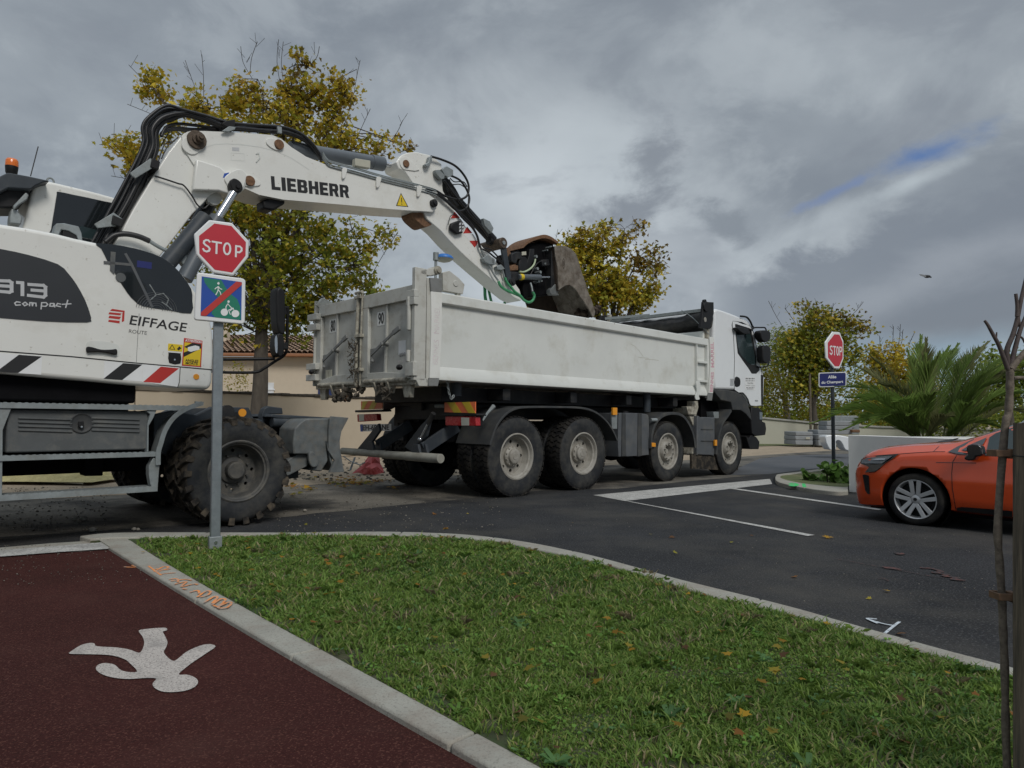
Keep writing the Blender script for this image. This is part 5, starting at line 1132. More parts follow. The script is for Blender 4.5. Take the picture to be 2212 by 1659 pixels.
def exc_wheel(a, b0, dirn):
    mb = MB(FM)
    for o in (0, .30): ag_tyre(mb, a, hz0, b0 + dirn * o, .26, .53, .285, dirn, o)
    w = mb.build('wheel', [MT['sidewall'], MT['mud_rubber']], exc, smooth=40)
    mb = MB(FM); c = (a, b0, hz0)
    mb.lathe(c, (0, dirn, 0), [(.300, .03), (.300, .012), (.288, .006), (.276, .012), (.268, .03), (.255, .036), (.248, .10), (.235, .17), (.225, .19)], 48)
    disc_holes(mb, c, (0, dirn, 0), .135, .226, .19, 8, .018, rm=.195)
    mb.lathe(c, (0, dirn, 0), [(0, .075), (.072, .075), (.084, .085), (.09, .15), (.125, .165), (.137, .19)], 40)
    for i in range(8):
        t = 6.28318 * (i + .5) / 8; p = Vector((a + .15 * math.cos(t), b0 + dirn * .19, hz0 + .15 * math.sin(t))); mb.cyl(p, p + Vector((0, -dirn * .03, 0)), .011, n=6)
    mb.build('rim', MT['rim_dark'], w, smooth=35)
for a in (wc.x, wc.x - 2.55):
    exc_wheel(a, EB, 1); exc_wheel(a, EB + EW, -1)
# undercarriage
mb = MB(FM); mb.box(wc.x - 3.1, wc.x + .55, EB + .72, EB + 1.78, .52, .92); mb.cyl((wc.x, EB + .5, hz0), (wc.x, EB + 2.0, hz0), .14); mb.cyl((wc.x - 2.55, EB + .5, hz0), (wc.x - 2.55, EB + 2.0, hz0), .14)
mb.cyl((wc.x - 1.3, EB + 1.25, .92), (wc.x - 1.3, EB + 1.25, 1.27), .62, n=40); mb.side(S('N2', [(1180, 300), (1435, 300), (1425, 605), (1170, 612)], EB + .5), EB + .5, EB + .7)
mb.build('undercarriage', MT['under_black'], exc, bev=.01)
mb = MB(FM); q = S('Z2', [(1030, 655), (1160, 625), (1330, 655), (1440, 600), (1690, 605), (1720, 680), (1780, 690), (1800, 760), (1700, 900), (1300, 1000), (1040, 900)], EB + .72); mb.side(q, EB + .60, EB + .70); mb.side(q, EB + 1.8, EB + 1.9); mb.box(wc.x - .6, wc.x + .75, EB + .7, EB + 1.8, .75, 1.02)
fr = mb.build('axle_frame', MT['slate_metal'], exc, bev=.01)
mb = MB(FM); c = ab('Z2', 1676, 641, EB + .59); mb.cyl((c[0], EB + .59, c[1]), (c[0], EB + .598, c[1]), .042, n=20); mb.build('reflector', MT['amber'], fr)
mb = MB(FM); c = ab('Z2', 1628, 655, EB + .58); mb.cyl((c[0], EB + .57, c[1]), (c[0], EB + .60, c[1]), .03, n=16); c = ab('Z2', 1570, 635, EB + .56); mb.cyl((c[0], EB + .54, c[1]), (c[0], EB + .60, c[1]), .07, n=20); mb.build('pin', MT['dark_metal'], fr)
# dozer blade in front
mb = MB(FM); hb = EB + .10
pl_ = S('N1', [(1600, 1220), (1835, 1240), (1800, 1310), (1735, 1430), (1712, 1560), (1716, 1659)], hb) + S('N3', [(775, 295), (640, 300), (690, 190), (625, 90), (615, 10)], hb) + S('N1', [(1555, 1659), (1560, 1400), (1575, 1250)], hb)
mb.side(pl_, hb, hb + .035)
pl2 = [(a, z) for a, z in pl_]; mb.side(pl2, EB + EW - .14, EB + EW - .10)
bl_ = mb.build('blade_end_plate', MT['blade_steel'], exc, bev=.006)
x0 = min(a for a, z in pl_); x1 = max(a for a, z in pl_); zt_ = max(z for a, z in pl_); zb_ = min(z for a, z in pl_)
mb = MB(FM); cur = [(x1 - .08, zt_ - .02), (x1 - .17, zt_ - .14), (x1 - .20, zt_ - .30), (x1 - .14, zb_ + .06), (x1 - .04, zb_ + .0)]; cur2 = [(a - .03, z) for a, z in cur]; mb.side(sp2(cur, 3, False) + sp2(cur2, 3, False)[::-1], hb + .036, EB + EW - .141); mb.build('blade', MT['blade_steel'], exc, bev=.004)
mb = MB(FM); bb = S('N1', [(1075, 1390), (1160, 1300), (1230, 1255), (1570, 1245), (1560, 1659), (1050, 1659)], EB + .16) + S('N3', [(590, 50), (580, 140), (440, 130), (300, 130), (300, 20)], EB + .16)
bb = S('N1', [(1075, 1390), (1160, 1300), (1230, 1255), (1570, 1248)], EB + .16) + S('N3', [(610, 60), (620, 190), (560, 290), (470, 280), (520, 220), (450, 130), (300, 130), (298, 30)], EB + .16)
mb.side(bb, EB + .14, EB + .50); mb.side(bb, EB + EW - .5, EB + EW - .15); mb.build('blade_housing', MT['blade_steel'], exc, bev=.015)
mb = MB(FM); mb.side(S('N3', [(235, 200), (345, 130), (440, 135), (450, 160), (440, 240), (260, 330), (240, 330)], EB + .2), EB + .2, EB + .42); mb.side(sp2(S('N3', [(445, 130), (470, 105), (500, 125), (530, 200), (520, 240), (480, 250), (450, 210)], EB + .12), 3), EB + .10, EB + .139); mb.build('blade_arm', MT['blade_steel'], exc, bev=.008)
mb = MB(FM); mb.side(S('N1', [(605, 1310), (605, 1190), (640, 1110), (700, 1080), (890, 1105), (900, 1190), (720, 1190), (660, 1240), (720, 1300), (1100, 1350), (1075, 1659), (860, 1659), (700, 1400)], EB + .75), EB + .70, EB + .80); mb.side(S('N1', [(720, 1190), (1570, 1240), (1560, 1300), (1230, 1262), (800, 1250), (690, 1230)], EB + .6), EB + .5, EB + 1.9)
mb.cyl((wc.x + .55, EB + .55, ab('N1', 900, 1300, EB + .6)[1]), (x1 - .2, EB + .55, ab('N1', 1000, 1300, EB + .6)[1]), .06); mb.box(wc.x + .4, x1 - .22, EB + .8, EB + 1.7, .35, .95); mb.build('blade_carrier', MT['slate_metal'], exc, bev=.01)
# steps, tool box
ES = EB - .03
sx0 = ab('Z2', -1100, 560, ES)[0]
def rail(zk, name='step', wid=.22, ext=None):
    (k, l, t0, b0), (r, t1, b1) = zk
    (a0, z0), (a1, z1) = ab(k, l, t0, ES), ab(k, r, t1, ES); zb = ab(k, r, b1, ES)[1]; zm = (z0 + z1) / 2; hh = abs(z1 - zb)
    mb = MB(FM); mb.box(a0 - .9, a1, ES, ES + .012, zm - hh, zm); mb.box(a0 - .9, a1, ES + .0125, ES + wid, zm - .012, zm - .002)
    n = int((a1 - a0 + .9) / .045)
    for i in range(n): a = a0 - .89 + i * .045; mb.add([(a, ES + .001, zm), (a + .03, ES + .001, zm), (a + .022, ES + .001, zm + .004), (a + .008, ES + .001, zm + .004), (a, ES + .02, zm), (a + .03, ES + .02, zm), (a + .022, ES + .02, zm + .004), (a + .008, ES + .02, zm + .004)], [[0, 1, 2, 3], [7, 6, 5, 4], [3, 2, 6, 7], [0, 3, 7, 4], [1, 5, 6, 2]])
    mb.blk = [(0, len(mb.v), 0, len(mb.f))]
    return mb.build(name, MT['galvanised'], exc, smooth=0), (a0, a1, zm)
s1, (a0, aE, zt1) = rail((('Z2', 10, 568, 600), (1300, 596, 628)))
s2, (_, aM, zm1) = rail((('Z2', 15, 935, 970), (1105, 915, 946)))
s3, (_, aL, zl1) = rail((('Z2', 20, 1210, 1245), (1090, 1150, 1185)))
mb = MB(FM)
mb.side(S('Z2', [(0, 592), (85, 596), (60, 660), (20, 760), (15, 1240), (-8, 1240), (-8, 640)], ES + .01), ES + .014, ES + .05)
mb.side(S('Z2', [(1085, 620), (1010, 628), (1040, 650), (1020, 720), (1015, 910), (1028, 910), (1030, 730), (1060, 680)], ES + .01), ES + .014, ES + .20)
mb.side(S('Z2', [(1030, 1010), (1060, 955), (1100, 955), (1105, 990), (1090, 1180), (1060, 1180), (1040, 1130), (1030, 1070)], ES + .01), ES + .014, ES + .10)
mb.build('step_bracket', MT['galvanised'], exc, bev=.003)
near = S('Z2', [(1108, 1000), (1110, 915), (1128, 850), (1150, 780), (1190, 710), (1240, 660), (1310, 620), (1400, 590)], ES); 
mb = MB(FM); spn = spline([(a, 0, z) for a, z in near], 4); w_ = []
n_ = len(spn)
for i, p in enumerate(spn):
    d = (spn[min(i + 1, n_ - 1)] - spn[max(i - 1, 0)]).normalized(); w_.append((p.x - d.z * -.012 * -1, p.z + d.x * .012))
v1 = [(p.x, p.z) for p in spn]; v2 = [(p.x + .0, p.z) for p in spn]
out = []
for i, p in enumerate(spn):
    d = (spn[min(i + 1, n_ - 1)] - spn[max(i - 1, 0)]).normalized(); nr = Vector((-d.z, 0, d.x)); out.append((p.x + nr.x * .01, p.z + nr.z * .01))
mb.side(v1 + out[::-1], ES, ES + .24); inn_ = []
for i, p in enumerate(spn):
    d = (spn[min(i + 1, n_ - 1)] - spn[max(i - 1, 0)]).normalized(); nr = Vector((-d.z, 0, d.x)); inn_.append((p.x - nr.x * .0 + nr.x * .04, p.z + nr.z * .04))
mb.side(v1 + inn_[::-1], ES - .01, ES - .001); mb.build('mudguard', MT['galvanised'], exc, smooth=50)
mb = MB(FM); mb.side(S('Z2', [(1350, 562), (1410, 566), (1405, 590), (1350, 588)], ES), ES, ES + .02); mb.build('bracket', MT['galvanised'], exc)
tbx = S('Z2', [(50, 612), (85, 606), (1025, 640), (1020, 895), (50, 905)], EB + .02); A0, A1_ = tbx[0][0], tbx[2][0]; zt2 = tbx[2][1] * .5 + tbx[1][1] * .5; zb2 = tbx[3][1]
mb = MB(FM); mb.box(A0, A1_, EB + .02, EB + .55, zb2, zt2); tb2 = mb.build('tool_box', MT['toolbox_grey'], exc, bev=.012)
mb = MB(FM)
for y in (672, 700, 728, 756):
    for x0_, x1_ in ((125, 500), (632, 965)): mb.side(S('Z2', [(x0_, y), (x1_, y + 12), (x1_, y + 22), (x0_, y + 10)], EB + .012), EB + .008, EB + .0199)
mb.build('rib', MT['toolbox_grey'], tb2, bev=.003)
c = ab('Z2', 566, 712, EB + .01); mb = MB(FM); mb.lathe((c[0], EB + .016, c[1]), (0, 1, 0), [(.085, -.004), (.078, -.008), (.07, -.002), (.06, .002), (0, .002)], 32); mb.build('lock_recess', MT['fender_grey'], tb2)
mb = MB(FM); mb.side(S('Z2', [(540, 700), (578, 700), (578, 742), (540, 742)], EB), EB - .012, EB + .012); mb.build('lock', MT['black_plastic'], tb2, bev=.004)
mb = MB(FM); c = ab('Z2', 565, 738, EB - .015); mb.cyl((c[0], EB - .016, c[1]), (c[0], EB - .0125, c[1]), .008, n=10); mb.build('keyhole', MT['chrome'], tb2)

# --- upper carriage: right-hand cowling
EU = EB + .0
def up_(mb, k, pts, d0, d1): mb.side(S(k, pts, EU - d1), EU - d1, EU - d0); return mb
top = S('Z1', [(-1500, 430), (-700, 480), (0, 578), (200, 608), (380, 642), (520, 678), (662, 708), (850, 728), (1000, 762), (1110, 800), (1200, 860), (1270, 935), (1325, 1010), (1400, 1110), (1452, 1220), (1474, 1340), (1478, 1480)], EU)
bot = S('Z2', [(1472, 330), (1468, 430), (1455, 470), (1430, 480), (1235, 470), (1090, 462), (900, 448), (600, 420), (300, 395), (0, 368), (-1500, 250)], EU)
rear_a = wc.x - 3.35
pts = [(max(a, rear_a), z) for a, z in top + bot]
mb = MB(FM); mb.side(pts, EU, EU + .92); cow = mb.build('engine_cowling', MT['machine_white'], exc, bev=.07, seg=5, smooth=60)
mb = MB(FM); zc_ = ab('Z2', 0, 480, EB + .3)[1]; q = S('Z2', [(1090, 462), (900, 500), (860, 560), (800, 568)], EB + .3)
mb.box(rear_a + .3, q[1][0], EB + .12, EB + 2.4, 1.16, 1.40); mb.box(rear_a + .1, wc.x - .45, EB + .93, EB + 2.5, 1.34, 1.48)
mb.build('turntable_frame', MT['under_black'], exc, bev=.02)
mb = MB(FM); mb.box(wc.x - 1.3, wc.x - .5, EB + .925, EB + .99, 1.481, 2.1); mb.box(wc.x - 1.3, wc.x - .5, EB + 1.53, EB + 1.59, 1.481, 2.1); mb.build('boom_foot_plate', MT['dark_metal'], exc, bev=.01)
mb = MB(FM); mb.box(rear_a + .01, wc.x - 1.6, EB + .93, EB + 2.49, 1.485, 2.42); mb.build('rear_hood', MT['machine_white'], exc, bev=.07, seg=4, smooth=60)
# dark grille panel with model lettering
dp = sp2([(-300, 700), (0, 752), (200, 795), (400, 858), (470, 920), (530, 1000), (590, 1110), (625, 1210), (628, 1240), (600, 1260), (300, 1252), (0, 1228), (-300, 1210)], 2)
mb = MB(FM); up_(mb, 'Z1', dp, .001, .006); gp_ = mb.build('grille_panel', MT['dark_decal'], cow)
def et(P, s, k, bl, br, tl, m, d=.0085, bold=.03, name='lettering'):
    mb = MB(FM); c = [Vector((ab(k, *q, EU - d)[0], EU - d, ab(k, *q, EU - d)[1])) for q in (bl, br, tl)]; text(mb, s, *c, bold); return mb.build(name, MT[m], P, smooth=0)
# wide techno numerals drawn as strokes
def strokes(P, k, lines, w, m, d, name='lettering', b=None):
    bb_ = EU - d if b is None else b; mb = MB(FM)
    for j, ln in enumerate(lines):
        L = [Vector((ab(k, x, y, bb_)[0], bb_ - .00004 * j, ab(k, x, y, bb_)[1])) for x, y in ln]
        for i in range(len(L) - 1):
            dd_ = (L[i + 1] - L[i]); e = dd_.normalized() * w * .42; nn2 = Vector((-dd_.z, 0, dd_.x)).normalized() * w / 2; o_ = Vector((0, -.00001 * i, 0))
            mb.sheet([L[i] - e - nn2 + o_, L[i + 1] + e - nn2 + o_, L[i + 1] + e + nn2 + o_, L[i] - e + nn2 + o_])
    return mb.build(name, MT[m], P, smooth=0)
strokes(gp_, 'Z1', [[(-20, 972), (64, 975), (80, 985), (80, 1045), (64, 1052), (-25, 1044)], [(78, 1012), (-20, 1006)]], .024, 'silver_text', .008)
strokes(gp_, 'Z1', [[(122, 985), (155, 987), (155, 1070)]], .024, 'silver_text', .008)
strokes(gp_, 'Z1', [[(200, 998), (300, 1005), (314, 1016), (314, 1074), (300, 1086), (197, 1074)], [(222, 1037), (310, 1044)]], .024, 'silver_text', .008)
strokes(gp_, 'Z1', [[(138, 1122), (115, 1118), (102, 1128), (110, 1142), (140, 1140)], [(172, 1122), (156, 1132), (170, 1146), (192, 1136), (176, 1122)], [(204, 1146), (207, 1124), (220, 1124), (224, 1146), (230, 1126), (248, 1128), (250, 1148)],
                    [(284, 1168), (288, 1124), (318, 1124), (330, 1136), (316, 1150), (288, 1148)], [(372, 1130), (348, 1130), (344, 1148), (366, 1150), (374, 1132), (378, 1154)], [(418, 1134), (398, 1130), (388, 1146), (418, 1152)], [(468, 1108), (454, 1158)], [(430, 1136), (490, 1132)]], .009, 'silver_text', .008)
# rear window of the cowling: dark glass with fan behind
wp = sp2([(662, 712), (850, 732), (1000, 768), (1105, 806), (1190, 862), (1262, 940), (1322, 1030), (1330, 1110), (1322, 1198), (1180, 1178), (990, 1148), (930, 1110), (880, 1055), (800, 930), (740, 830), (700, 750)], 2)
mb = MB(FM); up_(mb, 'Z1', wp, .0, .006); wn_ = mb.build('window', MT['glass_dark'], cow)
mb = MB(FM)
ctr = ab('Z1', 1085, 1170, EU - .008)
for i in range(7):
    r_ = .045 + i * .019; P = []
    for j in range(25):
        t = math.pi * (.02 + .96 * j / 24); a, z = ctr[0] + r_ * 1.05 * math.cos(t), ctr[1] + r_ * math.sin(t) - .01; P.append((a, EU - .0075, z))
    mb.tube(P, .0022, 4)
mb.blk = [(0, len(mb.v), 0, len(mb.f))]; mb.build('fan_grille', MT['tank_grey'], wn_)
strokes(wn_, 'Z1', [[(725, 845), (905, 862)], [(870, 790), (910, 860), (1050, 1150)]], .022, 'tank_grey', .0085, 'stay')
strokes(wn_, 'Z1', [[(1035, 1000), (1080, 1070), (1040, 1105)], [(1080, 1070), (1130, 1060), (1165, 1100), (1150, 1140), (1120, 1120)], [(1150, 1140), (1190, 1175)]], .008, 'galvanised', .0085, 'hose_clip')
mb = MB(FM); up_(mb, 'Z1', [(948, 832), (1050, 846), (1048, 892), (945, 878)], .0065, .0075); mb.build('label', MT['navy'], wn_)
mb = MB(FM); up_(mb, 'Z1', [(765, 770), (800, 775), (790, 930), (760, 900)], .0065, .0085); c = ab('Z1', 835, 950, EU - .008); mb.cyl((c[0], EU - .009, c[1]), (c[0], EU - .006, c[1]), .04, n=20); mb.build('filter', MT['toolbox_grey'], wn_)
# company lettering with three-bar emblem
et(cow, 'EIFFAGE', 'Z1', (893, 1275), (1284, 1328), (908, 1210), 'black_paint', .0015, .012)
et(cow, 'ROUTE', 'Z1', (890, 1333), (1014, 1347), (893, 1308), 'grey_text', .0015, .0)
mb = MB(FM)
for pts in ([(775, 1167), (862, 1180), (852, 1190), (760, 1180)], [(756, 1190), (840, 1198), (832, 1212), (750, 1204)], [(756, 1214), (836, 1222), (826, 1240), (750, 1230)], [(752, 1242), (828, 1250), (826, 1268), (748, 1256)], [(862, 1180), (858, 1252), (842, 1258), (846, 1196)]): up_(mb, 'Z1', pts, .0, .0015)
mb.blk = [(0, len(mb.v), 0, len(mb.f))]; mb.build('emblem', MT['red_paint'], cow, smooth=0)
# handle, vents, stickers
mb = MB(FM); up_(mb, 'Z1', sp2([(598, 1405), (640, 1388), (760, 1398), (822, 1425), (822, 1475), (800, 1500), (620, 1478), (596, 1450)], 3), .0, .002); mb.build('handle_recess', MT['bed_white'], cow)
mb = MB(FM); up_(mb, 'Z1', sp2([(602, 1430), (640, 1432), (700, 1448), (770, 1448), (808, 1446), (808, 1484), (760, 1476), (700, 1466), (640, 1466), (602, 1466)], 3), .003, .03); mb.build('handle', MT['black_plastic'], cow, bev=.006)
strokes(cow, 'Z1', [[(-300, 1430), (0, 1460), (500, 1498), (900, 1538), (1465, 1588)]], .010, 'black_paint', .0012, 'panel_gap')
strokes(cow, 'Z1', [[(962, 1200), (942, 1535)]], .003, 'tank_grey', .0012, 'panel_gap')
strokes(cow, 'Z2', [[(1246, 328), (1240, 430), (1228, 466)]], .006, 'black_paint', .0012, 'panel_gap')
def hatch(k, outline, stripe, m):
    mb = MB(FM); up_(mb, k, outline, .0, .0012); h = mb.build('hazard_marking', MT['silver_text'] if 0 else MT['sign_white'], cow, smooth=0)
    mb = MB(FM); up_(mb, k, stripe, .0013, .002); mb.build('stripe', MT[m], h, smooth=0)
hatch('Z2', [(-200, 218), (292, 248), (284, 378), (-200, 345)], [(130, 240), (290, 252), (125, 366), (0, 360), (-10, 345)], 'black_paint')
hatch('Z2', [(722, 284), (985, 306), (985, 425), (716, 405)], [(852, 298), (984, 308), (845, 415), (716, 405)], 'black_paint')
hatch('Z2', [(988, 306), (1240, 328), (1230, 462), (985, 428)], [(1112, 322), (1238, 334), (1108, 436), (990, 428)], 'red_paint')
mb = MB(FM); c = ab('Z2', 1357, 392, EU - .004); mb.cyl((c[0], EU - .006, c[1]), (c[0], EU, c[1]), .026, n=20); mb.build('reflector', MT['amber'], cow)
mb = MB(FM); up_(mb, 'Z1', [(1163, 1406), (1264, 1416), (1260, 1464), (1160, 1455)], .0, .0015); st = mb.build('sticker', MT['yellow_decal'], cow)
mb = MB(FM); up_(mb, 'Z1', [(1190, 1412), (1212, 1450), (1168, 1446)], .0016, .002); up_(mb, 'Z1', [(1222, 1445), (1240, 1425), (1255, 1440), (1235, 1455)], .0016, .002); mb.build('pictogram', MT['black_paint'], st, smooth=0)
mb = MB(FM); up_(mb, 'Z1', [(1190, 1421), (1204, 1446), (1176, 1443)], .0021, .0023); mb.build('pictogram', MT['yellow_decal'], st, smooth=0)
mb = MB(FM); up_(mb, 'Z1', sp2([(1170, 1468), (1245, 1474), (1250, 1480), (1248, 1545), (1170, 1540), (1166, 1475)], 2), .0, .006); lk = mb.build('lock', MT['black_plastic'], cow, bev=.003)
mb = MB(FM); c = ab('Z1', 1208, 1518, EU - .008); mb.cyl((c[0], EU - .009, c[1]), (c[0], EU - .006, c[1]), .008, n=10); mb.build('keyhole', MT['chrome'], lk)
mb = MB(FM); up_(mb, 'Z1', [(1272, 1368), (1400, 1388), (1390, 1570), (1257, 1560)], .0, .0012); sk_ = mb.build('warning_sticker', MT['red_paint'], cow, smooth=0)
mb = MB(FM); up_(mb, 'Z1', [(1276, 1398), (1392, 1412), (1382, 1562), (1266, 1552)], .0013, .0018); mb.build('field', MT['yellow_decal'], sk_, smooth=0)
mb = MB(FM); up_(mb, 'Z1', [(1272, 1430), (1330, 1402), (1391, 1412), (1390, 1440), (1270, 1500), (1268, 1470), (1320, 1450)], .0019, .0022); mb.build('beam', MT['black_paint'], sk_, smooth=0)
mb = MB(FM); up_(mb, 'Z1', [(1298, 1432), (1350, 1420), (1378, 1428), (1380, 1448), (1320, 1464), (1300, 1458)], .0023, .0026); mb.build('lorry_picture', MT['sign_white'], sk_, smooth=0)
et(sk_, 'ATTENTION', 'Z1', (1280, 1393), (1392, 1406), (1281, 1376), 'sign_white', .0028); et(sk_, 'ANGLES', 'Z1', (1280, 1531), (1370, 1538), (1282, 1513), 'black_paint', .0028); et(sk_, 'MORTS', 'Z1', (1282, 1550), (1366, 1556), (1284, 1533), 'black_paint', .0028)
# camera bracket, clear screen on top
mb = MB(FM); b_ = EU + .10; mb.side(S('Z1', [(368, 640), (385, 580), (440, 578), (540, 600), (560, 645), (568, 705), (540, 700), (525, 660), (470, 630), (420, 620), (405, 655), (385, 672)], b_), b_ - .02, b_ + .10); mb.build('camera_bracket', MT['galvanised'], exc, bev=.005)
mb = MB(FM); mb.side(S('Z1', [(430, 625), (530, 650), (535, 695), (425, 680)], b_ + .01), b_ - .01, b_ + .08); mb.build('camera', MT['black_plastic'], exc, bev=.006)
# --- cab (far side)
CBB = EB + 1.62
cb_o = sp2(S('Z1', [(150, 640), (190, 480), (215, 380), (232, 320), (262, 290), (320, 284), (360, 288), (600, 345), (760, 388), (860, 425), (960, 520), (1000, 700), (1000, 900), (400, 900), (120, 800)], CBB), 2)
mb = MB(FM); mb.side(cb_o, CBB, EB + 2.48); cabE = mb.build('cab', MT['machine_white'], exc, bev=.06, seg=4, smooth=60)
mb = MB(FM); mb.side(sp2(S('Z1', [(402, 358), (500, 378), (700, 420), (860, 470), (900, 620), (640, 760), (345, 700), (352, 620), (375, 480), (392, 375)], CBB - .006), 2), CBB - .012, CBB + .002); wE = mb.build('window', MT['glass_dark'], cabE)
mb = MB(FM); mb.side(S('Z1', [(556, 592), (668, 622), (658, 690), (552, 672)], CBB - .35), CBB - .35, CBB - .34); mb.build('screen', MT['glass_tint'], exc)
cgd = EB + 1.45
mb = MB(FM); mb.side(S('Z1', [(-260, 330), (-40, 270), (55, 224), (200, 250), (345, 282), (300, 292), (240, 318), (215, 340), (60, 330), (-60, 390), (-240, 420)], cgd), cgd, EB + 2.5); gd = mb.build('roof_guard', MT['slate_metal'], exc, bev=.01)
mb = MB(FM); mb.side(S('Z1', [(-60, 392), (60, 335), (212, 345), (190, 400), (150, 440), (100, 470), (-60, 470)], cgd + .1), cgd + .1, cgd + .5); mb.build('roof_lamp_housing', MT['black_plastic'], exc, bev=.02)
mb = MB(FM); mb.side(S('Z1', [(62, 540), (75, 480), (110, 490), (150, 540), (140, 590), (60, 580)], cgd + .1), cgd + .05, cgd + .2); mb.side(S('Z1', [(90, 455), (180, 360), (200, 380), (190, 410), (130, 450), (100, 480)], cgd), cgd, cgd + .05); mb.build('mirror', MT['galvanised'], exc, bev=.01)
c = Vector((ab('Z1', 80, 205, cgd + .3)[0], cgd + .3, ab('Z1', 80, 228, cgd + .3)[1])); rr_ = abs(ab('Z1', 140, 200, cgd + .3)[0] - ab('Z1', 20, 200, cgd + .3)[0]) / 2 * .8; ht = ab('Z1', 80, 130, cgd + .3)[1] - c.z
mb = MB(FM); mb.lathe(c, (0, 0, 1), [(rr_ * .7, -.02), (rr_ * .9, .0), (rr_, ht * .42), (rr_, ht * .45)], 28, cap=True); bc = mb.build('beacon_base', MT['black_plastic'], exc)
mb = MB(FM); mb.lathe(c, (0, 0, 1), [(rr_ * 1.0, ht * .455), (rr_ * 1.0, ht * .60), (rr_ * .97, ht * .85), (rr_ * .8, ht * .98), (0, ht)], 28); mb.build('beacon', MT['beacon_orange'], exc, smooth=60)
mb = MB(FM); mb.tube([(ab('Z1', 211, 250, cgd + .3)[0], cgd + .3, ab('Z1', 211, 250, cgd + .3)[1]), (ab('Z1', 264, 45, cgd + .3)[0], cgd + .3, ab('Z1', 264, 45, cgd + .3)[1])], .005, 6); mb.build('aerial', MT['black_paint'], exc)
mb = MB(FM); p = ab('Z1', 362, 270, CBB); mb.tube([(p[0] + .03 * math.cos(t), CBB + .1, p[1] + .035 * math.sin(t)) for t in [6.28 * i / 16 for i in range(17)]], .009, 6, cap=False); mb.build('lifting_eye', MT['galvanised'], exc)

# --- boom
def bp(mb, k, pts, b=BP, b1=BQ): mb.side(S(k, pts, b), b, b1); return mb
low_ = [(60, 1500), (120, 1420), (215, 1300), (330, 1085), (460, 870), (545, 735), (612, 652), (640, 622), (680, 606), (760, 606), (800, 700), (900, 900), (850, 975), (800, 1000), (760, 1050), (690, 1120), (600, 1240), (500, 1368), (420, 1480), (300, 1600), (120, 1600)]
mb = MB(FM); bp(mb, 'Z3', low_, BP + .02, BQ - .02); bm1 = mb.build('boom_base', MT['machine_white'], exc, bev=.012, seg=3)
mn = S('Z3', [(625, 640), (660, 612), (760, 608), (900, 614), (1100, 626), (1180, 633), (1232, 652), (1300, 708), (1390, 766), (1530, 822), (1700, 862), (1900, 905), (2060, 945)], BP) + S('Z4', [(50, 375), (160, 402), (225, 428), (280, 470), (294, 505), (285, 545), (255, 567), (180, 562), (60, 552)], BP) + \
     S('Z3', [(2100, 1102), (1900, 1088), (1600, 1060), (1250, 1030), (1100, 1000), (1015, 962), (960, 975), (860, 960), (760, 900), (690, 800), (640, 720)], BP)
mb = MB(FM); mb.side(mn, BP, BQ); boom = mb.build('boom', MT['machine_white'], exc, bev=.012, seg=3)
mb = MB(FM); mb.side(S('Z3', [(715, 782), (860, 830), (905, 872), (985, 845), (1015, 870), (1020, 930), (1010, 965), (975, 998), (930, 1000), (850, 975), (695, 970)], BP - .06), BP - .07, BP - .001); bk_ = mb.build('cylinder_bracket', MT['machine_white'], boom, bev=.015, seg=3)
mb = MB(FM); mb.side(sp2(S('Z3', [(885, 905), (900, 880), (950, 850), (985, 846), (1012, 866), (1018, 900), (1000, 960), (975, 995), (940, 1000), (915, 975), (900, 935)], BP - .075), 3), BP - .09, BP - .0705); mb.build('pin_plate', MT['machine_white'], bk_, bev=.006)
mb = MB(FM)
mb.side(sp2(S('Z3', [(625, 690), (640, 650), (700, 640), (765, 640), (780, 660), (760, 700), (720, 745), (680, 752), (640, 725)], BP - .01), 3), BP - .014, BP - .0005)
mb.side(sp2(S('Z3', [(1145, 665), (1165, 652), (1235, 668), (1250, 690), (1245, 718), (1220, 730), (1180, 715), (1150, 690)], BP - .01), 3), BP - .014, BP - .0005)
mb.side(sp2(S('Z3', [(1010, 885), (1040, 880), (1100, 915), (1108, 938), (1080, 948), (1010, 945)], BP - .01), 3), BP - .014, BP - .0005)
mb.build('boss', MT['machine_white'], boom, bev=.004)
def pin(k, x, y, b, r, m='pin_steel', nut=True, P=boom, dep=.05):
    c = ab(k, x, y, b); mb = MB(FM); mb.cyl((c[0], b - dep, c[1]), (c[0], b + .01, c[1]), r, n=18)
    if nut: mb.cyl((c[0], b - dep - .02, c[1]), (c[0], b - dep, c[1]), r * .55, n=10)
    return mb.build('pin', MT[m], P, bev=.004)
pin('Z3', 715, 665, BP - .014, .10, dep=.03); pin('Z3', 733, 655, BP - .05, .045, dep=.06); pin('Z3', 1222, 692, BP - .014, .058, 'rust', False, dep=.02); pin('Z3', 1042, 916, BP - .014, .058, 'rust', False, dep=.02)
pin('Z3', 948, 955, BP - .09, .075, 'black_plastic', False, dep=.05); pin('Z3', 967, 955, BP - .14, .03, 'black_plastic', dep=.01)
pin('Z4', 258, 503, BP - .001, .055, 'dark_metal', dep=.05)
mb = MB(FM); mb.side(sp2(S('Z3', [(915, 920), (940, 905), (975, 925), (988, 955), (970, 985), (935, 985), (918, 955)], BP - .1), 3), BP - .15, BP - .091); mb.build('cylinder_eye', MT['black_plastic'], boom, bev=.01)
strokes(boom, 'Z3', [[(780, 705), (830, 690), (900, 686), (1000, 692), (1100, 705), (1200, 730), (1300, 775), (1408, 846)]], .008, 'bed_white', 0, 'weld_seam', b=BP - .0015)
strokes(boom, 'Z3', [[(928, 742), (1008, 748), (1014, 792), (930, 788), (928, 742)]], .004, 'bed_white', 0, 'cover_plate', b=BP - .0015)
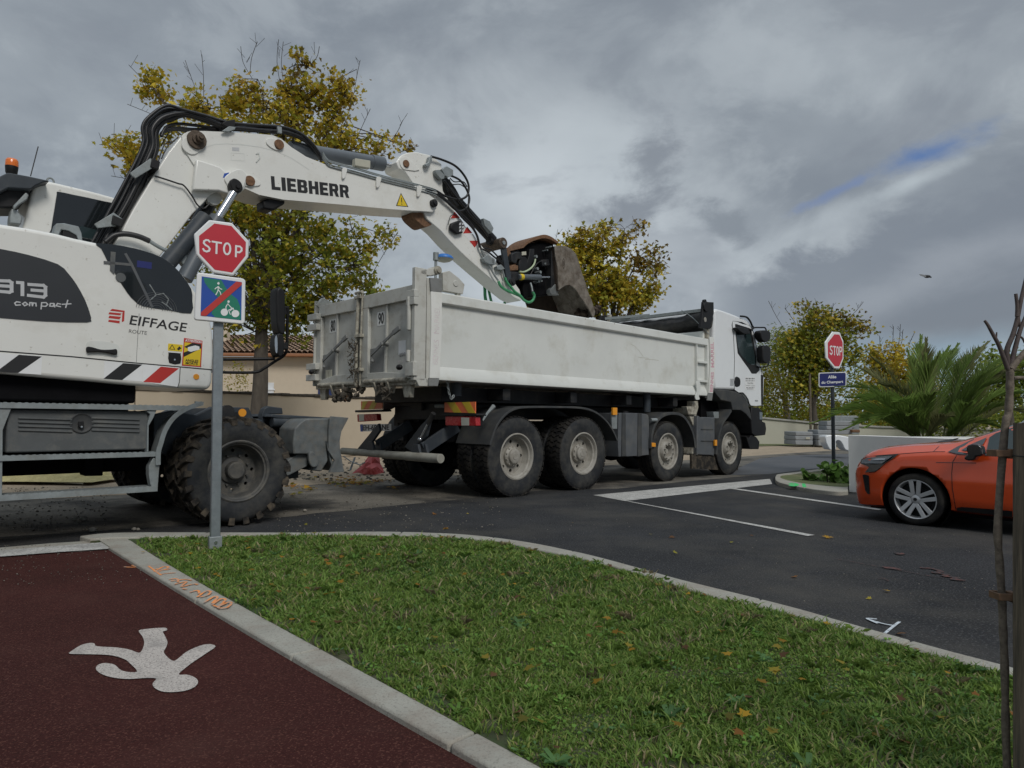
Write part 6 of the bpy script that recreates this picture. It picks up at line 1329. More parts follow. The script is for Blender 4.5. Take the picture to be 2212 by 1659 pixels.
strokes(boom, 'Z3', [[(1085, 745), (1102, 740), (1105, 770), (1085, 795)]], .014, 'bed_white', 0, 'hook', b=BP - .012)
mb = MB(FM); mb.side(S('Z3', [(888, 868), (918, 862), (915, 890), (880, 895)], BP - .08), BP - .0725, BP - .071); mb.build('sticker', MT['sign_blue'], boom)
mb = MB(FM); mb.side(S('Z3', [(934, 708), (978, 710), (978, 732), (936, 730)], BP - .0), BP - .0018, BP - .0005); mb.build('sticker', MT['silver_text'], boom)
c = [Vector((ab('Z3', *q, BP - .002)[0], BP - .002, ab('Z3', *q, BP - .002)[1])) for q in ((1178, 968), (1655, 1020), (1172, 884))]
# heavy block letters
def block_text(P, s, k, q, b, m):
    GL = {'L': [[(0, 0), (1, 0), (1, .24), (.40, .24), (.40, 1), (0, 1)]], 'I': [[(0, 0), (1, 0), (1, 1), (0, 1)]],
          'E': [[(0, 0), (1, 0), (1, .22), (.42, .22), (.42, .39), (.92, .39), (.92, .61), (.42, .61), (.42, .78), (1, .78), (1, 1), (0, 1)]],
          'B': [[(0, 0), (.38, 0), (.38, 1), (0, 1)], [(.38, 0), (.82, 0), (1, .12), (1, .42), (.88, .51), (.96, .6), (.96, .88), (.8, 1), (.38, 1), (.38, .80), (.58, .80), (.6, .78), (.6, .62), (.58, .60), (.38, .60), (.38, .41), (.6, .41), (.64, .38), (.64, .23), (.6, .2), (.38, .2)]],
          'H': [[(0, 0), (.36, 0), (.36, .39), (.64, .39), (.64, 0), (1, 0), (1, 1), (.64, 1), (.64, .62), (.36, .62), (.36, 1), (0, 1)]],
          'R': [[(0, 0), (.36, 0), (.36, 1), (0, 1)], [(.36, .38), (.48, .38), (.66, 0), (1, 0), (.84, .40), (.97, .54), (.97, .86), (.82, 1), (.36, 1), (.36, .79), (.58, .79), (.62, .76), (.62, .62), (.58, .59), (.36, .59)]]}
    W = {'I': .40, 'L': .85, 'E': .88}; wd = [W.get(ch, 1.0) for ch in s]; gap = .13; tot = sum(wd) + gap * (len(s) - 1)
    bl, br, tl = q; mb = MB(FM); x = 0
    for ch, w in zip(s, wd):
        for poly in GL[ch]: mb.sheet([bl + (br - bl) * ((x + px * w) / tot) + (tl - bl) * py for px, py in poly])
        x += w + gap
    return mb.build('lettering', MT[m], P, smooth=0)
block_text(boom, 'LIEBHERR', 'Z3', c, BP, 'black_paint')
mb = MB(FM); mb.side(S('Z3', [(1972, 988), (2018, 1075), (1942, 1068)], BP - .002), BP - .0022, BP - .0005); ws = mb.build('warning_sign', MT['black_paint'], boom, smooth=0)
mb = MB(FM); mb.side(S('Z3', [(1972, 997), (2011, 1071), (1949, 1065)], BP - .003), BP - .0032, BP - .0023); mb.build('field', MT['yellow_decal'], ws, smooth=0)
strokes(ws, 'Z3', [[(1975, 1020), (1977, 1046)], [(1977, 1056), (1978, 1060)]], .012, 'black_paint', 0, 'pictogram', b=BP - .0036)
# cylinders
def cylp(name, k, p, q, b, r, m, P=exc, n=20):
    a, c_ = ab(k, *p, b), ab(k, *q, b); mb = MB(FM); mb.cyl((a[0], b, a[1]), (c_[0], b, c_[1]), r, n=n); return mb.build(name, MT[m], P, bev=.006)
bmid = (BP + BQ) / 2
cyA = cylp('arm_cylinder', 'Z3', (1290, 715), (1845, 808), bmid, .088, 'cyl_grey'); cylp('cylinder_collar', 'Z3', (1790, 798), (1862, 811), bmid, .098, 'cyl_grey', cyA); cylp('piston_rod', 'Z3', (1850, 808), (1960, 825), bmid, .038, 'chrome', cyA)
cylp('rod_eye', 'Z3', (1925, 822), (1985, 828), bmid, .07, 'dark_metal', cyA)
bcy = cylp('boom_cylinder', 'Z3', (470, 1500), (775, 1135), BP - .12, .085, 'slate_metal'); cylp('piston_rod', 'Z3', (840, 1150), (945, 985), BP - .11, .043, 'chrome', bcy)
b2_ = cylp('boom_cylinder', 'Z3', (640, 1520), (845, 1140), BP - .11, .08, 'cyl_grey'); cylp('boom_cylinder', 'Z3', (600, 1400), (800, 1040), BQ + .10, .08, 'slate_metal')
cylp('boom_cylinder', 'Z3', (700, 1270), (815, 1020), bmid, .05, 'dark_metal')
mb = MB(FM); mb.side(sp2(S('Z3', [(785, 1050), (780, 1010), (820, 985), (860, 1000), (865, 1040), (835, 1065)], BP + .1), 3), BP + .08, BP + .14); mb.build('cylinder_eye', MT['bed_white'], exc)
mb = MB(FM); mb.side(S('Z3', [(1115, 1040), (1180, 1010), (1250, 1020), (1252, 1060), (1180, 1100), (1120, 1090)], BP + .1), BP + .06, BP + .26); mb.build('work_lamp', MT['black_plastic'], exc, bev=.02)
# arm (stick)
AP, AQ = BP + .06, BQ - .06
arm_p = S('Z4', [(-30, 175), (-5, 135), (25, 112), (70, 98), (130, 94), (230, 117), (285, 150), (330, 190), (332, 290), (340, 400), (430, 555), (520, 685), (610, 795), (700, 895), (780, 985), (880, 1090), (945, 1180), (960, 1235), (955, 1272), (900, 1245), (780, 1150), (640, 1030), (520, 925), (400, 805), (320, 715), (265, 668), (215, 625), (190, 575), (182, 520), (140, 420), (95, 330), (40, 250), (-10, 225)], AP)
mb = MB(FM); mb.side(arm_p, AP, AQ); arm = mb.build('arm', MT['machine_white'], exc, bev=.012, seg=3)
mb = MB(FM); mb.side(sp2(S('Z4', [(0, 145), (20, 135), (60, 142), (155, 238), (60, 238), (20, 225), (0, 190)], AP - .01), 2), AP - .014, AP - .0005); mb.build('boss', MT['machine_white'], arm, bev=.004)
pin('Z4', 46, 188, AP - .014, .05, 'rust', False, arm, .02)
mb = MB(FM); mb.side(sp2(S('Z4', [(100, 570), (180, 575), (195, 630), (250, 665), (200, 685), (150, 650), (110, 610)], AP + .03), 3), AP + .03, AQ - .03); mb.build('pivot_guard', MT['rust'], arm)
for pts, m in (([(432, 566), (475, 615), (400, 620)], 'red_paint'), ([(400, 622), (478, 622), (505, 660), (400, 660)], 'sign_white'), ([(530, 683), (572, 735), (498, 738)], 'red_paint'), ([(498, 741), (575, 741), (612, 792), (545, 792)], 'sign_white'), ([(548, 797), (612, 795), (612, 820), (590, 850)], 'red_paint')):
    mb = MB(FM); mb.side(S('Z4', pts, AP - .001), AP - .0015, AP - .0003); mb.build('reflective_marking', MT[m], arm, smooth=0)
mb = MB(FM); mb.side(S('Z4', [(395, 660), (460, 636), (505, 668), (490, 738), (440, 748), (390, 706)], AP - .04), AP - .07, AP - .01); wl_ = mb.build('work_lamp', MT['black_plastic'], arm, bev=.02)
mb = MB(FM)
for i in range(2):
    for j in range(3): x = 470 + i * 22; y = 655 + j * 26; mb.side(S('Z4', [(x, y), (x + 15, y - 4), (x + 11, y + 14), (x - 4, y + 18)], AP - .072), AP - .0735, AP - .0705)
mb.blk = [(0, len(mb.v), 0, len(mb.f))]; mb.build('lamp_guard', MT['silver_text'], wl_)
bkc = cylp('bucket_cylinder', 'Z4', (375, 400), (735, 795), AP + .10, .078, 'black_plastic'); cylp('cylinder_eye', 'Z4', (700, 790), (760, 820), AP + .10, .07, 'dark_metal', bkc)
mb = MB(FM); mb.side(sp2(S('Z4', [(335, 300), (380, 330), (440, 420), (470, 500), (430, 520), (350, 400)], AP + .1), 3), AP + .05, AP + .15); mb.build('cylinder_head', MT['dark_metal'], bkc)
# linkage
c = ab('N8', 530, 190, AP - .08); mb = MB(FM); mb.cyl((c[0] - .0, AP - .10, c[1]), (c[0], AQ + .10, c[1]), .085, n=24); lkp = mb.build('link_pin', MT['pin_steel'], exc, bev=.008)
mb = MB(FM); mb.cyl((c[0], AP - .115, c[1]), (c[0], AP - .101, c[1]), .03, n=12); mb.build('bolt', MT['galvanised'], lkp)
mb = MB(FM); mb.side(S('N8', [(495, 270), (580, 270), (600, 400), (665, 790), (680, 870), (600, 870), (570, 750), (520, 420)], AP - .05), AP - .075, AP - .03); mb.build('link_arm', MT['slate_metal'], exc, bev=.01)
mb = MB(FM); mb.side(S('N8', [(560, 270), (610, 270), (760, 560), (720, 640), (660, 600), (580, 380)], AP + .1), AP + .08, AP + .14); mb.build('link_arm', MT['rust'], exc, bev=.01)
pin('N8', 685, 868, AP - .075, .06, 'dark_metal', True, exc, .03)
# tilt rotator and bucket
TR = AP - .02; mb = MB(FM)
def tr(k, pts, b0, b1, m, name, P=exc, bev=.01, sm=0):
    mb = MB(FM); q = S(k, sp2(pts, 2) if sm else pts, b0); mb.side(q, b0, b1); return mb.build(name, MT[m], P, bev=bev)
trb = tr('N8', [(690, 350), (830, 310), (850, 220), (1000, 190), (1400, 190), (1430, 300), (1440, 1010), (1350, 1090), (1120, 1110), (900, 1140), (850, 1010), (760, 920), (680, 800), (680, 470)], TR + .12, TR + .50, 'under_black', 'tilt_rotator', bev=.02)
tr('N8', [(685, 460), (700, 370), (850, 345), (855, 470), (790, 470), (770, 545), (690, 520)], TR + .02, TR + .2, 'dark_metal', 'rotator_flange', trb, sm=1)
tr('N8', [(950, 520), (990, 400), (1000, 290), (1080, 290), (1080, 470), (1030, 560), (1000, 720), (930, 720)], TR + .04, TR + .14, 'dark_metal', 'rotator_flange', trb)
tr('N8', [(810, 560), (850, 440), (930, 430), (960, 520), (940, 700), (830, 690)], TR + .03, TR + .16, 'dark_metal', 'rotator_flange', trb, sm=1)
tr('N8', [(660, 600), (730, 560), (800, 580), (800, 660), (660, 670)], TR - .0, TR + .2, 'rust', 'rotator_bracket', trb)
tr('N8', [(660, 680), (810, 690), (815, 830), (690, 830)], TR - .03, TR + .1, 'dark_metal', 'rotator_bracket', trb)
tr('N8', [(1380, 310), (1450, 300), (1500, 700), (1500, 1000), (1450, 1060), (1370, 1040)], TR - .02, TR + .45, 'dark_metal', 'coupler_plate', trb)
tr('N8', [(1350, 1000), (1440, 900), (1500, 900), (1490, 1060), (1515, 1092), (1380, 1088), (1350, 1050)], TR - .04, TR + .05, 'blade_steel', 'coupler_claw', trb)
tr('N8', [(1200, 480), (1330, 470), (1350, 580), (1220, 590)], TR, TR + .1, 'dark_metal', 'gear_housing', trb); tr('N8', [(900, 850), (1000, 850), (1060, 900), (1120, 1090), (900, 1130), (880, 1000)], TR + .02, TR + .1, 'under_black', 'gear_housing', trb)
mb = MB(FM); rr = random.Random(6)
for x, y in ((1100, 640), (1150, 700), (1120, 860), (1170, 850), (1270, 320), (1335, 270), (1340, 340), (1230, 560), (1365, 830), (1080, 430)):
    c = ab('N8', x, y, TR + .05); mb.cyl((c[0], TR - .0, c[1]), (c[0], TR + .13, c[1]), rr.uniform(.012, .028), n=10)
mb.blk = [(0, len(mb.v), 0, len(mb.f))]; mb.build('hydraulic_fittings', MT['galvanised'], trb)
tc_ = cylp('tilt_cylinder', 'N8', (800, 775), (1180, 780), TR - .03, .045, 'cyl_grey', trb); cylp('piston_rod', 'N8', (1180, 780), (1345, 780), TR - .03, .014, 'chrome', tc_); cylp('collar', 'N8', (825, 777), (880, 778), TR - .03, .049, 'yellow_decal', tc_)
tr('N8', [(860, 342), (935, 335), (938, 395), (862, 402)], TR + .015, TR + .02, 'cream_plastic', 'type_plate', trb, bev=0)
# curved guard plate on top
mb = MB(FM); gq = spline([(a, 0, z) for a, z in S('N8', [(820, 290), (880, 190), (1000, 110), (1180, 60), (1300, 90), (1390, 150), (1435, 180)], TR + .1)], 4); gi = spline([(a, 0, z) for a, z in S('N8', [(835, 290), (900, 225), (1030, 160), (1180, 125), (1300, 150), (1380, 195), (1420, 220)], TR + .1)], 4)
mb.side([(p.x, p.z) for p in gq] + [(p.x, p.z) for p in gi[::-1]], TR + .02, TR + .45); mb.build('top_guard', MT['rust'], exc, bev=.005)
# bucket
bo = [(1430, 245), (1520, 235), (1610, 240), (1720, 290), (1800, 380), (1850, 520), (1900, 700), (1960, 860), (2010, 1040), (2070, 1180), (2130, 1370), (2115, 1460), (2090, 1470)]
bi = [(2030, 1350), (1940, 1210), (1880, 1130), (1800, 1000), (1740, 940), (1680, 918), (1620, 925), (1560, 960), (1500, 1008), (1490, 860), (1480, 600), (1440, 400)]
BKb, BKe = TR - .10, TR + .72
mb = MB(FM); mb.side(S('N8', bo + bi, BKb), BKb, BKb + .025); bkt = mb.build('bucket', MT['bucket_steel'], exc, bev=.006)
oq = S('N8', bo, BKb); o2 = [(a - .022, z - .006) for a, z in oq]
mb = MB(FM); mb.side([*oq, *o2[::-1]], BKb + .026, BKe); mb.build('bucket_back', MT['bucket_steel'], bkt, smooth=60)
mb = MB(FM); mb.side(S('N8', bo + [(1900, 1350), (1700, 1300), (1560, 1180), (1500, 1008)] + [(1480, 600), (1440, 400)], BKb), BKe, BKe + .025); mb.build('bucket_side', MT['bucket_inside'], bkt)
q = S('N8', [(1440, 260), (1500, 1008), (1530, 1010), (1475, 262)], BKb); mb = MB(FM); mb.side(q, BKb + .027, BKe); mb.build('bucket_mount', MT['bucket_inside'], bkt)
cz_ = [ab('N8', x, y, BKb + .1) for x, y in ((1560, 1040), (1900, 1290), (2060, 1440), (1800, 1420))]
rr = random.Random(15); mb = MB(FM)
for i in range(26):
    a, z = ab('N8', rr.uniform(1750, 2080), rr.uniform(1330, 1450), BKb + .4); mb.ball((a, BKb + .1 + rr.random() * .5, z), rr.uniform(.03, .07), jit=.3, n=8, m=5, rnd=rr)
mb.blk = [(0, len(mb.v), 0, len(mb.f))]; mb.build('soil', MT['bucket_inside'], bkt, smooth=0)
c = ab('N8', 1580, 545, BKb); mb = MB(FM); mb.tube([(c[0] + .022 * math.cos(t), BKb - .002, c[1] + .085 * math.sin(t)) for t in [6.28318 * i / 24 for i in range(25)]], .004, 5, cap=False); mb.tube([(c[0], BKb - .002, c[1] - .04), (c[0] + .004, BKb - .002, c[1] + .04)], .004, 5); mb.build('cast_mark', MT['bucket_inside'], bkt)
# hoses
def hose(k, pts, b0, b1, r, m='hose', name='hose', P=exc, n=7):
    N_ = len(pts); L = []
    for i, (x, y) in enumerate(pts):
        b = b0 + (b1 - b0) * i / (N_ - 1); a, z = ab(k, x, y, b); L.append((a, b, z))
    mb = MB(FM); mb.tube(spline(L, 6), r, n); return mb.build(name, MT[m], P, smooth=70)
hp_ = [(95, 1330), (150, 1230), (240, 1080), (320, 930), (385, 790), (420, 690), (430, 600), (470, 540), (540, 500), (640, 497), (780, 535), (900, 575), (1010, 588), (1150, 597), (1260, 605), (1360, 640), (1430, 700), (1480, 770)]
rr = random.Random(2)
for i in range(13):
    off = (i - 6) * 8.5; j = [rr.uniform(-7, 7) for _ in hp_]; L = []
    for q, ((x, y), jj) in enumerate(zip(hp_, j)):
        f = q / (len(hp_) - 1)
        nx, ny = (.86, .5) if q < 6 else ((.95, .3) if q < 8 else (.25, .95))
        s_ = off * (1 if q < 9 else .42) + jj * .6; L.append((x + nx * s_ + (12 if q < 6 else 0), y + ny * s_ * (1 if q < 7 else 1)))
    b = BP + .04 + (i * 5 % 13) * .026
    hose('Z3', L, b - .03, b, .0165 + .003 * (i % 3))
for y_, sx in ((565, 560), (590, 545), (600, 535)): hose('Z3', [(500, 640), (sx - 30, y_ + 20), (sx + 40, y_), (700, y_ + 8), (900, 600)], BP + .1, BP + .2, .017)
for pts, b in (([(500, 700), (520, 660), (550, 610)], BP + .2), ([(480, 800), (520, 690), (570, 680)], BP), ([(500, 780), (540, 700), (600, 650)], BP + .1)): hose('Z3', pts, b, b, .006)
hose('Z3', [(460, 885), (510, 900), (600, 930), (640, 945), (690, 1010), (720, 1060), (760, 1085), (800, 1050)], BP - .02, BP - .02, .009)
hose('Z1', [(730, 705), (790, 660), (870, 650), (960, 668), (1035, 700)], BP - .05, BP - .08, .028); hose('Z1', [(1035, 700), (1100, 740), (1200, 790), (1260, 820)], BP - .08, BP - .08, .02, 'galvanised', 'pipe')
hose('Z1', [(1265, 790), (1285, 755), (1320, 760), (1340, 800)], BP - .08, BP - .08, .02, 'cream_plastic', 'pipe'); mb = MB(FM); mb.side(S('Z1', [(1215, 770), (1260, 762), (1290, 800), (1290, 865), (1265, 870), (1230, 820)], BP - .1), BP - .12, BP - .03); mb.build('valve', MT['galvanised'], exc, bev=.01)
for pts in ([(308, 865), (430, 778), (470, 790), (455, 830), (340, 900), (315, 880)], [(88, 1180), (205, 1110), (260, 1150), (245, 1190), (110, 1205)], [(870, 610), (915, 580), (955, 585), (950, 600), (910, 615)], [(1212, 580), (1238, 585), (1240, 625), (1215, 620)]):
    mb = MB(FM); mb.side(S('Z3', pts, BP - .04), BP - .05, BP - .02); mb.build('hose_clamp', MT['galvanised'], exc, bev=.004)
mb = MB(FM); mb.side(S('Z3', [(440, 775), (490, 800), (480, 850), (430, 830)], BP - .05), BP - .07, BQ); mb.side(S('Z3', [(900, 545), (955, 535), (950, 600), (925, 600), (870, 560)], BP), BP, BQ - .1); mb.side(S('Z3', [(200, 1125), (265, 1155), (250, 1200), (190, 1180)], BP - .05), BP - .07, BQ); mb.build('hose_block', MT['black_plastic'], exc, bev=.006)
for dy, b in ((0, BP - .01), (14, BP - .015), (26, BP - .01), (-8, BP + .06)):
    hose('Z3', [(1490, 745 + dy), (1520, 790 + dy), (1560, 808 + dy), (1700, 845 + dy), (1850, 888 + dy), (2000, 925 + dy), (2150, 965 + dy), (2190, 980 + dy)], b, b, .0085, 'galvanised', 'pipe')
for x, y in ((1630, 850), (1840, 905), (2090, 960)):
    mb = MB(FM); mb.side(sp2(S('Z3', [(x - 15, y - 15), (x + 12, y - 12), (x + 8, y + 15), (x - 2, y + 45), (x - 16, y + 50), (x - 18, y + 20)], BP - .03), 2), BP - .03, BP - .0005); mb.build('pipe_clip', MT['machine_white'], boom, bev=.003)
mb = MB(FM); mb.side(S('Z3', [(1693, 775), (1785, 790), (1785, 838), (1690, 820)], BP + .02), BP + .02, BP + .1); mb.build('junction_box', MT['cream_plastic'], boom, bev=.006)
for pts, r in (([(245, 130), (330, 155), (430, 200), (500, 270), (540, 350), (535, 430), (490, 465), (430, 465), (350, 440), (280, 400), (200, 395)], .017), ([(400, 280), (470, 315), (520, 380), (548, 460), (530, 530), (480, 560), (430, 545), (350, 470), (270, 420), (190, 415)], .016),
               ([(350, 320), (420, 420), (500, 520), (560, 600), (640, 680), (700, 760)], .018), ([(330, 450), (420, 530), (500, 620), (570, 690), (610, 760), (630, 850)], .018), ([(300, 420), (400, 500), (480, 580), (560, 660), (600, 740), (640, 860)], .014),
               ([(395, 300), (430, 330), (500, 330), (530, 370)], .008), ([(390, 310), (410, 350), (470, 350), (520, 380)], .008), ([(380, 670), (400, 600), (440, 590)], .006), ([(545, 430), (545, 540), (600, 620), (650, 680)], .012),
               ([(640, 860), (690, 880), (740, 920), (790, 960), (820, 1000)], .014), ([(660, 850), (720, 870), (780, 930), (810, 970)], .012)):
    hose('Z4', pts, AP - .06, AP - .05, r)
for pts, r, m in (([(700, 980), (740, 1060), (775, 1110)], .015, 'galvanised'), ([(800, 1000), (815, 1050), (825, 1085)], .015, 'galvanised'), ([(640, 860), (665, 920), (700, 980)], .02, 'galvanised')): hose('Z4', pts, AP - .05, AP - .05, r, m, 'pipe')
hose('N8', [(455, 850), (500, 940), (600, 1010), (700, 1050), (830, 1110), (900, 1180), (980, 1215), (1050, 1180), (1075, 1100), (1050, 1040)], AP - .06, AP - .1, .022, 'green_hose')
hose('N8', [(570, 790), (610, 880), (680, 960), (740, 1030), (820, 1090), (870, 1140)], AP - .08, AP - .1, .020, 'green_hose')
hose('N8', [(1045, 1030), (1030, 950), (1010, 880)], AP - .1, AP - .06, .016, 'galvanised', 'pipe')
hose('N8', [(820, 685), (900, 690), (1000, 640), (1070, 560), (1095, 470)], TR - .02, TR - .0, .016, 'pale_hose'); hose('N8', [(1000, 760), (1060, 640), (1130, 540), (1200, 500)], TR, TR, .009)
hose('N8', [(215, 880), (222, 1000), (225, 1100), (240, 1200)], AQ + .1, AQ + .1, .026, 'green_hose'); hose('N8', [(280, 960), (300, 1060), (330, 1190), (360, 1260)], AQ + .1, AQ + .12, .022, 'green_hose'); hose('N8', [(100, 720), (140, 820), (200, 890), (270, 950)], AQ + .1, AQ + .1, .018); hose('N8', [(560, 1260), (580, 1180), (620, 1150)], AQ + .05, AQ + .1, .024, 'green_hose')
for k, pts in (('Z4', [(190, 195), (215, 180), (225, 135), (245, 130), (245, 165), (225, 210), (200, 215)]), ('Z4', [(320, 235), (360, 210), (410, 240), (412, 280), (370, 300), (345, 285)]), ('Z4', [(272, 240), (300, 238), (345, 280), (340, 310), (315, 315), (275, 270)]), ('Z4', [(650, 620), (700, 645), (730, 700), (715, 740), (660, 680)]), ('Z4', [(645, 935), (680, 905), (720, 930), (745, 985), (700, 985), (660, 965)]), ('Z4', [(755, 1000), (790, 985), (820, 1020), (790, 1030), (760, 1025)]), ('N8', [(330, 440), (380, 480), (390, 570), (350, 580), (310, 520)])):
    mb = MB(FM); mb.side(S(k, pts, AP - .05), AP - .08, AP - .01); mb.build('hydraulic_valve', MT['galvanised'], arm, bev=.006)
# mirror on its bracket at the front of the cowling (photo: left of the truck)
MBb = EB + .35
mb = MB(FM); mb.side(sp2(S('Z1', [(1897, 1060), (1905, 1030), (1925, 1022), (1950, 1045), (1960, 1100), (1960, 1290), (1955, 1340), (1925, 1345), (1905, 1290), (1898, 1180)], MBb), 3), MBb - .05, MBb + .12); mb.build('mirror', MT['black_plastic'], exc, bev=.02, smooth=60)
mb = MB(FM); mb.side(sp2(S('Z1', [(1905, 1350), (1925, 1340), (1948, 1360), (1950, 1470), (1925, 1500), (1905, 1480), (1895, 1420)], MBb), 3), MBb - .05, MBb + .12); mr2 = mb.build('mirror', MT['black_plastic'], exc, bev=.02, smooth=60)
mb = MB(FM); mb.side(sp2(S('Z1', [(1900, 1380), (1912, 1350), (1918, 1400), (1916, 1470), (1904, 1460)], MBb - .055), 2), MBb - .056, MBb - .051); mb.build('mirror_glass', MT['chrome'], mr2)
mb = MB(FM); mb.side(S('Z1', [(1955, 1150), (2000, 1148), (2002, 1205), (1955, 1205)], MBb), MBb, MBb + .05); mb.side(S('Z1', [(1950, 1400), (1992, 1402), (1992, 1445), (1950, 1445)], MBb), MBb, MBb + .05); mb.build('mirror_clamp', MT['black_plastic'], exc, bev=.005)
hose('Z1', [(1988, 1160), (1985, 1300), (1982, 1440), (1960, 1490), (1900, 1530), (1830, 1575), (1760, 1605), (1560, 1606)], MBb, EB + .6, .016, 'black_plastic', 'mirror_arm'); hose('Z1', [(1900, 1512), (1750, 1514), (1560, 1516)], MBb + .1, EB + .6, .017, 'black_plastic', 'mirror_arm')
hose('Z1', [(1560, 1606), (1470, 1600), (1440, 1600)], EB + .6, EB + .6, .016, 'black_plastic', 'mirror_arm'); hose('Z1', [(1560, 1516), (1470, 1516), (1440, 1516)], EB + .6, EB + .6, .017, 'black_plastic', 'mirror_arm')
# ================================================================ ORANGE CAR
CC = G('V', 1975, 1136); ph_ = R(50); cr_ = Vector((math.cos(ph_), -math.sin(ph_), 0)); cn_ = Vector((-cr_.y, cr_.x, 0))
CM = Matrix(((cr_.x, cn_.x, 0, CC.x), (cr_.y, cn_.y, 0, CC.y), (0, 0, 1, 0), (0, 0, 0, 1)))
WID = 1.60
car = thing('parked_car', CM @ Matrix.Translation((1.1, WID / 2, 0)), 'orange hatchback with silver wheel parked by the white garden wall, half cut off', 'car')
ST = [(-.68, .30, .24, .47, .50, .53, .10), (-.655, .20, .17, .53, .56, .59, .10), (-.60, .10, .13, .59, .625, .66, .08), (-.52, .045, .13, .645, .69, .725, .06), (-.38, .012, .14, .69, .735, .785, .05), (-.15, .0, .15, .725, .765, .825, .05), (.15, .004, .16, .755, .79, .855, .06),
      (.32, .018, .16, .765, .815, .875, .08), (.55, .025, .155, .77, .90, .955, .13), (.80, .03, .15, .775, 1.00, 1.055, .18), (1.05, .03, .15, .78, 1.09, 1.14, .22), (1.35, .03, .15, .785, 1.16, 1.215, .25), (1.8, .03, .15, .79, 1.19, 1.25, .26), (2.2, .01, .15, .80, 1.18, 1.24, .26),
      (2.5, .03, .16, .80, 1.13, 1.18, .25), (2.75, .06, .18, .78, .95, 1.0, .16), (2.85, .14, .24, .60, .70, .72, .10)]
def stn(s):
    s = min(max(s, ST[0][0]), ST[-1][0])
    for i in range(len(ST) - 1):
        if s <= ST[i + 1][0]: break
    p0, p1, p2, p3 = ST[max(i - 1, 0)], ST[i], ST[i + 1], ST[min(i + 2, len(ST) - 1)]; h = p2[0] - p1[0]; t = (s - p1[0]) / h
    out = []
    for k in range(1, 7):
        m1 = (p2[k] - p0[k]) / max(p2[0] - p0[0], 1e-6) * h; m2 = (p3[k] - p1[k]) / max(p3[0] - p1[0], 1e-6) * h
        out.append((2 * t**3 - 3 * t * t + 1) * p1[k] + (t**3 - 2 * t * t + t) * m1 + (-2 * t**3 + 3 * t * t) * p2[k] + (t**3 - t * t) * m2)
    return out
def sect(s):
    p, zl, zb, ze, zc, gi = stn(s); W2 = WID / 2
    fl = .035 * max(0, 1 - abs(s) / .45) if s < .6 else 0
    return [(W2, zl), (.14 + p, zl), (.045 + p, zl + .03), (.012 + p, zl + .12), (p + .004, .38), (p, .48), (p + .008, .56 if zb > .62 else zb - .05), (p + .022, zb - .045), (p + .05, zb), (p + .05 + gi * .55, zb + (ze - zb) * .55), (p + gi + .055, ze), (p + gi + .11, ze + (zc - ze) * .5), (p + gi + .24, ze + (zc - ze) * .82), (W2, zc)]
def ysurf(s, z):
    q = sect(s)
    for (t0, z0), (t1, z1) in zip(q[2:], q[3:]):
        if z0 <= z <= z1 and z1 > z0: return t0 + (t1 - t0) * (z - z0) / (z1 - z0)
    return q[2][0] if z < q[2][1] else q[-1][0]
ss = []
for i in range(len(ST) - 1):
    m4 = max(2, int((ST[i + 1][0] - ST[i][0]) / .028))
    for j in range(m4): ss.append(ST[i][0] + (ST[i + 1][0] - ST[i][0]) * j / m4)
ss.append(ST[-1][0])
mb = MB(CM); vs = []; n_ = 0
for s in ss:
    q = sect(s); q = [(q[i][0] + (q[i + 1][0] - q[i][0]) * j / 3, q[i][1] + (q[i + 1][1] - q[i][1]) * j / 3) for i in range(len(q) - 1) for j in range(3)] + [q[-1]]; full = q + [(WID - t, z) for t, z in q[::-1][1:-1]]; n_ = len(full); vs += [(s, t, z) for t, z in full]
mb.add(vs, [[i * n_ + j, i * n_ + (j + 1) % n_, (i + 1) * n_ + (j + 1) % n_, (i + 1) * n_ + j] for i in range(len(ss) - 1) for j in range(n_)] + [list(range(n_))[::-1], list(range((len(ss) - 1) * n_, len(ss) * n_))])
bodyc = mb.build('body', MT['car_orange'], car, smooth=38)
cuts = []
for s0 in (0, 2.26):
    for t0, t1 in ((-.2, .32), (WID - .32, WID + .2)):
        mb = MB(CM); mb.cyl((s0, t0, .265), (s0, t1, .265), .322, n=48); cuts.append(mb.build('cut', MT['under_black'], car))
for c in cuts:
    md = bodyc.modifiers.new('b', 'BOOLEAN'); md.operation = 'DIFFERENCE'; md.object = c; md.solver = 'EXACT'
bpy.context.view_layer.update(); dg = bpy.context.evaluated_depsgraph_get(); nm = bpy.data.meshes.new_from_object(bodyc.evaluated_get(dg)); bodyc.modifiers.clear(); bodyc.data = nm
while len(nm.materials) > 1: nm.materials.pop()
nm.polygons.foreach_set('material_index', [0] * len(nm.polygons))
for c in cuts: bpy.data.objects.remove(c)
def chit(k, x, y, off=0.0):
    t = 0.0
    for _ in range(7):
        P = Plane(CC + cn_ * t, cn_).hit(k, x, y); q = P - CC; s, z = q.dot(cr_), P.z; t = .5 * t + .5 * ysurf(s, z)
    P = Plane(CC + cn_ * (t - off), cn_).hit(k, x, y); q = P - CC; return Vector((q.dot(cr_), t - off, P.z))
def cpan(name, pts, m, P=bodyc, off=.006, th=.004, k='Y3', sm=0):
    if sm: pts = sp2(pts, sm)
    o = []
    for (x0, y0), (x1, y1) in zip(pts, pts[1:] + pts[:1]):
        nn2 = max(1, int(math.hypot(x1 - x0, y1 - y0) / 90))
        for i in range(nn2): o.append(chit(k, x0 + (x1 - x0) * i / nn2, y0 + (y1 - y0) * i / nn2, off))
    mb = MB(CM); mb.prism(o, (0, th, 0)); return mb.build(name, MT[m], P)
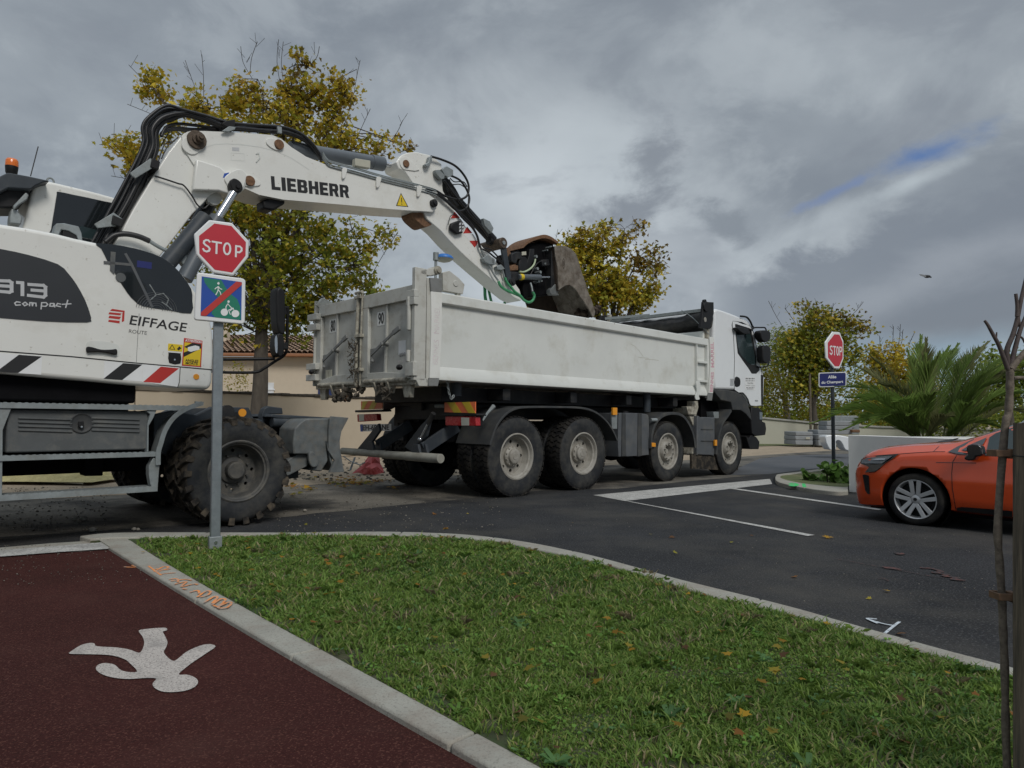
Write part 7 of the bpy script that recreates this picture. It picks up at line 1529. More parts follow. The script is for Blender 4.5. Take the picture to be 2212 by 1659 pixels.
def cline(name, pts, r, m, P=bodyc, off=.0005, k='Y3'):
    L = []
    for (x0, y0), (x1, y1) in zip(pts, pts[1:]):
        for i in range(5): L.append(chit(k, x0 + (x1 - x0) * i / 5, y0 + (y1 - y0) * i / 5, off))
    mb = MB(CM); mb.tube(L, r, 5); return mb.build(name, MT[m], P, smooth=60)
# arch liners
for s0 in (0, 2.26):
    for a, b in ((.05, .31), (WID - .31, WID - .05)):
        mb = MB(CM); mb.lathe((s0, a, .265), (0, 1, 0), [(.318, 0), (.318, b - a)], 40); mb.cyl((s0, a if a > 1 else b, .265), (s0, (a if a > 1 else b) + .01, .265), .318, n=32); mb.build('arch_liner', MT['under_black'], car)
# glass
cpan('window', [(1372, 660), (1480, 600), (1640, 525), (1800, 460), (1930, 415), (2010, 395), (2120, 350), (2300, 300), (2330, 430), (2320, 720), (1900, 703), (1700, 698), (1480, 690)], 'car_black', off=.009)
cpan('window', [(1800, 640), (1830, 500), (1900, 455), (2080, 395), (2150, 370), (2160, 690), (1880, 690), (1820, 660)], 'glass_tint', off=.013, th=.003)
cpan('quarter_glass', [(1520, 640), (1640, 570), (1800, 500), (1765, 570), (1720, 620), (1560, 650)], 'glass_dark', off=.013, th=.003)
def szpan(name, pts, m, off, P=bodyc, sides=(0, 1)):
    for sd in sides:
        mb = MB(CM); o = []
        for (s0, z0), (s1, z1) in zip(pts, pts[1:] + pts[:1]):
            for i in range(6): s_, z_ = s0 + (s1 - s0) * i / 6, z0 + (z1 - z0) * i / 6; t_ = ysurf(s_, z_) - off; o.append((s_, t_ if sd == 0 else WID - t_, z_))
        mb.prism(o, (0, .003 if sd == 0 else -.003, 0)); mb.build(name, MT[m], P)
szpan('window', [(.98, .80), (1.42, .805), (1.42, 1.13), (1.2, 1.09), (1.0, 1.03)], 'glass_tint', .010)
szpan('window', [(1.50, .805), (2.0, .815), (2.25, .84), (2.35, .92), (2.22, 1.08), (1.9, 1.15), (1.50, 1.14)], 'glass_tint', .010)
szpan('window', [(.50, .80), (.95, .80), (.95, 1.0), (.8, .95), (.62, .88)], 'glass_tint', .010, sides=(1,))
szpan('sill_trim', [(1.05, .235), (1.75, .24), (1.75, .265), (1.05, .26)], 'black_plastic', .008, sides=(0,))
for sd in (0, 1):
    for pl in ([(1.45, .24), (1.455, .5), (1.46, .78), (1.46, 1.12)], [(2.12, .62), (2.22, .72), (2.3, .8)]):
        L = []
        for (s0, z0), (s1, z1) in zip(pl, pl[1:]):
            for i in range(5): s_, z_ = s0 + (s1 - s0) * i / 5, z0 + (z1 - z0) * i / 5; t_ = ysurf(s_, z_) - .0005; L.append((s_, t_ if sd == 0 else WID - t_, z_))
        mb = MB(CM); mb.tube(L, .003, 5); mb.build('shut_line', MT['car_black'], bodyc)
mb = MB(CM); mb.sheet([(2.56, .30, 1.115), (2.56, WID - .30, 1.115), (2.765, WID - .24, .93), (2.765, .24, .93)]); mb.build('rear_window', MT['glass_dark'], bodyc)
for t0 in (.10, WID - .36): mb = MB(CM); mb.box(2.77, 2.845, t0, t0 + .26, .66, .76); mb.build('tail_lamp', MT['lamp_red'], bodyc, bev=.01)
mb = MB(CM); W1 = []
for t in (.0, .2, .4, .6, .8, 1.0):
    for s in (.33, .50, .68, .86): q = sect(s); ed = q[10]; tt = ed[0] + .05 + (WID - 2 * (ed[0] + .05)) * t; cz = ed[1] + (q[-1][1] - ed[1]) * (1 - (2 * t - 1) ** 2) ** .5 * .95 + .012 if abs(2 * t - 1) < 1 else ed[1] + .012; W1.append((s, tt, cz))
mb.add(W1, [[i * 4 + j, i * 4 + j + 1, (i + 1) * 4 + j + 1, (i + 1) * 4 + j] for i in range(5) for j in range(3)]); mb.build('windscreen', MT['glass_dark'], bodyc, smooth=60)
# seams, trims
cline('shut_line', [(1468, 700), (1425, 770), (1412, 900), (1418, 1050), (1450, 1260), (1460, 1310)], .0032, 'car_black')
cline('bonnet_line', [(800, 688), (1000, 672), (1210, 660), (1370, 660)], .0032, 'car_black'); cline('bonnet_line', [(1212, 658), (1285, 585)], .003, 'car_black')
cline('crease', [(1240, 778), (1420, 780), (1750, 786)], .003, 'car_black')
cpan('sill_trim', [(1462, 1282), (1520, 1272), (1890, 1300), (2080, 1318), (2080, 1385), (1890, 1362), (1470, 1312)], 'black_plastic', off=.010, th=.01)
cpan('scuttle', [(1245, 560), (1270, 543), (1420, 520), (1500, 505), (1460, 530), (1330, 568), (1280, 572)], 'black_plastic', off=.004)
hl = cpan('headlight', [(400, 790), (410, 745), (455, 718), (600, 698), (830, 682), (770, 730), (690, 775), (610, 845), (560, 880), (450, 890), (500, 830), (430, 800)], 'car_black', off=.016)
cpan('lens', [(412, 790), (420, 750), (470, 728), (640, 712), (760, 705), (700, 745), (640, 790)], 'car_lens', hl, off=.021, th=.003)
cpan('lamp_strip', [(520, 745), (590, 735), (680, 735), (670, 748), (590, 750)], 'chrome', hl, off=.026, th=.002)
cpan('air_intake', [(425, 915), (455, 912), (495, 925), (505, 1130), (480, 1125), (455, 1085), (440, 1000)], 'car_black', off=.009)
cline('bumper_crease', [(500, 890), (560, 885), (640, 830)], .003, 'car_black')
mb = MB(CM); q = [chit('Y3', x, y, .13) for x, y in ((1595, 640), (1620, 590), (1680, 570), (1745, 575), (1772, 610), (1768, 690), (1740, 712), (1690, 712), (1665, 755), (1600, 760), (1550, 745), (1560, 710), (1600, 690))]
mb.prism([(v.x, -.10, v.z) for v in q], (0, .12, 0)); mb.build('wing_mirror', MT['car_black'], bodyc, bev=.025, seg=3, smooth=60)
cline('mirror_crease', [(1605, 690), (1765, 695)], .002, 'chrome')
def car_wheel(s0, t0, dr):
    mb = MB(CM); r = .265; c = (s0, t0, r)
    mb.lathe(c, (0, dr, 0), [(.196, .012), (.20, .002), (.235, -.006), (.255, .006), (.264, .025), (.265, .09), (.264, .155), (.25, .18), (.2, .18)], 56)
    w = mb.build('wheel', MT['rubber'], car, smooth=50)
    mb = MB(CM); mb.lathe(c, (0, dr, 0), [(.200, .004), (.197, .0), (.19, .004), (.184, .02), (.175, .07)], 56); mb.lathe(c, (0, dr, 0), [(0, .012), (.03, .012), (.045, .018), (.05, .03)], 32)
    for i in range(5):
        th = 6.28318 * (i + .0) / 5 + 1.57
        for sg in (-1, 1):
            a0 = th + sg * .50; a1 = th + sg * .20; vs = []
            for rr_, an, ww, dep in ((.045, a0, .020, .014), (.19, a1, .021, .004)):
                for q_ in (-1, 1):
                    for dd_ in (0, .02):
                        px, pz = rr_ * math.cos(an) - q_ * ww * math.sin(an), rr_ * math.sin(an) + q_ * ww * math.cos(an); vs.append((s0 + px, t0 + dr * (dep + dd_), r + pz))
            mb.add(vs, [[0, 2, 6, 4], [1, 5, 7, 3], [0, 4, 5, 1], [2, 3, 7, 6], [4, 6, 7, 5], [0, 1, 3, 2]])
    mb.build('rim', MT['alloy'], w, bev=.002)
    mb = MB(CM); mb.cyl((s0, t0 + dr * .006, r), (s0, t0 + dr * .0125, r), .017, n=16); mb.build('hub_cap', MT['car_black'], w)
    mb = MB(CM); mb.cyl((s0, t0 + dr * .07, r), (s0, t0 + dr * .09, r), .13, n=24); mb.cyl((s0, t0 + dr * .09, r), (s0, t0 + dr * .1, r), .19, n=24); mb.build('brake_disc', MT['dark_metal'], w)
for s0 in (0, 2.26): car_wheel(s0, .03, 1); car_wheel(s0, WID - .03, -1)
mb = MB(CM); mb.box(-.5, 2.7, .2, WID - .2, .12, .2); mb.build('underfloor', MT['under_black'], car)

# ================================================================ ROAD SIGNS
def sign_frame(p, phi): r_ = Vector((math.cos(phi), math.sin(phi), 0)); return r_, Vector((math.sin(phi), -math.cos(phi), 0))
SP = G('V', 464, 1187, .045); r_, nf = sign_frame(SP, R(33))
SPl = Plane(SP + nf * .062, nf)
sgn = thing('road_sign', at(SP), 'small red stop sign above a crossed-out walking and cycling path plate on a grey post', 'road sign')
axz = Vector((0, 0, 1)); pw = .070; ph2 = .05
topz = SPl.hit('V', 478, 600).z
mb = MB(); c = SP; lean = Vector((0, 0, 0)); P_ = [c + r_ * x + nf * y for x, y in ((-pw / 2, -ph2 / 2), (pw / 2, -ph2 / 2), (pw / 2, ph2 / 2), (-pw / 2, ph2 / 2))]
tp_ = SPl.hit('V', 478, 480); lean = (tp_ - c) - nf * (tp_ - c).dot(nf); 
mb.prism([p + Vector((0, 0, .0)) for p in P_], lean); post = mb.build('post', MT['pole_metal'], sgn, bev=.006, seg=3)
mb = MB(); P_ = [c + r_ * x + nf * y for x, y in ((-.045, -.034), (.045, -.034), (.045, .034), (-.045, .034))]; mb.prism(P_, (0, 0, .10)); bs = mb.build('post_sleeve', MT['galvanised'], sgn, bev=.004)
q = c + Vector((0, 0, .06)) + nf * .034; mb = MB(); mb.cyl(q, q + nf * .010, .012, n=6); mb.build('bolt', MT['chrome'], bs)
def spn(mb, k, pts, off, th): mb.prism(SPl.pts(k, pts, off), nf * -th); return mb
OCT = [(1455, 553), (1605, 570), (1722, 700), (1720, 806), (1612, 935), (1478, 915), (1360, 790), (1338, 660), (1352, 640)]
OCT = [(1447, 551), (1605, 572), (1722, 698), (1719, 808), (1614, 938), (1470, 916), (1357, 792), (1342, 650)]
mb = MB(); spn(mb, 'Z1', OCT, .0, .03); so = mb.build('stop_plate', MT['sign_white'], sgn, bev=.010, seg=3)
mb = MB(); spn(mb, 'Z1', [(1482, 577), (1600, 594), (1700, 706), (1697, 800), (1605, 916), (1485, 897), (1378, 785), (1376, 663)], .0012, .001); mb.build('red_field', MT['sign_red'], so, smooth=0)
def ssk(P, k, lines, w, m, off, plane=SPl, name='lettering'):
    mb = MB()
    for j, ln in enumerate(lines):
        L = [plane.hit(k, x, y, off + .00004 * j) for x, y in ln]
        for i in range(len(L) - 1):
            d_ = L[i + 1] - L[i]
            if d_.length < 1e-6: continue
            e = d_.normalized() * w * .30; q_ = d_.cross(plane.n).normalized() * w / 2; o_ = plane.n * (.000004 * i)
            mb.sheet([L[i] - e - q_ + o_, L[i + 1] + e - q_ + o_, L[i + 1] + e + q_ + o_, L[i] - e + q_ + o_])
    return mb.build(name, MT[m], P, smooth=0)
def arc(cx, cy, rx, ry, a0, a1, n=12): return [(cx + rx * math.cos(R(a0 + (a1 - a0) * i / n)), cy + ry * math.sin(R(a0 + (a1 - a0) * i / n))) for i in range(n + 1)]
ssk(so, 'Z1', [[(1450, 704), (1440, 693), (1425, 691), (1411, 699), (1409, 713), (1420, 725), (1440, 738), (1450, 752), (1445, 766), (1428, 771), (1412, 765), (1404, 752)],
               [(1467, 702), (1530, 712)], [(1498, 708), (1496, 784)],
               [(x, y) for x, y in arc(1570, 752, 22, 38, 0, 360, 20)],
               [(1630, 806), (1632, 730)], [(1632, 734), (1658, 736), (1670, 748), (1670, 764), (1655, 777), (1632, 774)]], .0135, 'sign_white', .0022)
PN = sp2([(1370, 920), (1385, 912), (1680, 955), (1697, 972), (1695, 1245), (1682, 1272), (1480, 1258), (1345, 1246), (1340, 1235), (1352, 930)], 1)
mb = MB(); spn(mb, 'Z1', [(1378, 915), (1684, 957), (1698, 972), (1695, 1255), (1680, 1274), (1352, 1244), (1342, 1230), (1362, 926)], .006, .028); pp = mb.build('path_plate', MT['sign_white'], sgn, bev=.009, seg=3)
mb = MB(); spn(mb, 'Z1', [(1394, 942), (1672, 982), (1668, 1246), (1386, 1214)], .0072, .001); mb.build('blue_field', MT['sign_blue'], pp, smooth=0)
mb = MB(); spn(mb, 'Z1', [(1406, 950), (1530, 968), (1560, 1020), (1590, 1060), (1640, 1100), (1660, 1150), (1665, 1243), (1490, 1226), (1462, 1200), (1470, 1170), (1500, 1120), (1508, 1090), (1480, 1060), (1440, 1020), (1415, 985)], .0082, .0008); mb.build('green_field', MT['sign_green'], pp, smooth=0)
ssk(pp, 'Z1', [[(1510, 984), (1510, 996)], [(1508, 1012), (1508, 1038)], [(1508, 1014), (1494, 1022), (1486, 1030)], [(1510, 1014), (1522, 1028), (1534, 1032)], [(1508, 1036), (1502, 1052), (1492, 1070)], [(1510, 1036), (1522, 1052), (1528, 1072)]], .0065, 'sign_white', .0092, name='pedestrian_symbol')
mb = MB(); mb.sheet([SPl.hit('Z1', x, y, .0094) for x, y in arc(1510, 991, 8, 9, 0, 350, 12)]); mb.sheet([SPl.hit('Z1', x, y, .0094) for x, y in arc(1580, 1117, 8, 9, 0, 350, 12)]); mb.sheet([SPl.hit('Z1', x, y, .0094) for x, y in arc(1551, 1190, 25, 25, 0, 350, 20)]); mb.sheet([SPl.hit('Z1', x, y, .0094) for x, y in arc(1627, 1200, 27, 25, 0, 350, 20)]); mb.build('symbol_disc', MT['sign_white'], pp, smooth=0)
ssk(pp, 'Z1', [[(1575, 1132), (1590, 1150), (1608, 1168)], [(1572, 1136), (1562, 1152), (1562, 1170)], [(1600, 1166), (1580, 1176), (1592, 1206)], [(1610, 1160), (1627, 1198)], [(1605, 1168), (1590, 1180)]], .006, 'sign_white', .0096, name='cyclist_symbol')
mb = MB(); spn(mb, 'Z1', [(1634, 978), (1672, 984), (1672, 1000), (1424, 1216), (1388, 1213), (1390, 1190)], .0105, .0006); mb.build('red_bar', MT['red_paint'], pp, smooth=0)
# far stop sign and street name plate
FP = D('V', 1801, 1012, 14.4); FP.z = .0; rf, nff = sign_frame(FP, R(38)); FPl = Plane(FP + nff * .06, nff)
fs_ = thing('road_sign', at(FP), 'red stop sign over a dark blue street name plate, standing in the planted bed', 'road sign')
ztop = D('Y2', 712, 560, 14.4).z
mb = MB(); mb.cyl(FP, FP + Vector((0, 0, ztop)), .038, n=14); mb.build('post', MT['slate_metal'], fs_)
mb = MB(); mb.prism(FPl.pts('Y2', [(700, 541), (752, 545), (781, 610), (782, 745), (752, 820), (712, 818), (650, 740), (644, 620)], 0), nff * -.03); s2_ = mb.build('stop_plate', MT['sign_white'], fs_, bev=.012, seg=2)
mb = MB(); mb.prism(FPl.pts('Y2', [(712, 560), (750, 563), (774, 622), (774, 738), (748, 802), (716, 802), (664, 735), (662, 625)], .0016), nff * -.001); mb.build('red_field', MT['sign_red'], s2_, smooth=0)
ssk(s2_, 'Y2', [[(696, 655), (688, 649), (680, 656), (682, 672), (694, 686), (696, 702), (688, 712), (678, 702)], [(702, 652), (724, 655)], [(713, 654), (713, 716)], arc(736, 686, 7, 31, 0, 360, 16), [(752, 718), (752, 657), (765, 660), (768, 675), (764, 690), (752, 690)]], .030, 'sign_white', .0035, plane=FPl)
rg, ng = sign_frame(FP, R(-6)); GPl = Plane(FP + ng * .05, ng)
mb = MB(); mb.prism(GPl.pts('Y2', [(600, 850), (795, 844), (804, 852), (803, 945), (795, 955), (602, 960), (594, 952), (593, 858)], 0), ng * -.02); npl = mb.build('name_plate', MT['sign_white'], fs_, bev=.004)
mb = MB(); mb.prism(GPl.pts('Y2', [(606, 856), (790, 850), (797, 858), (796, 940), (789, 948), (608, 953), (600, 945), (600, 864)], .0016), ng * -.001); mb.build('blue_field', MT['navy'], npl, smooth=0)
for s_, q in (('Allée', [(664, 894), (726, 892), (664, 870)]), ('du Champart', [(614, 940), (778, 932), (614, 914)])):
    mb = MB(); text(mb, s_, *[GPl.hit('Y2', x, y, .0025) for x, y in q], .03); mb.build('lettering', MT['sign_white'], npl, smooth=0)

# ================================================================ SAPLING, STAKE
def dtube(k, pts, d, rads, mbx=None):
    mb = mbx or MB(); P = spline([D(k, x, y, dd_) for (x, y), dd_ in zip(pts, d if isinstance(d, (list, tuple)) else [d] * len(pts))], 5)
    n = len(P); rr = [rads[0] + (rads[1] - rads[0]) * i / (n - 1) for i in range(n)]; mb.tube(P, rr, 10); return mb
DS = 1.85
sap = thing('sapling', at(D('V', 2180, 1700, DS) * Vector((1, 1, 0)).length if 0 else Vector((D('V', 2180, 1700, DS).x, DS, .045))), 'leafless young tree with pruned stubs tied to a wooden stake at the picture edge', 'tree')
P0 = D('V', 2172, 1659, DS); g0 = Vector((P0.x + .006, DS, .03)); mb = MB()
tr_ = [g0] + [D('Y6', x, y, DS) for x, y in ((1922, 1659), (1912, 1400), (1905, 1000), (1895, 750), (1885, 500), (1868, 250), (1860, 0))] + [D('N7', x, y, DS) for x, y in ((600, 1560), (635, 1400), (648, 1200), (652, 1050), (650, 960))]
P_ = spline(tr_, 4); mb.tube(P_, [.0098 + .0007 * math.sin(i * 1.7) - .0008 * (i % 5 == 0) for i in range(len(P_))], 12); mb.build('trunk', MT['sapling_bark'], sap, smooth=60)
for i, (pts, r0, r1, m) in enumerate((([(630, 960), (590, 850), (540, 720), (480, 610), (430, 520), (400, 480)], .008, .0042, 'stub_bark'), ([(515, 680), (520, 595)], .003, .0022, 'stub_bark'), ([(640, 950), (620, 780), (680, 620), (720, 480), (760, 280), (800, 100), (850, -120)], .009, .005, 'stub_bark'),
        ([(720, 440), (722, 330), (708, 215)], .006, .0052, 'stub_bark'), ([(650, 960), (700, 760), (750, 580), (790, 480), (830, 380)], .0085, .005, 'stub_bark'), ([(730, 440), (740, 500), (760, 560)], .0055, .0055, 'stub_bark'), ([(660, 960), (720, 880), (800, 790), (900, 680)], .012, .008, 'sapling_bark'), ([(800, 700), (770, 650), (708, 620)], .004, .003, 'stub_bark'), ([(690, 1050), (760, 1045), (900, 1060)], .007, .006, 'sapling_bark'))):
    mb = dtube('N7', pts, DS + .004 * (i % 3), (r0 * .82, r1 * .82)); mb.build('branch', MT[m], sap, smooth=60)
stk = thing('tree_stake', at((D('V', 2215, 915, 1.78).x, 1.78, .045)), 'thick weathered wooden stake with cracked grain beside the sapling', 'stake')
xl = D('V', 2184, 915, 1.78); xb = D('V', 2179, 1500, 1.78); zt = D('V', 2200, 914, 1.78).z
c0 = Vector((xl.x + .083, 1.80, zt)); c1_ = Vector((xb.x + .080, 1.80, .02)); mb = MB(); rr = random.Random(5); nn3 = 28; vs = []
prof_ = [1 + rr.uniform(-.03, .02) - (.10 if i in (6, 17) else 0) for i in range(nn3)]
ks = 24
for k in range(ks + 1):
    p = c0.lerp(c1_, k / ks)
    for i in range(nn3): t = 6.28318 * i / nn3; q = .052 * (prof_[i] + rr.uniform(-.012, .012)) * (.985 if k == 0 else 1); vs.append((p.x + q * math.cos(t), p.y + q * math.sin(t), p.z))
mb.add(vs, [[k * nn3 + i, k * nn3 + (i + 1) % nn3, (k + 1) * nn3 + (i + 1) % nn3, (k + 1) * nn3 + i] for k in range(ks) for i in range(nn3)] + [list(range(nn3))]); mb.build('post', MT['stake_wood'], stk, smooth=60)
for j, (k, x, y) in enumerate((('Y3', 1950, 680), ('Y6', 1893, 510))):
    q = D(k, x, y, DS); t = thing('tree_tie', at(q), ('upper' if j == 0 else 'lower') + ' brown rubber strap tying the sapling to the stake', 'strap', 'straps on the tree stake')
    mb = MB(); mb.prism([q + Vector(v) for v in ((-.018, -.016, -.008), (.05, -.030, -.006), (.05, -.026, .010), (-.018, -.012, .010))], (0, .006, 0)); mb.prism([q + Vector(v) for v in ((-.018, .018, -.008), (.05, .002, -.006), (.05, .006, .010), (-.018, .022, .010))], (0, .006, 0)); mb.prism([q + Vector(v) for v in ((-.022, -.016, -.008), (-.017, -.016, -.008), (-.017, .024, -.008), (-.022, .024, -.008))], (0, 0, .018)); mb.prism([q + Vector(v) for v in ((.012, -.022, -.013), (.030, -.026, -.013), (.030, .012, -.013), (.012, .012, -.013))], (0, 0, .026)); mb.blk = [(0, len(mb.v), 0, len(mb.f))]; mb.build('strap', MT['strap_brown'], t, bev=.001)
    mb = MB(); cc = Vector((c0.x, c0.y, q.z - .004)); mb.tube([cc + Vector((.054 * math.cos(a), .054 * math.sin(a), 0)) for a in [6.28318 * i / 24 for i in range(25)]], .0018, 5, cap=False); mb.build('wire', MT['black_paint'], t)
# ================================================================ TREES
GRN = [(.10, .155, .024), (.15, .205, .03), (.21, .255, .035), (.29, .31, .04)]; YEL = [(.60, .44, .045), (.70, .53, .06), (.52, .40, .04), (.46, .43, .045), (.56, .34, .045)]; BRN = [(.10, .055, .03), (.14, .07, .03), (.07, .045, .03)]
def pick(r, n, mixw):
    """mixw: (green, yellow, brown) shares"""
    out = np.zeros((n, 3)); c = r.rand(n); g, y, b = mixw
    for i in range(n):
        L = GRN if c[i] < g else (YEL if c[i] < g + y else BRN); out[i] = L[r.randint(len(L))]
    return out * r.uniform(.75, 1.25, (n, 1))
def tree(name, label, bpx, dist, blobs, trunk_r, fork, nclus, nleaf, lsize, seed, twigs=(), group=None, bark='bark', cat='tree', sig=.17, shape=None, splay=.7, lim=9):
    """blobs: (photo x, photo y, rx px, ry px, weight, colour mix); trunk foot at photo point bpx standing dist metres away"""
    r = np.random.RandomState(seed); sc = dist / F
    foot = D('V', bpx[0], bpx[1], dist); foot.z = 0
    t = thing(name, at(foot), label, cat, group); fk = D('V', *fork, dist)
    W = np.array([b[4] for b in blobs], float); W /= W.sum(); cent = []; cm = []
    B_ = [(D('V', b[0], b[1], dist), b[2] * sc, b[3] * sc, b[5]) for b in blobs]
    while len(cent) < nclus:
        i = r.choice(len(B_), p=W); c, rx, rz_, mx_ = B_[i]; v = r.randn(3); v /= np.linalg.norm(v); v *= r.rand() ** .42
        cent.append((c.x + v[0] * rx, c.y + v[1] * rx * splay, c.z + v[2] * rz_)); cm.append(mx_)
    cent = np.array(cent)
    # limbs
    mb = MB(); P = spline([foot, foot.lerp(fk, .5) + Vector((trunk_r * .3, 0, 0)), fk], 5); n = len(P); mb.tube(P, [trunk_r * (1.25 - .55 * i / (n - 1) + (.25 if i == 0 else 0)) for i in range(n)], 14)
    nodes = [(fk, trunk_r * .6)]; rr = random.Random(seed)
    for i in range(lim):
        c, rx, rz_, _ = B_[i % len(B_)]; e = Vector(c) + Vector((rr.uniform(-.5, .5) * rx, rr.uniform(-.5, .5) * rx * splay, rr.uniform(.0, .6) * rz_)); md = fk.lerp(e, .45) + Vector((rr.uniform(-.15, .15), rr.uniform(-.15, .15), .10 * (e - fk).length))
        L = spline([fk - Vector((0, 0, trunk_r * .5)), md, e], 6); m = len(L); r0 = trunk_r * rr.uniform(.38, .6)
        mb.tube(L, [r0 * (1 - .85 * k / (m - 1)) for k in range(m)], 8)
        for k in range(2, m, 2): nodes.append((L[k], r0 * (1 - .85 * k / (m - 1)) * .6))
    mb.blk = [(0, len(mb.v), 0, len(mb.f))]; mb.build('trunk', MT[bark], t, smooth=60)
    tw = MB(); npos = np.array([tuple(a) for a, _ in nodes])
    for c in cent:
        d = np.linalg.norm(npos - c, axis=1) + .6 * np.maximum(0, npos[:, 2] - c[2]); j = int(np.argmin(d)); a, ra = nodes[j]; c_ = Vector(c)
        mid_ = a.lerp(c_, .5) + Vector((rr.uniform(-.1, .1), rr.uniform(-.1, .1), rr.uniform(-.02, .15))); tw.tube([a, mid_, c_, c_ + (c_ - mid_).normalized() * .12 + Vector((0, 0, .08))], [max(.006, min(ra, .022)), .010, .005, .002], 4, cap=False)
        if rr.random() < .3: npos = np.vstack([npos, tuple(mid_)]); nodes.append((mid_, .012))
    for (x0, y0), (x1, y1) in twigs:
        a = D('V', x0, y0, dist); b = D('V', x1, y1, dist + rr.uniform(-.3, .3)); m = a.lerp(b, .5) + Vector((rr.uniform(-.1, .1), 0, 0)); tw.tube(spline([a, m, b], 4), .006 * max(1, dist / 16), 4, cap=False)
        for _ in range(3): f = rr.uniform(.4, .95); p = a.lerp(b, f); tw.tube([p, p + Vector((rr.uniform(-.18, .18), rr.uniform(-.1, .1), rr.uniform(.08, .25)))], .004 * max(1, dist / 16), 3, cap=False)
    tw.blk = [(0, len(tw.v), 0, len(tw.f))]; tw.build('twigs', MT['twig'], t, smooth=0)
    PL, CL = [], []
    for c, m in zip(cent, cm):
        k = max(3, int(nleaf * r.uniform(.5, 1.5))); s = sig * r.uniform(.6, 1.4); PL.append(c + r.randn(k, 3) * np.array([s, s, s * .75])); col = pick(r, k, m); col = col * .6 + col.mean(0) * .4; CL.append(col)
    leaf_cloud('crown', np.vstack(PL), lsize, np.vstack(CL), t, seedv=seed, shape=shape); return t
tree('maple_tree', 'tall maple turning yellow behind the excavator boom, twigs bare at its top', (548, 990), 13.2,
     [(600, 560, 180, 130, 3.4, (.72, .26, .02)), (700, 600, 120, 90, 1.4, (.70, .28, .02)), (560, 450, 160, 90, 1.6, (.45, .5, .05)), (560, 690, 80, 60, .6, (.62, .36, .02)), (640, 690, 60, 45, .35, (.75, .25, 0)), (640, 250, 110, 70, 1.1, (.24, .66, .10)), (530, 215, 60, 70, .55, (.2, .65, .15)), (650, 175, 50, 60, .35, (.12, .5, .38)), (720, 200, 50, 40, .4, (.15, .72, .13)), (440, 235, 80, 40, .5, (.25, .7, .05)),
      (330, 185, 30, 30, .12, (.2, .8, 0)), (300, 330, 60, 45, .38, (.2, .75, .05)), (250, 320, 30, 20, .10, (.15, .8, .05)), (760, 310, 70, 30, .40, (.2, .72, .08)), (850, 320, 40, 20, .12, (.15, .6, .25)), (560, 320, 200, 60, 1.3, (.35, .6, .05)), (790, 500, 60, 50, .35, (.5, .48, .02)), (420, 480, 90, 90, .5, (.5, .5, 0))],
     .155, (565, 700), 540, 34, .092, 11, sig=.12, lim=14,
     twigs=[((330, 215), (278, 140)), ((430, 210), (400, 130)), ((440, 210), (436, 118)), ((540, 160), (556, 90)), ((545, 170), (520, 100)), ((605, 180), (602, 85)), ((615, 190), (612, 90)), ((700, 190), (770, 150)), ((765, 200), (778, 130)), ((660, 150), (690, 100)), ((270, 320), (215, 312)), ((310, 300), (240, 290)), ((740, 280), (760, 200)), ((770, 300), (800, 235)), ((840, 310), (870, 260)), ((860, 330), (905, 315)), ((360, 260), (275, 225)), ((330, 400), (240, 380)), ((780, 640), (860, 500)), ((820, 500), (865, 510))])
tree('maple_tree', 'golden maple rising behind the raised bucket and truck bed', (1330, 960), 20.0,
     [(1290, 600, 90, 70, 2.2, (.35, .62, .03)), (1340, 640, 80, 50, 1.6, (.4, .58, .02)), (1250, 560, 50, 50, .7, (.35, .62, .03)), (1310, 520, 70, 40, .6, (.2, .55, .25)), (1235, 530, 30, 30, .3, (.3, .65, .05)), (1395, 560, 40, 30, .3, (.1, .4, .5)), (1390, 620, 45, 35, .4, (.25, .6, .15)), (1180, 650, 60, 30, .6, (.4, .6, 0)), (1230, 660, 80, 30, .8, (.4, .58, .02)), (1360, 500, 30, 20, .12, (.05, .35, .6))],
     .14, (1320, 740), 270, 34, .12, 12, sig=.14, lim=10, twigs=[((1300, 530), (1330, 482)), ((1330, 520), (1390, 478)), ((1380, 560), (1445, 545)), ((1400, 600), (1450, 590)), ((1400, 610), (1440, 570)), ((1250, 540), (1225, 500)), ((1370, 520), (1372, 478)), ((1190, 640), (1205, 495))])
tree('maple_tree', 'olive green tree behind the far stop sign, thin shoots above its round crown', (1757, 960), 31.0,
     [(1760, 760, 75, 60, 2.4, (.72, .24, .04)), (1720, 770, 50, 55, 1.2, (.7, .25, .05)), (1810, 760, 45, 50, 1.0, (.65, .25, .1)), (1770, 700, 55, 30, .8, (.55, .3, .15)), (1820, 700, 35, 25, .3, (.4, .35, .25)), (1750, 830, 60, 30, .9, (.7, .28, .02)), (1745, 670, 18, 30, .15, (.4, .4, .2)), (1860, 710, 14, 12, .05, (.2, .3, .5))],
     .16, (1757, 872), 330, 26, .15, 13, sig=.25, lim=9, twigs=[((1745, 690), (1740, 642)), ((1760, 690), (1765, 650)), ((1790, 690), (1800, 655)), ((1830, 690), (1865, 652)), ((1840, 710), (1885, 710)), ((1720, 700), (1695, 665)), ((1700, 720), (1660, 650))])
tree('pine_tree', 'dark green pine crown behind the truck cab mirrors', (1700, 952), 40.0, [(1690, 750, 50, 40, 1.5, (1, 0, 0)), (1720, 725, 45, 22, 1.0, (1, 0, 0)), (1670, 800, 40, 60, 1.0, (1, 0, 0)), (1650, 850, 30, 50, .6, (1, 0, 0))], .2, (1695, 850), 170, 30, .22, 14, sig=.3, lim=6, shape=[(0, 0), (.12, .5), (0, 1), (-.12, .5)])
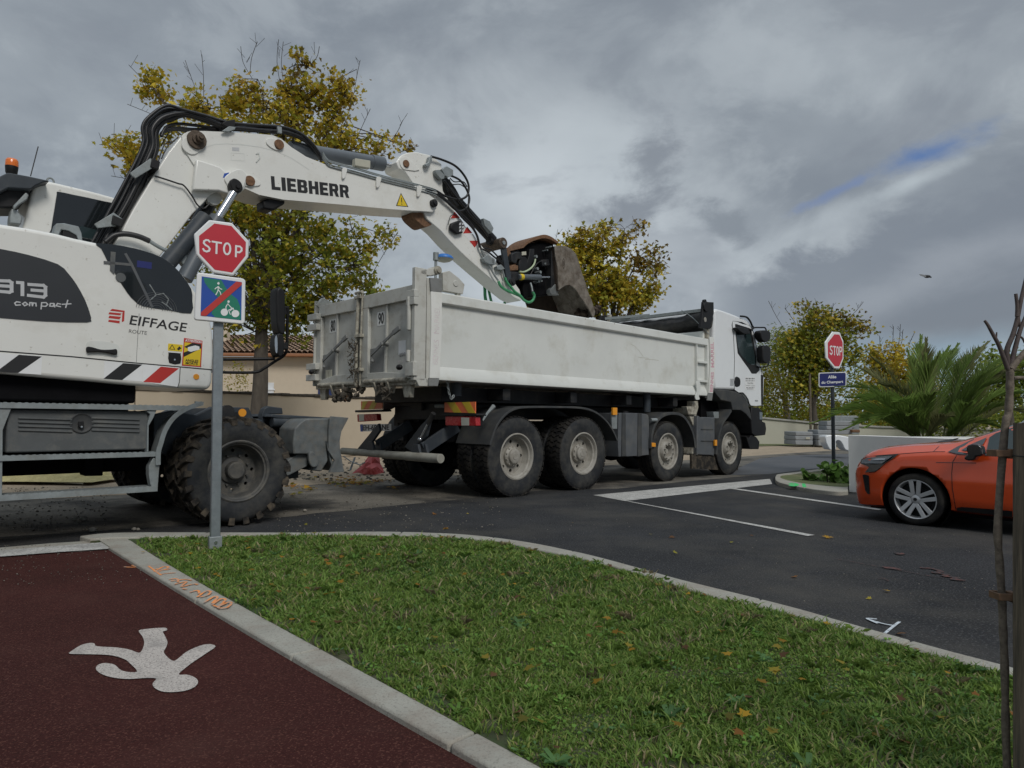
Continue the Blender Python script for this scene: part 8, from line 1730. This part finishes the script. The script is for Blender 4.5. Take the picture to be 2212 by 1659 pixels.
tree('golden_tree', 'bright golden autumn tree behind the palm fronds', (1930, 955), 36.0, [(1930, 800, 50, 60, 1.5, (.12, .86, .02)), (1900, 850, 50, 40, 1.0, (.2, .75, .05)), (1975, 830, 40, 60, 1.0, (.1, .88, .02)), (1890, 780, 30, 30, .4, (.3, .6, .1))], .14, (1930, 880), 230, 26, .16, 15, sig=.28, lim=7,
     twigs=[((1925, 760), (1930, 705)), ((1940, 760), (1950, 715)), ((1955, 770), (1975, 720)), ((1910, 770), (1900, 725)), ((1940, 750), (1945, 700)), ((1970, 770), (1990, 735))])
tree('evergreen_tree', 'dark broad-leaved tree at the right edge behind the palm', (2180, 955), 24.0, [(2170, 800, 70, 50, 1.0, (1, 0, 0)), (2220, 830, 60, 60, 1.0, (1, 0, 0)), (2130, 850, 50, 50, .8, (1, 0, 0))], .14, (2180, 880), 170, 24, .12, 16, sig=.22, lim=6)
# overgrown scrub beyond the cream wall
def scrub(name, label, boxes, n, size, seed, mixw, kind='stuff', cat='scrub', top=None):
    r = np.random.RandomState(seed); PL, CL = [], []
    for (x0, y0, x1, y1, d, w, mx_) in boxes:
        m = int(n * w)
        for _ in range(m):
            x = r.uniform(x0, x1); yt = y0 + (y1 - y0) * .25 * (math.sin(x * .09 + seed) + math.sin(x * .037)) * .5; y = y1 - (y1 - yt) * r.rand() ** .8; c = D('V', x, y, d + r.uniform(-1.5, 1.5))
            if c.z < .03: continue
            k = r.randint(10, 22); PL.append(np.array(c) + r.randn(k, 3) * size * 1.6); col = pick(r, k, mx_); CL.append(col * .5 + col.mean(0) * .5)
    P = np.vstack(PL); P[:, 2] = np.maximum(P[:, 2], .05)
    o = leaf_cloud(name, P, size, np.vstack(CL), seedv=seed, shape=[(0, 0), (.35, .35), (.25, .8), (0, 1), (-.25, .8), (-.35, .35)]); tag(o, label, cat, kind=kind)
scrub('undergrowth', 'tangled autumn scrub and brambles growing over the far cream wall', [(1600, 800, 1790, 925, 33, .45, (.55, .33, .12)), (1780, 820, 2010, 940, 33, .5, (.7, .2, .1)), (1990, 850, 2330, 950, 30, .5, (.9, .08, .02))], 620, .13, 21, None)
scrub('undergrowth', 'pale wispy bush above the garden wall behind the excavator', [(486, 790, 535, 850, 17.5, 1, (.35, .6, .05))], 26, .05, 22, None)
# distant tree line to the horizon
scrub('treeline', 'distant line of dark trees along the horizon', [(1580, 893, 2300, 908, 90, 1, (.95, .05, 0)), (-100, 885, 1000, 898, 120, 1, (.95, .05, 0))], 380, .55, 24, None)
# low planting under the far stop sign
def bush(name, label, spots, dist, n, size, seed):
    r = np.random.RandomState(seed); PL, CL = [], []; f = G('V', *spots[0][:2]); f = D('V', spots[0][0], spots[0][1], dist); t = thing(name, at((f.x, dist, .04)), label, 'shrub')
    st_ = MB()
    for (x, y, rx, ry, w) in spots:
        c = D('V', x, y, dist); m = int(n * w)
        v = r.randn(m, 3); v /= np.linalg.norm(v, axis=1)[:, None]; v *= (r.rand(m) ** .4)[:, None]; P = np.array(c) + v * np.array([rx, rx, ry]) * dist / F; PL.append(P); CL.append(np.array([[.10, .19, .04]]) * r.uniform(.5, 1.5, (m, 1)))
        for q in P[::9]: st_.tube([(c.x + r.uniform(-.03, .03), dist, .03), tuple(.5 * (np.array([c.x, dist, .1]) + q)), tuple(q)], .005, 4, cap=False)
    P = np.vstack(PL); P[:, 2] = np.maximum(P[:, 2], .08); st_.blk = [(0, len(st_.v), 0, len(st_.f))]; st_.build('stems', MT['twig'], t, smooth=0)
    leaf_cloud('leaves', P, size, np.vstack(CL), t, seedv=seed, shape=[(0, 0), (.30, .05), (.52, .35), (.42, .75), (.15, .95), (0, 1), (-.15, .95), (-.42, .75), (-.52, .35), (-.30, .05)], droop=.2)
bush('shrub', 'large-leaved green shrub at the foot of the far stop sign against the white wall', [(1808, 1020, 26, 28, 1), (1790, 1010, 14, 14, .4), (1822, 1035, 20, 22, .8)], 11.2, 70, .11, 31)
bush('shrub', 'small low shrub at the tip of the planted bed', [(1752, 1032, 12, 12, .6), (1775, 1040, 20, 10, .7), (1741, 1020, 5, 9, .2)], 11.6, 55, .09, 32)
# ================================================================ PALM
def palm():
    base = D('V', 1990, 945, 12.4); base.z = .80
    t = thing('palm_tree', at((base.x, base.y, 0)), 'short palm with long arching fronds rising behind the white garden wall', 'palm')
    mb = MB(); mb.tube([(base.x, base.y, 0), (base.x, base.y, .45), (base.x, base.y, .78)], [.24, .26, .14], 16); mb.build('trunk', MT['bark'], t)
    r = np.random.RandomState(4)
    tips = [(1807, 836, 4), (1800, 885, 2), (1755, 915, 0), (1845, 790, 3), (1850, 870, -2), (1880, 770, 1), (1900, 830, -1), (1990, 728, 2), (2000, 736, -.5), (2050, 752, 1), (2070, 745, 2), (2030, 765, -1), (2110, 758, .5), (2135, 740, 2), (2160, 790, 0), (2190, 770, 1), (2215, 800, 2), (2235, 850, 0), (2240, 900, 1), (2200, 870, -2), (1820, 930, -1), (1870, 925, -2), (2150, 910, -2), (1930, 870, -2.5), (2020, 850, -2.5), (2100, 870, -2.4), (2180, 930, -1), (1900, 900, 2.5), (1850, 905, 3), (2250, 830, 3), (1830, 860, .5), (1960, 760, .8), (2090, 770, 2.4), (2140, 800, -.8), (2000, 770, -.8), (1870, 840, 1.2), (2225, 780, .6), (2180, 820, -1.4), (1960, 900, -2.4), (2060, 900, -2.4)]
    for i, (x, y, dy) in enumerate(tips):
        tip = D('V', x, y, 12.4 + dy * .45); b0 = base + Vector((r.uniform(-.18, .18) + (.45 if x > 2080 else 0), r.uniform(-.15, .15), r.uniform(-.15, .05))); L = (tip - b0).length
        mid_ = b0.lerp(tip, .5) + Vector((0, 0, .10 * L + .16 * abs(tip.x - b0.x) * .5))
        if tip.z > base.z + .9: mid_.z += .02
        P = spline([b0, mid_, tip], 14); n = len(P); V, Fs, Cs = [], [], []; c = 0
        col = np.array([.18, .26, .062]) * r.uniform(.7, 1.4) if r.rand() < .8 else np.array([.20, .21, .09])
        ra = []
        for k in range(n - 1):
            d = (P[k + 1] - P[k]).normalized(); s = d.cross(Vector((0, 0, 1))); s = s.normalized() if s.length > .1 else Vector((1, 0, 0)); u = s.cross(d).normalized(); f = k / (n - 1)
            w = .014 * (1 - .8 * f); V += [P[k] - s * w, P[k] + s * w, P[k + 1] + s * w, P[k + 1] - s * w]; Fs.append([c, c + 1, c + 2, c + 3]); c += 4; Cs += [(.16, .17, .06)] * 4
            if f < .10: continue
            ll = .52 * (math.sin(min(1, f * 1.15 + .12) * math.pi) ** .6 * .8 + .2) * min(1.0, L / 1.7)
            for q in range(3):
                pp_ = P[k].lerp(P[k + 1], q / 3)
                for sg in (-1, 1):
                    dd2 = (s * sg * (.62 - .30 * f) + d * (.85 + .4 * f) + u * r.uniform(.12, .34) + Vector(r.randn(3)) * .05).normalized(); wl_ = .0105; e = pp_ + dd2 * ll * r.uniform(.85, 1.1); e.z -= ll * .04 * (1 - f); mm2 = pp_.lerp(e, .45) + Vector((0, 0, .015)); wv = dd2.cross(u).normalized() * wl_
                    V += [pp_ - wv * .5, pp_ + wv * .5, mm2 + wv, e, mm2 - wv]; Fs.append([c, c + 1, c + 2, c + 3, c + 4]); Cs += [tuple(col * r.uniform(.75, 1.25))] * 5; c += 5
        me = bpy.data.meshes.new('frond'); Pi = WM[t].inverted(); me.from_pydata([tuple(Pi @ Vector(v)) for v in V], [], Fs); me.update(); a = me.color_attributes.new('Col', 'FLOAT_COLOR', 'POINT'); c4 = np.ones((len(V), 4), np.float32); c4[:, :3] = Cs; a.data.foreach_set('color', c4.ravel()); me.materials.append(MT['leaf'])
        o = bpy.data.objects.new('frond', me); scene.collection.objects.link(o); o.parent = t
palm()
# ================================================================ SMALL THINGS BEYOND THE JUNCTION
YD = 28.0
def yp(x, y, d=YD): return D('N6', x, y, d)
def block(x0, y0, x1, y1, d, label, dep=.6, m='block_concrete', name='concrete_block', grp='stacked concrete blocks', cat='block', holes=()):
    a, b = yp(x0, y1, d), yp(x1, y0, d); mb = MB(); mb.box(a.x, b.x, d, d + dep, a.z, b.z); o = mb.build(name, MT[m], bev=.03, seg=2); tag(o, label, cat, grp); return o
zg = .02
block(670, 610, 1000, 695, 28.0, 'bottom left grey concrete block of the stack by the far tree', 1.2)
block(668, 528, 1000, 604, 28.0, 'middle left grey concrete block of the stack by the far tree, with a paper label', 1.2)
block(672, 450, 998, 522, 28.0, 'top left grey concrete block of the stack by the far tree', 1.2)
block(1100, 600, 1330, 715, 27.8, 'dark grey concrete block at ground level right of the tree trunk', 1.0)
block(1095, 500, 1345, 594, 27.8, 'grey concrete block second from the ground right of the tree trunk', 1.0)
block(1090, 418, 1740, 494, 28.4, 'long grey concrete block under the pair of upper blocks', 1.0)
block(1255, 340, 1745, 412, 28.4, 'upper grey concrete block with bolt holes beside the sign post', .8)
block(1260, 245, 1745, 334, 28.4, 'topmost grey concrete block in front of the ringed slab', .8)
a, b = yp(1380, 400, 29.4), yp(1875, 145, 29.4)
t = thing('concrete_slab', at((a.x, 29.4, 0)), 'upright pale concrete slab with two large circular recesses behind the blocks', 'slab'); mb = MB(); q = [yp(x, y, 29.4) for x, y in ((1380, 500), (1875, 500), (1875, 195), (1830, 145), (1380, 145))]; mb.prism(q, (0, .25, 0)); mb.build('panel', MT['galvanised'], t, bev=.02)
for x in (1740, 1380):
    c = yp(x, 290, 29.38); rr_ = abs(yp(x + 80, 290, 29.38).x - c.x); mb = MB(); mb.lathe(c, (0, 1, 0), [(rr_, .0), (rr_, -.04), (rr_ - .06, -.04), (rr_ - .06, .01)], 40); mb.build('ring', MT['block_concrete'], t)
o = block(1745, 408, 1888, 462, 28.2, 'small dark red brick course at the right end of the concrete stack', .5, 'rust', 'brick_course', None, 'bricks')
q = [yp(x, y, 27.75) for x, y in ((910, 550), (985, 550), (985, 590), (910, 590))]
mb = MB(); mb.prism([Vector((v.x, 27.97, v.z)) for v in q], (0, .01, 0)); tag(mb.build('paper_label', MT['cream_plastic']), 'small cream paper label stuck on the middle left block', 'label')
a = yp(955, 430, 30.0); mb = MB(); mb.tube([(a.x, 30, 0), (a.x, 30, 3.2)], [.055, .045], 10); tag(mb.build('wooden_post', MT['stake_wood']), 'pale slim post standing just left of the far tree trunk', 'post')
# white moulded shell (a discarded arch-shaped plastic cover)
d_ = 19.5; sh_ = [(1228, 530), (1290, 515), (1450, 512), (1640, 540), (1760, 600), (1780, 800), (1640, 800), (1590, 760), (1560, 690), (1520, 630), (1470, 610), (1430, 640), (1440, 780), (1330, 790), (1290, 740), (1250, 660), (1235, 590)]
t = thing('plastic_shell', at((yp(1300, 790, d_).x, d_, 0)), 'white moulded plastic shell with an arched opening beside the far post', 'shell')
mb = MB(); mb.prism([yp(x, y, d_) for x, y in sp2(sh_, 2)], (.05, .5, 0)); mb.build('panel', MT['cab_white'], t, bev=.03, seg=3, smooth=50)
# bird in flight
BD = 26.0
t = thing('bird', at(D('V', 1998, 597, BD)), 'dark pigeon gliding with spread wings in the grey sky', 'bird')
def byp(x, y, dd=0): return D('Y2', x, y, BD + dd)
mb = MB(); c = byp(1412, 124); mb.ball(c, .13, .075, .06, 16, 10); mb.ball(byp(1400, 120), .055, .045, .045, 12, 8); mb.tube([byp(1395, 119), byp(1388, 120)], [.016, .004], 6)
mb.add([byp(1420, 120), byp(1446, 126), byp(1444, 136), byp(1418, 132)], [[0, 1, 2, 3]])
mb.blk = [(0, len(mb.v), 0, len(mb.f))]
bb = mb.build('body', MT['bird_dark'], t, smooth=60)
for sg, pts in ((1, [(1412, 120), (1392, 112), (1368, 108), (1350, 107), (1362, 119), (1382, 126), (1404, 128)]), (-1, [(1408, 122), (1424, 120), (1436, 122), (1445, 130), (1430, 133), (1412, 130)])):
    mb = MB(); q = [byp(x, y, sg * (-.02 - .004 * abs(x - 1412))) for x, y in pts]; mb.prism(q, (0, .012, .004)); mb.build('wing', MT['bird_pale' if sg > 0 else 'bird_dark'], bb, smooth=60)
# heap of yellow sand on a board, seen under the excavator
sb_ = G('N2', 560, 720, 0); dS = sb_.y
t = thing('sand_heap', at(sb_), 'heap of yellowish sand spread on a board, seen under the excavator steps', 'heap')
mb = MB(); q = [G('N2', x, y, .02) for x, y in ((100, 676), (1150, 722), (1200, 640), (250, 610))]; mb.prism([(v.x, v.y, .02) for v in q], (0, 0, .03)); mb.build('board', MT['cream_plastic'], t, bev=.004)
r = np.random.RandomState(3); mb = MB(); c0_ = G('N2', 620, 660, .05); gx, gy = 26, 10; vs = []
for i in range(gx + 1):
    for j in range(gy + 1):
        u, v = i / gx, j / gy; h = .17 * math.sin(math.pi * u) ** .6 * math.sin(math.pi * v) ** .7 * (1 + r.uniform(-.35, .35)); vs.append((c0_.x - .80 + 1.75 * u, c0_.y - .35 + 1.0 * v, .052 + h))
mb.add(vs, [[i * (gy + 1) + j, i * (gy + 1) + j + 1, (i + 1) * (gy + 1) + j + 1, (i + 1) * (gy + 1) + j] for i in range(gx) for j in range(gy)]); mb.build('sand', MT['sand_yellow'], t, smooth=0)
# fallen red roadworks sign: fabric bag over a folding frame
rb = G('N3', 1000, 320, 0)
t = thing('folding_road_sign', at(rb), 'collapsed faded red folding sign lying on the road behind the under-run bar', 'folding sign')
d0 = rb.y; mb = MB(); r2 = random.Random(9)
def rp3(x, y, dd=0.0): return D('N3', x, y, d0 + dd)
rim_ = [rp3(845, 318), rp3(900, 300, -.05), rp3(960, 325, -.12), rp3(1060, 340, -.15), rp3(1140, 300, -.05), rp3(1135, 260, .1), rp3(1110, 220, .15), rp3(1100, 150, .25), rp3(1090, 88, .3), rp3(1030, 88, .3), rp3(1000, 150, .2), rp3(940, 230, .12)]
for p in rim_: p.z = max(p.z, .015)
cc = rp3(1030, 215, -.02); inner = [p.lerp(cc, .55) + Vector((r2.uniform(-.02, .02), r2.uniform(-.10, .02), r2.uniform(-.03, .05))) for p in rim_]; n = len(rim_)
mb.add(rim_ + inner + [cc], [[i, (i + 1) % n, n + (i + 1) % n, n + i] for i in range(n)] + [[n + i, n + (i + 1) % n, 2 * n] for i in range(n)]); mb.build('fabric', MT['vest_red'], t, smooth=0, sub=0)
mb = MB(); mb.tube([rp3(770, 150), rp3(840, 200), rp3(920, 230), rp3(970, 205)], .012, 6); mb.build('frame_rod', MT['galvanised'], t); mb = MB(); mb.tube([rp3(870, 160, .1), rp3(826, 280, .0)], .012, 6); mb.tube([rp3(880, 160, .1), rp3(836, 280, .0)], .010, 6); mb.blk = [(0, len(mb.v), 0, len(mb.f))]; mb.build('frame_leg', MT['galvanised'], t)
# stones
for i, (k, x, y, s, lab) in enumerate((('N2', 1155, 1225, .035, 'round pale stone on the old asphalt under the excavator'), ('N2', 1855, 1360, .022, 'white pebble on the dark asphalt strip near the wheel'), ('N2', 1910, 1360, .018, 'smaller white pebble touching the first on the dark strip'), ('N2', 1280, 1375, .03, 'brown clod at the edge of the dark asphalt strip'), ('N2', 1035, 1218, .028, 'brown clod left of the round pale stone'), ('N3', 412, 660, .022, 'white pebble right of the excavator wheel'))):
    q = G(k, x, y, 0); rr = random.Random(i); mb = MB(); mb.ball((q.x, q.y, s * .6), s, s * .9, s * .7, 10, 7, jit=.15, rnd=rr); tag(mb.build('stone', MT['stone'], smooth=60), lab, 'stone', 'loose stones on the asphalt')
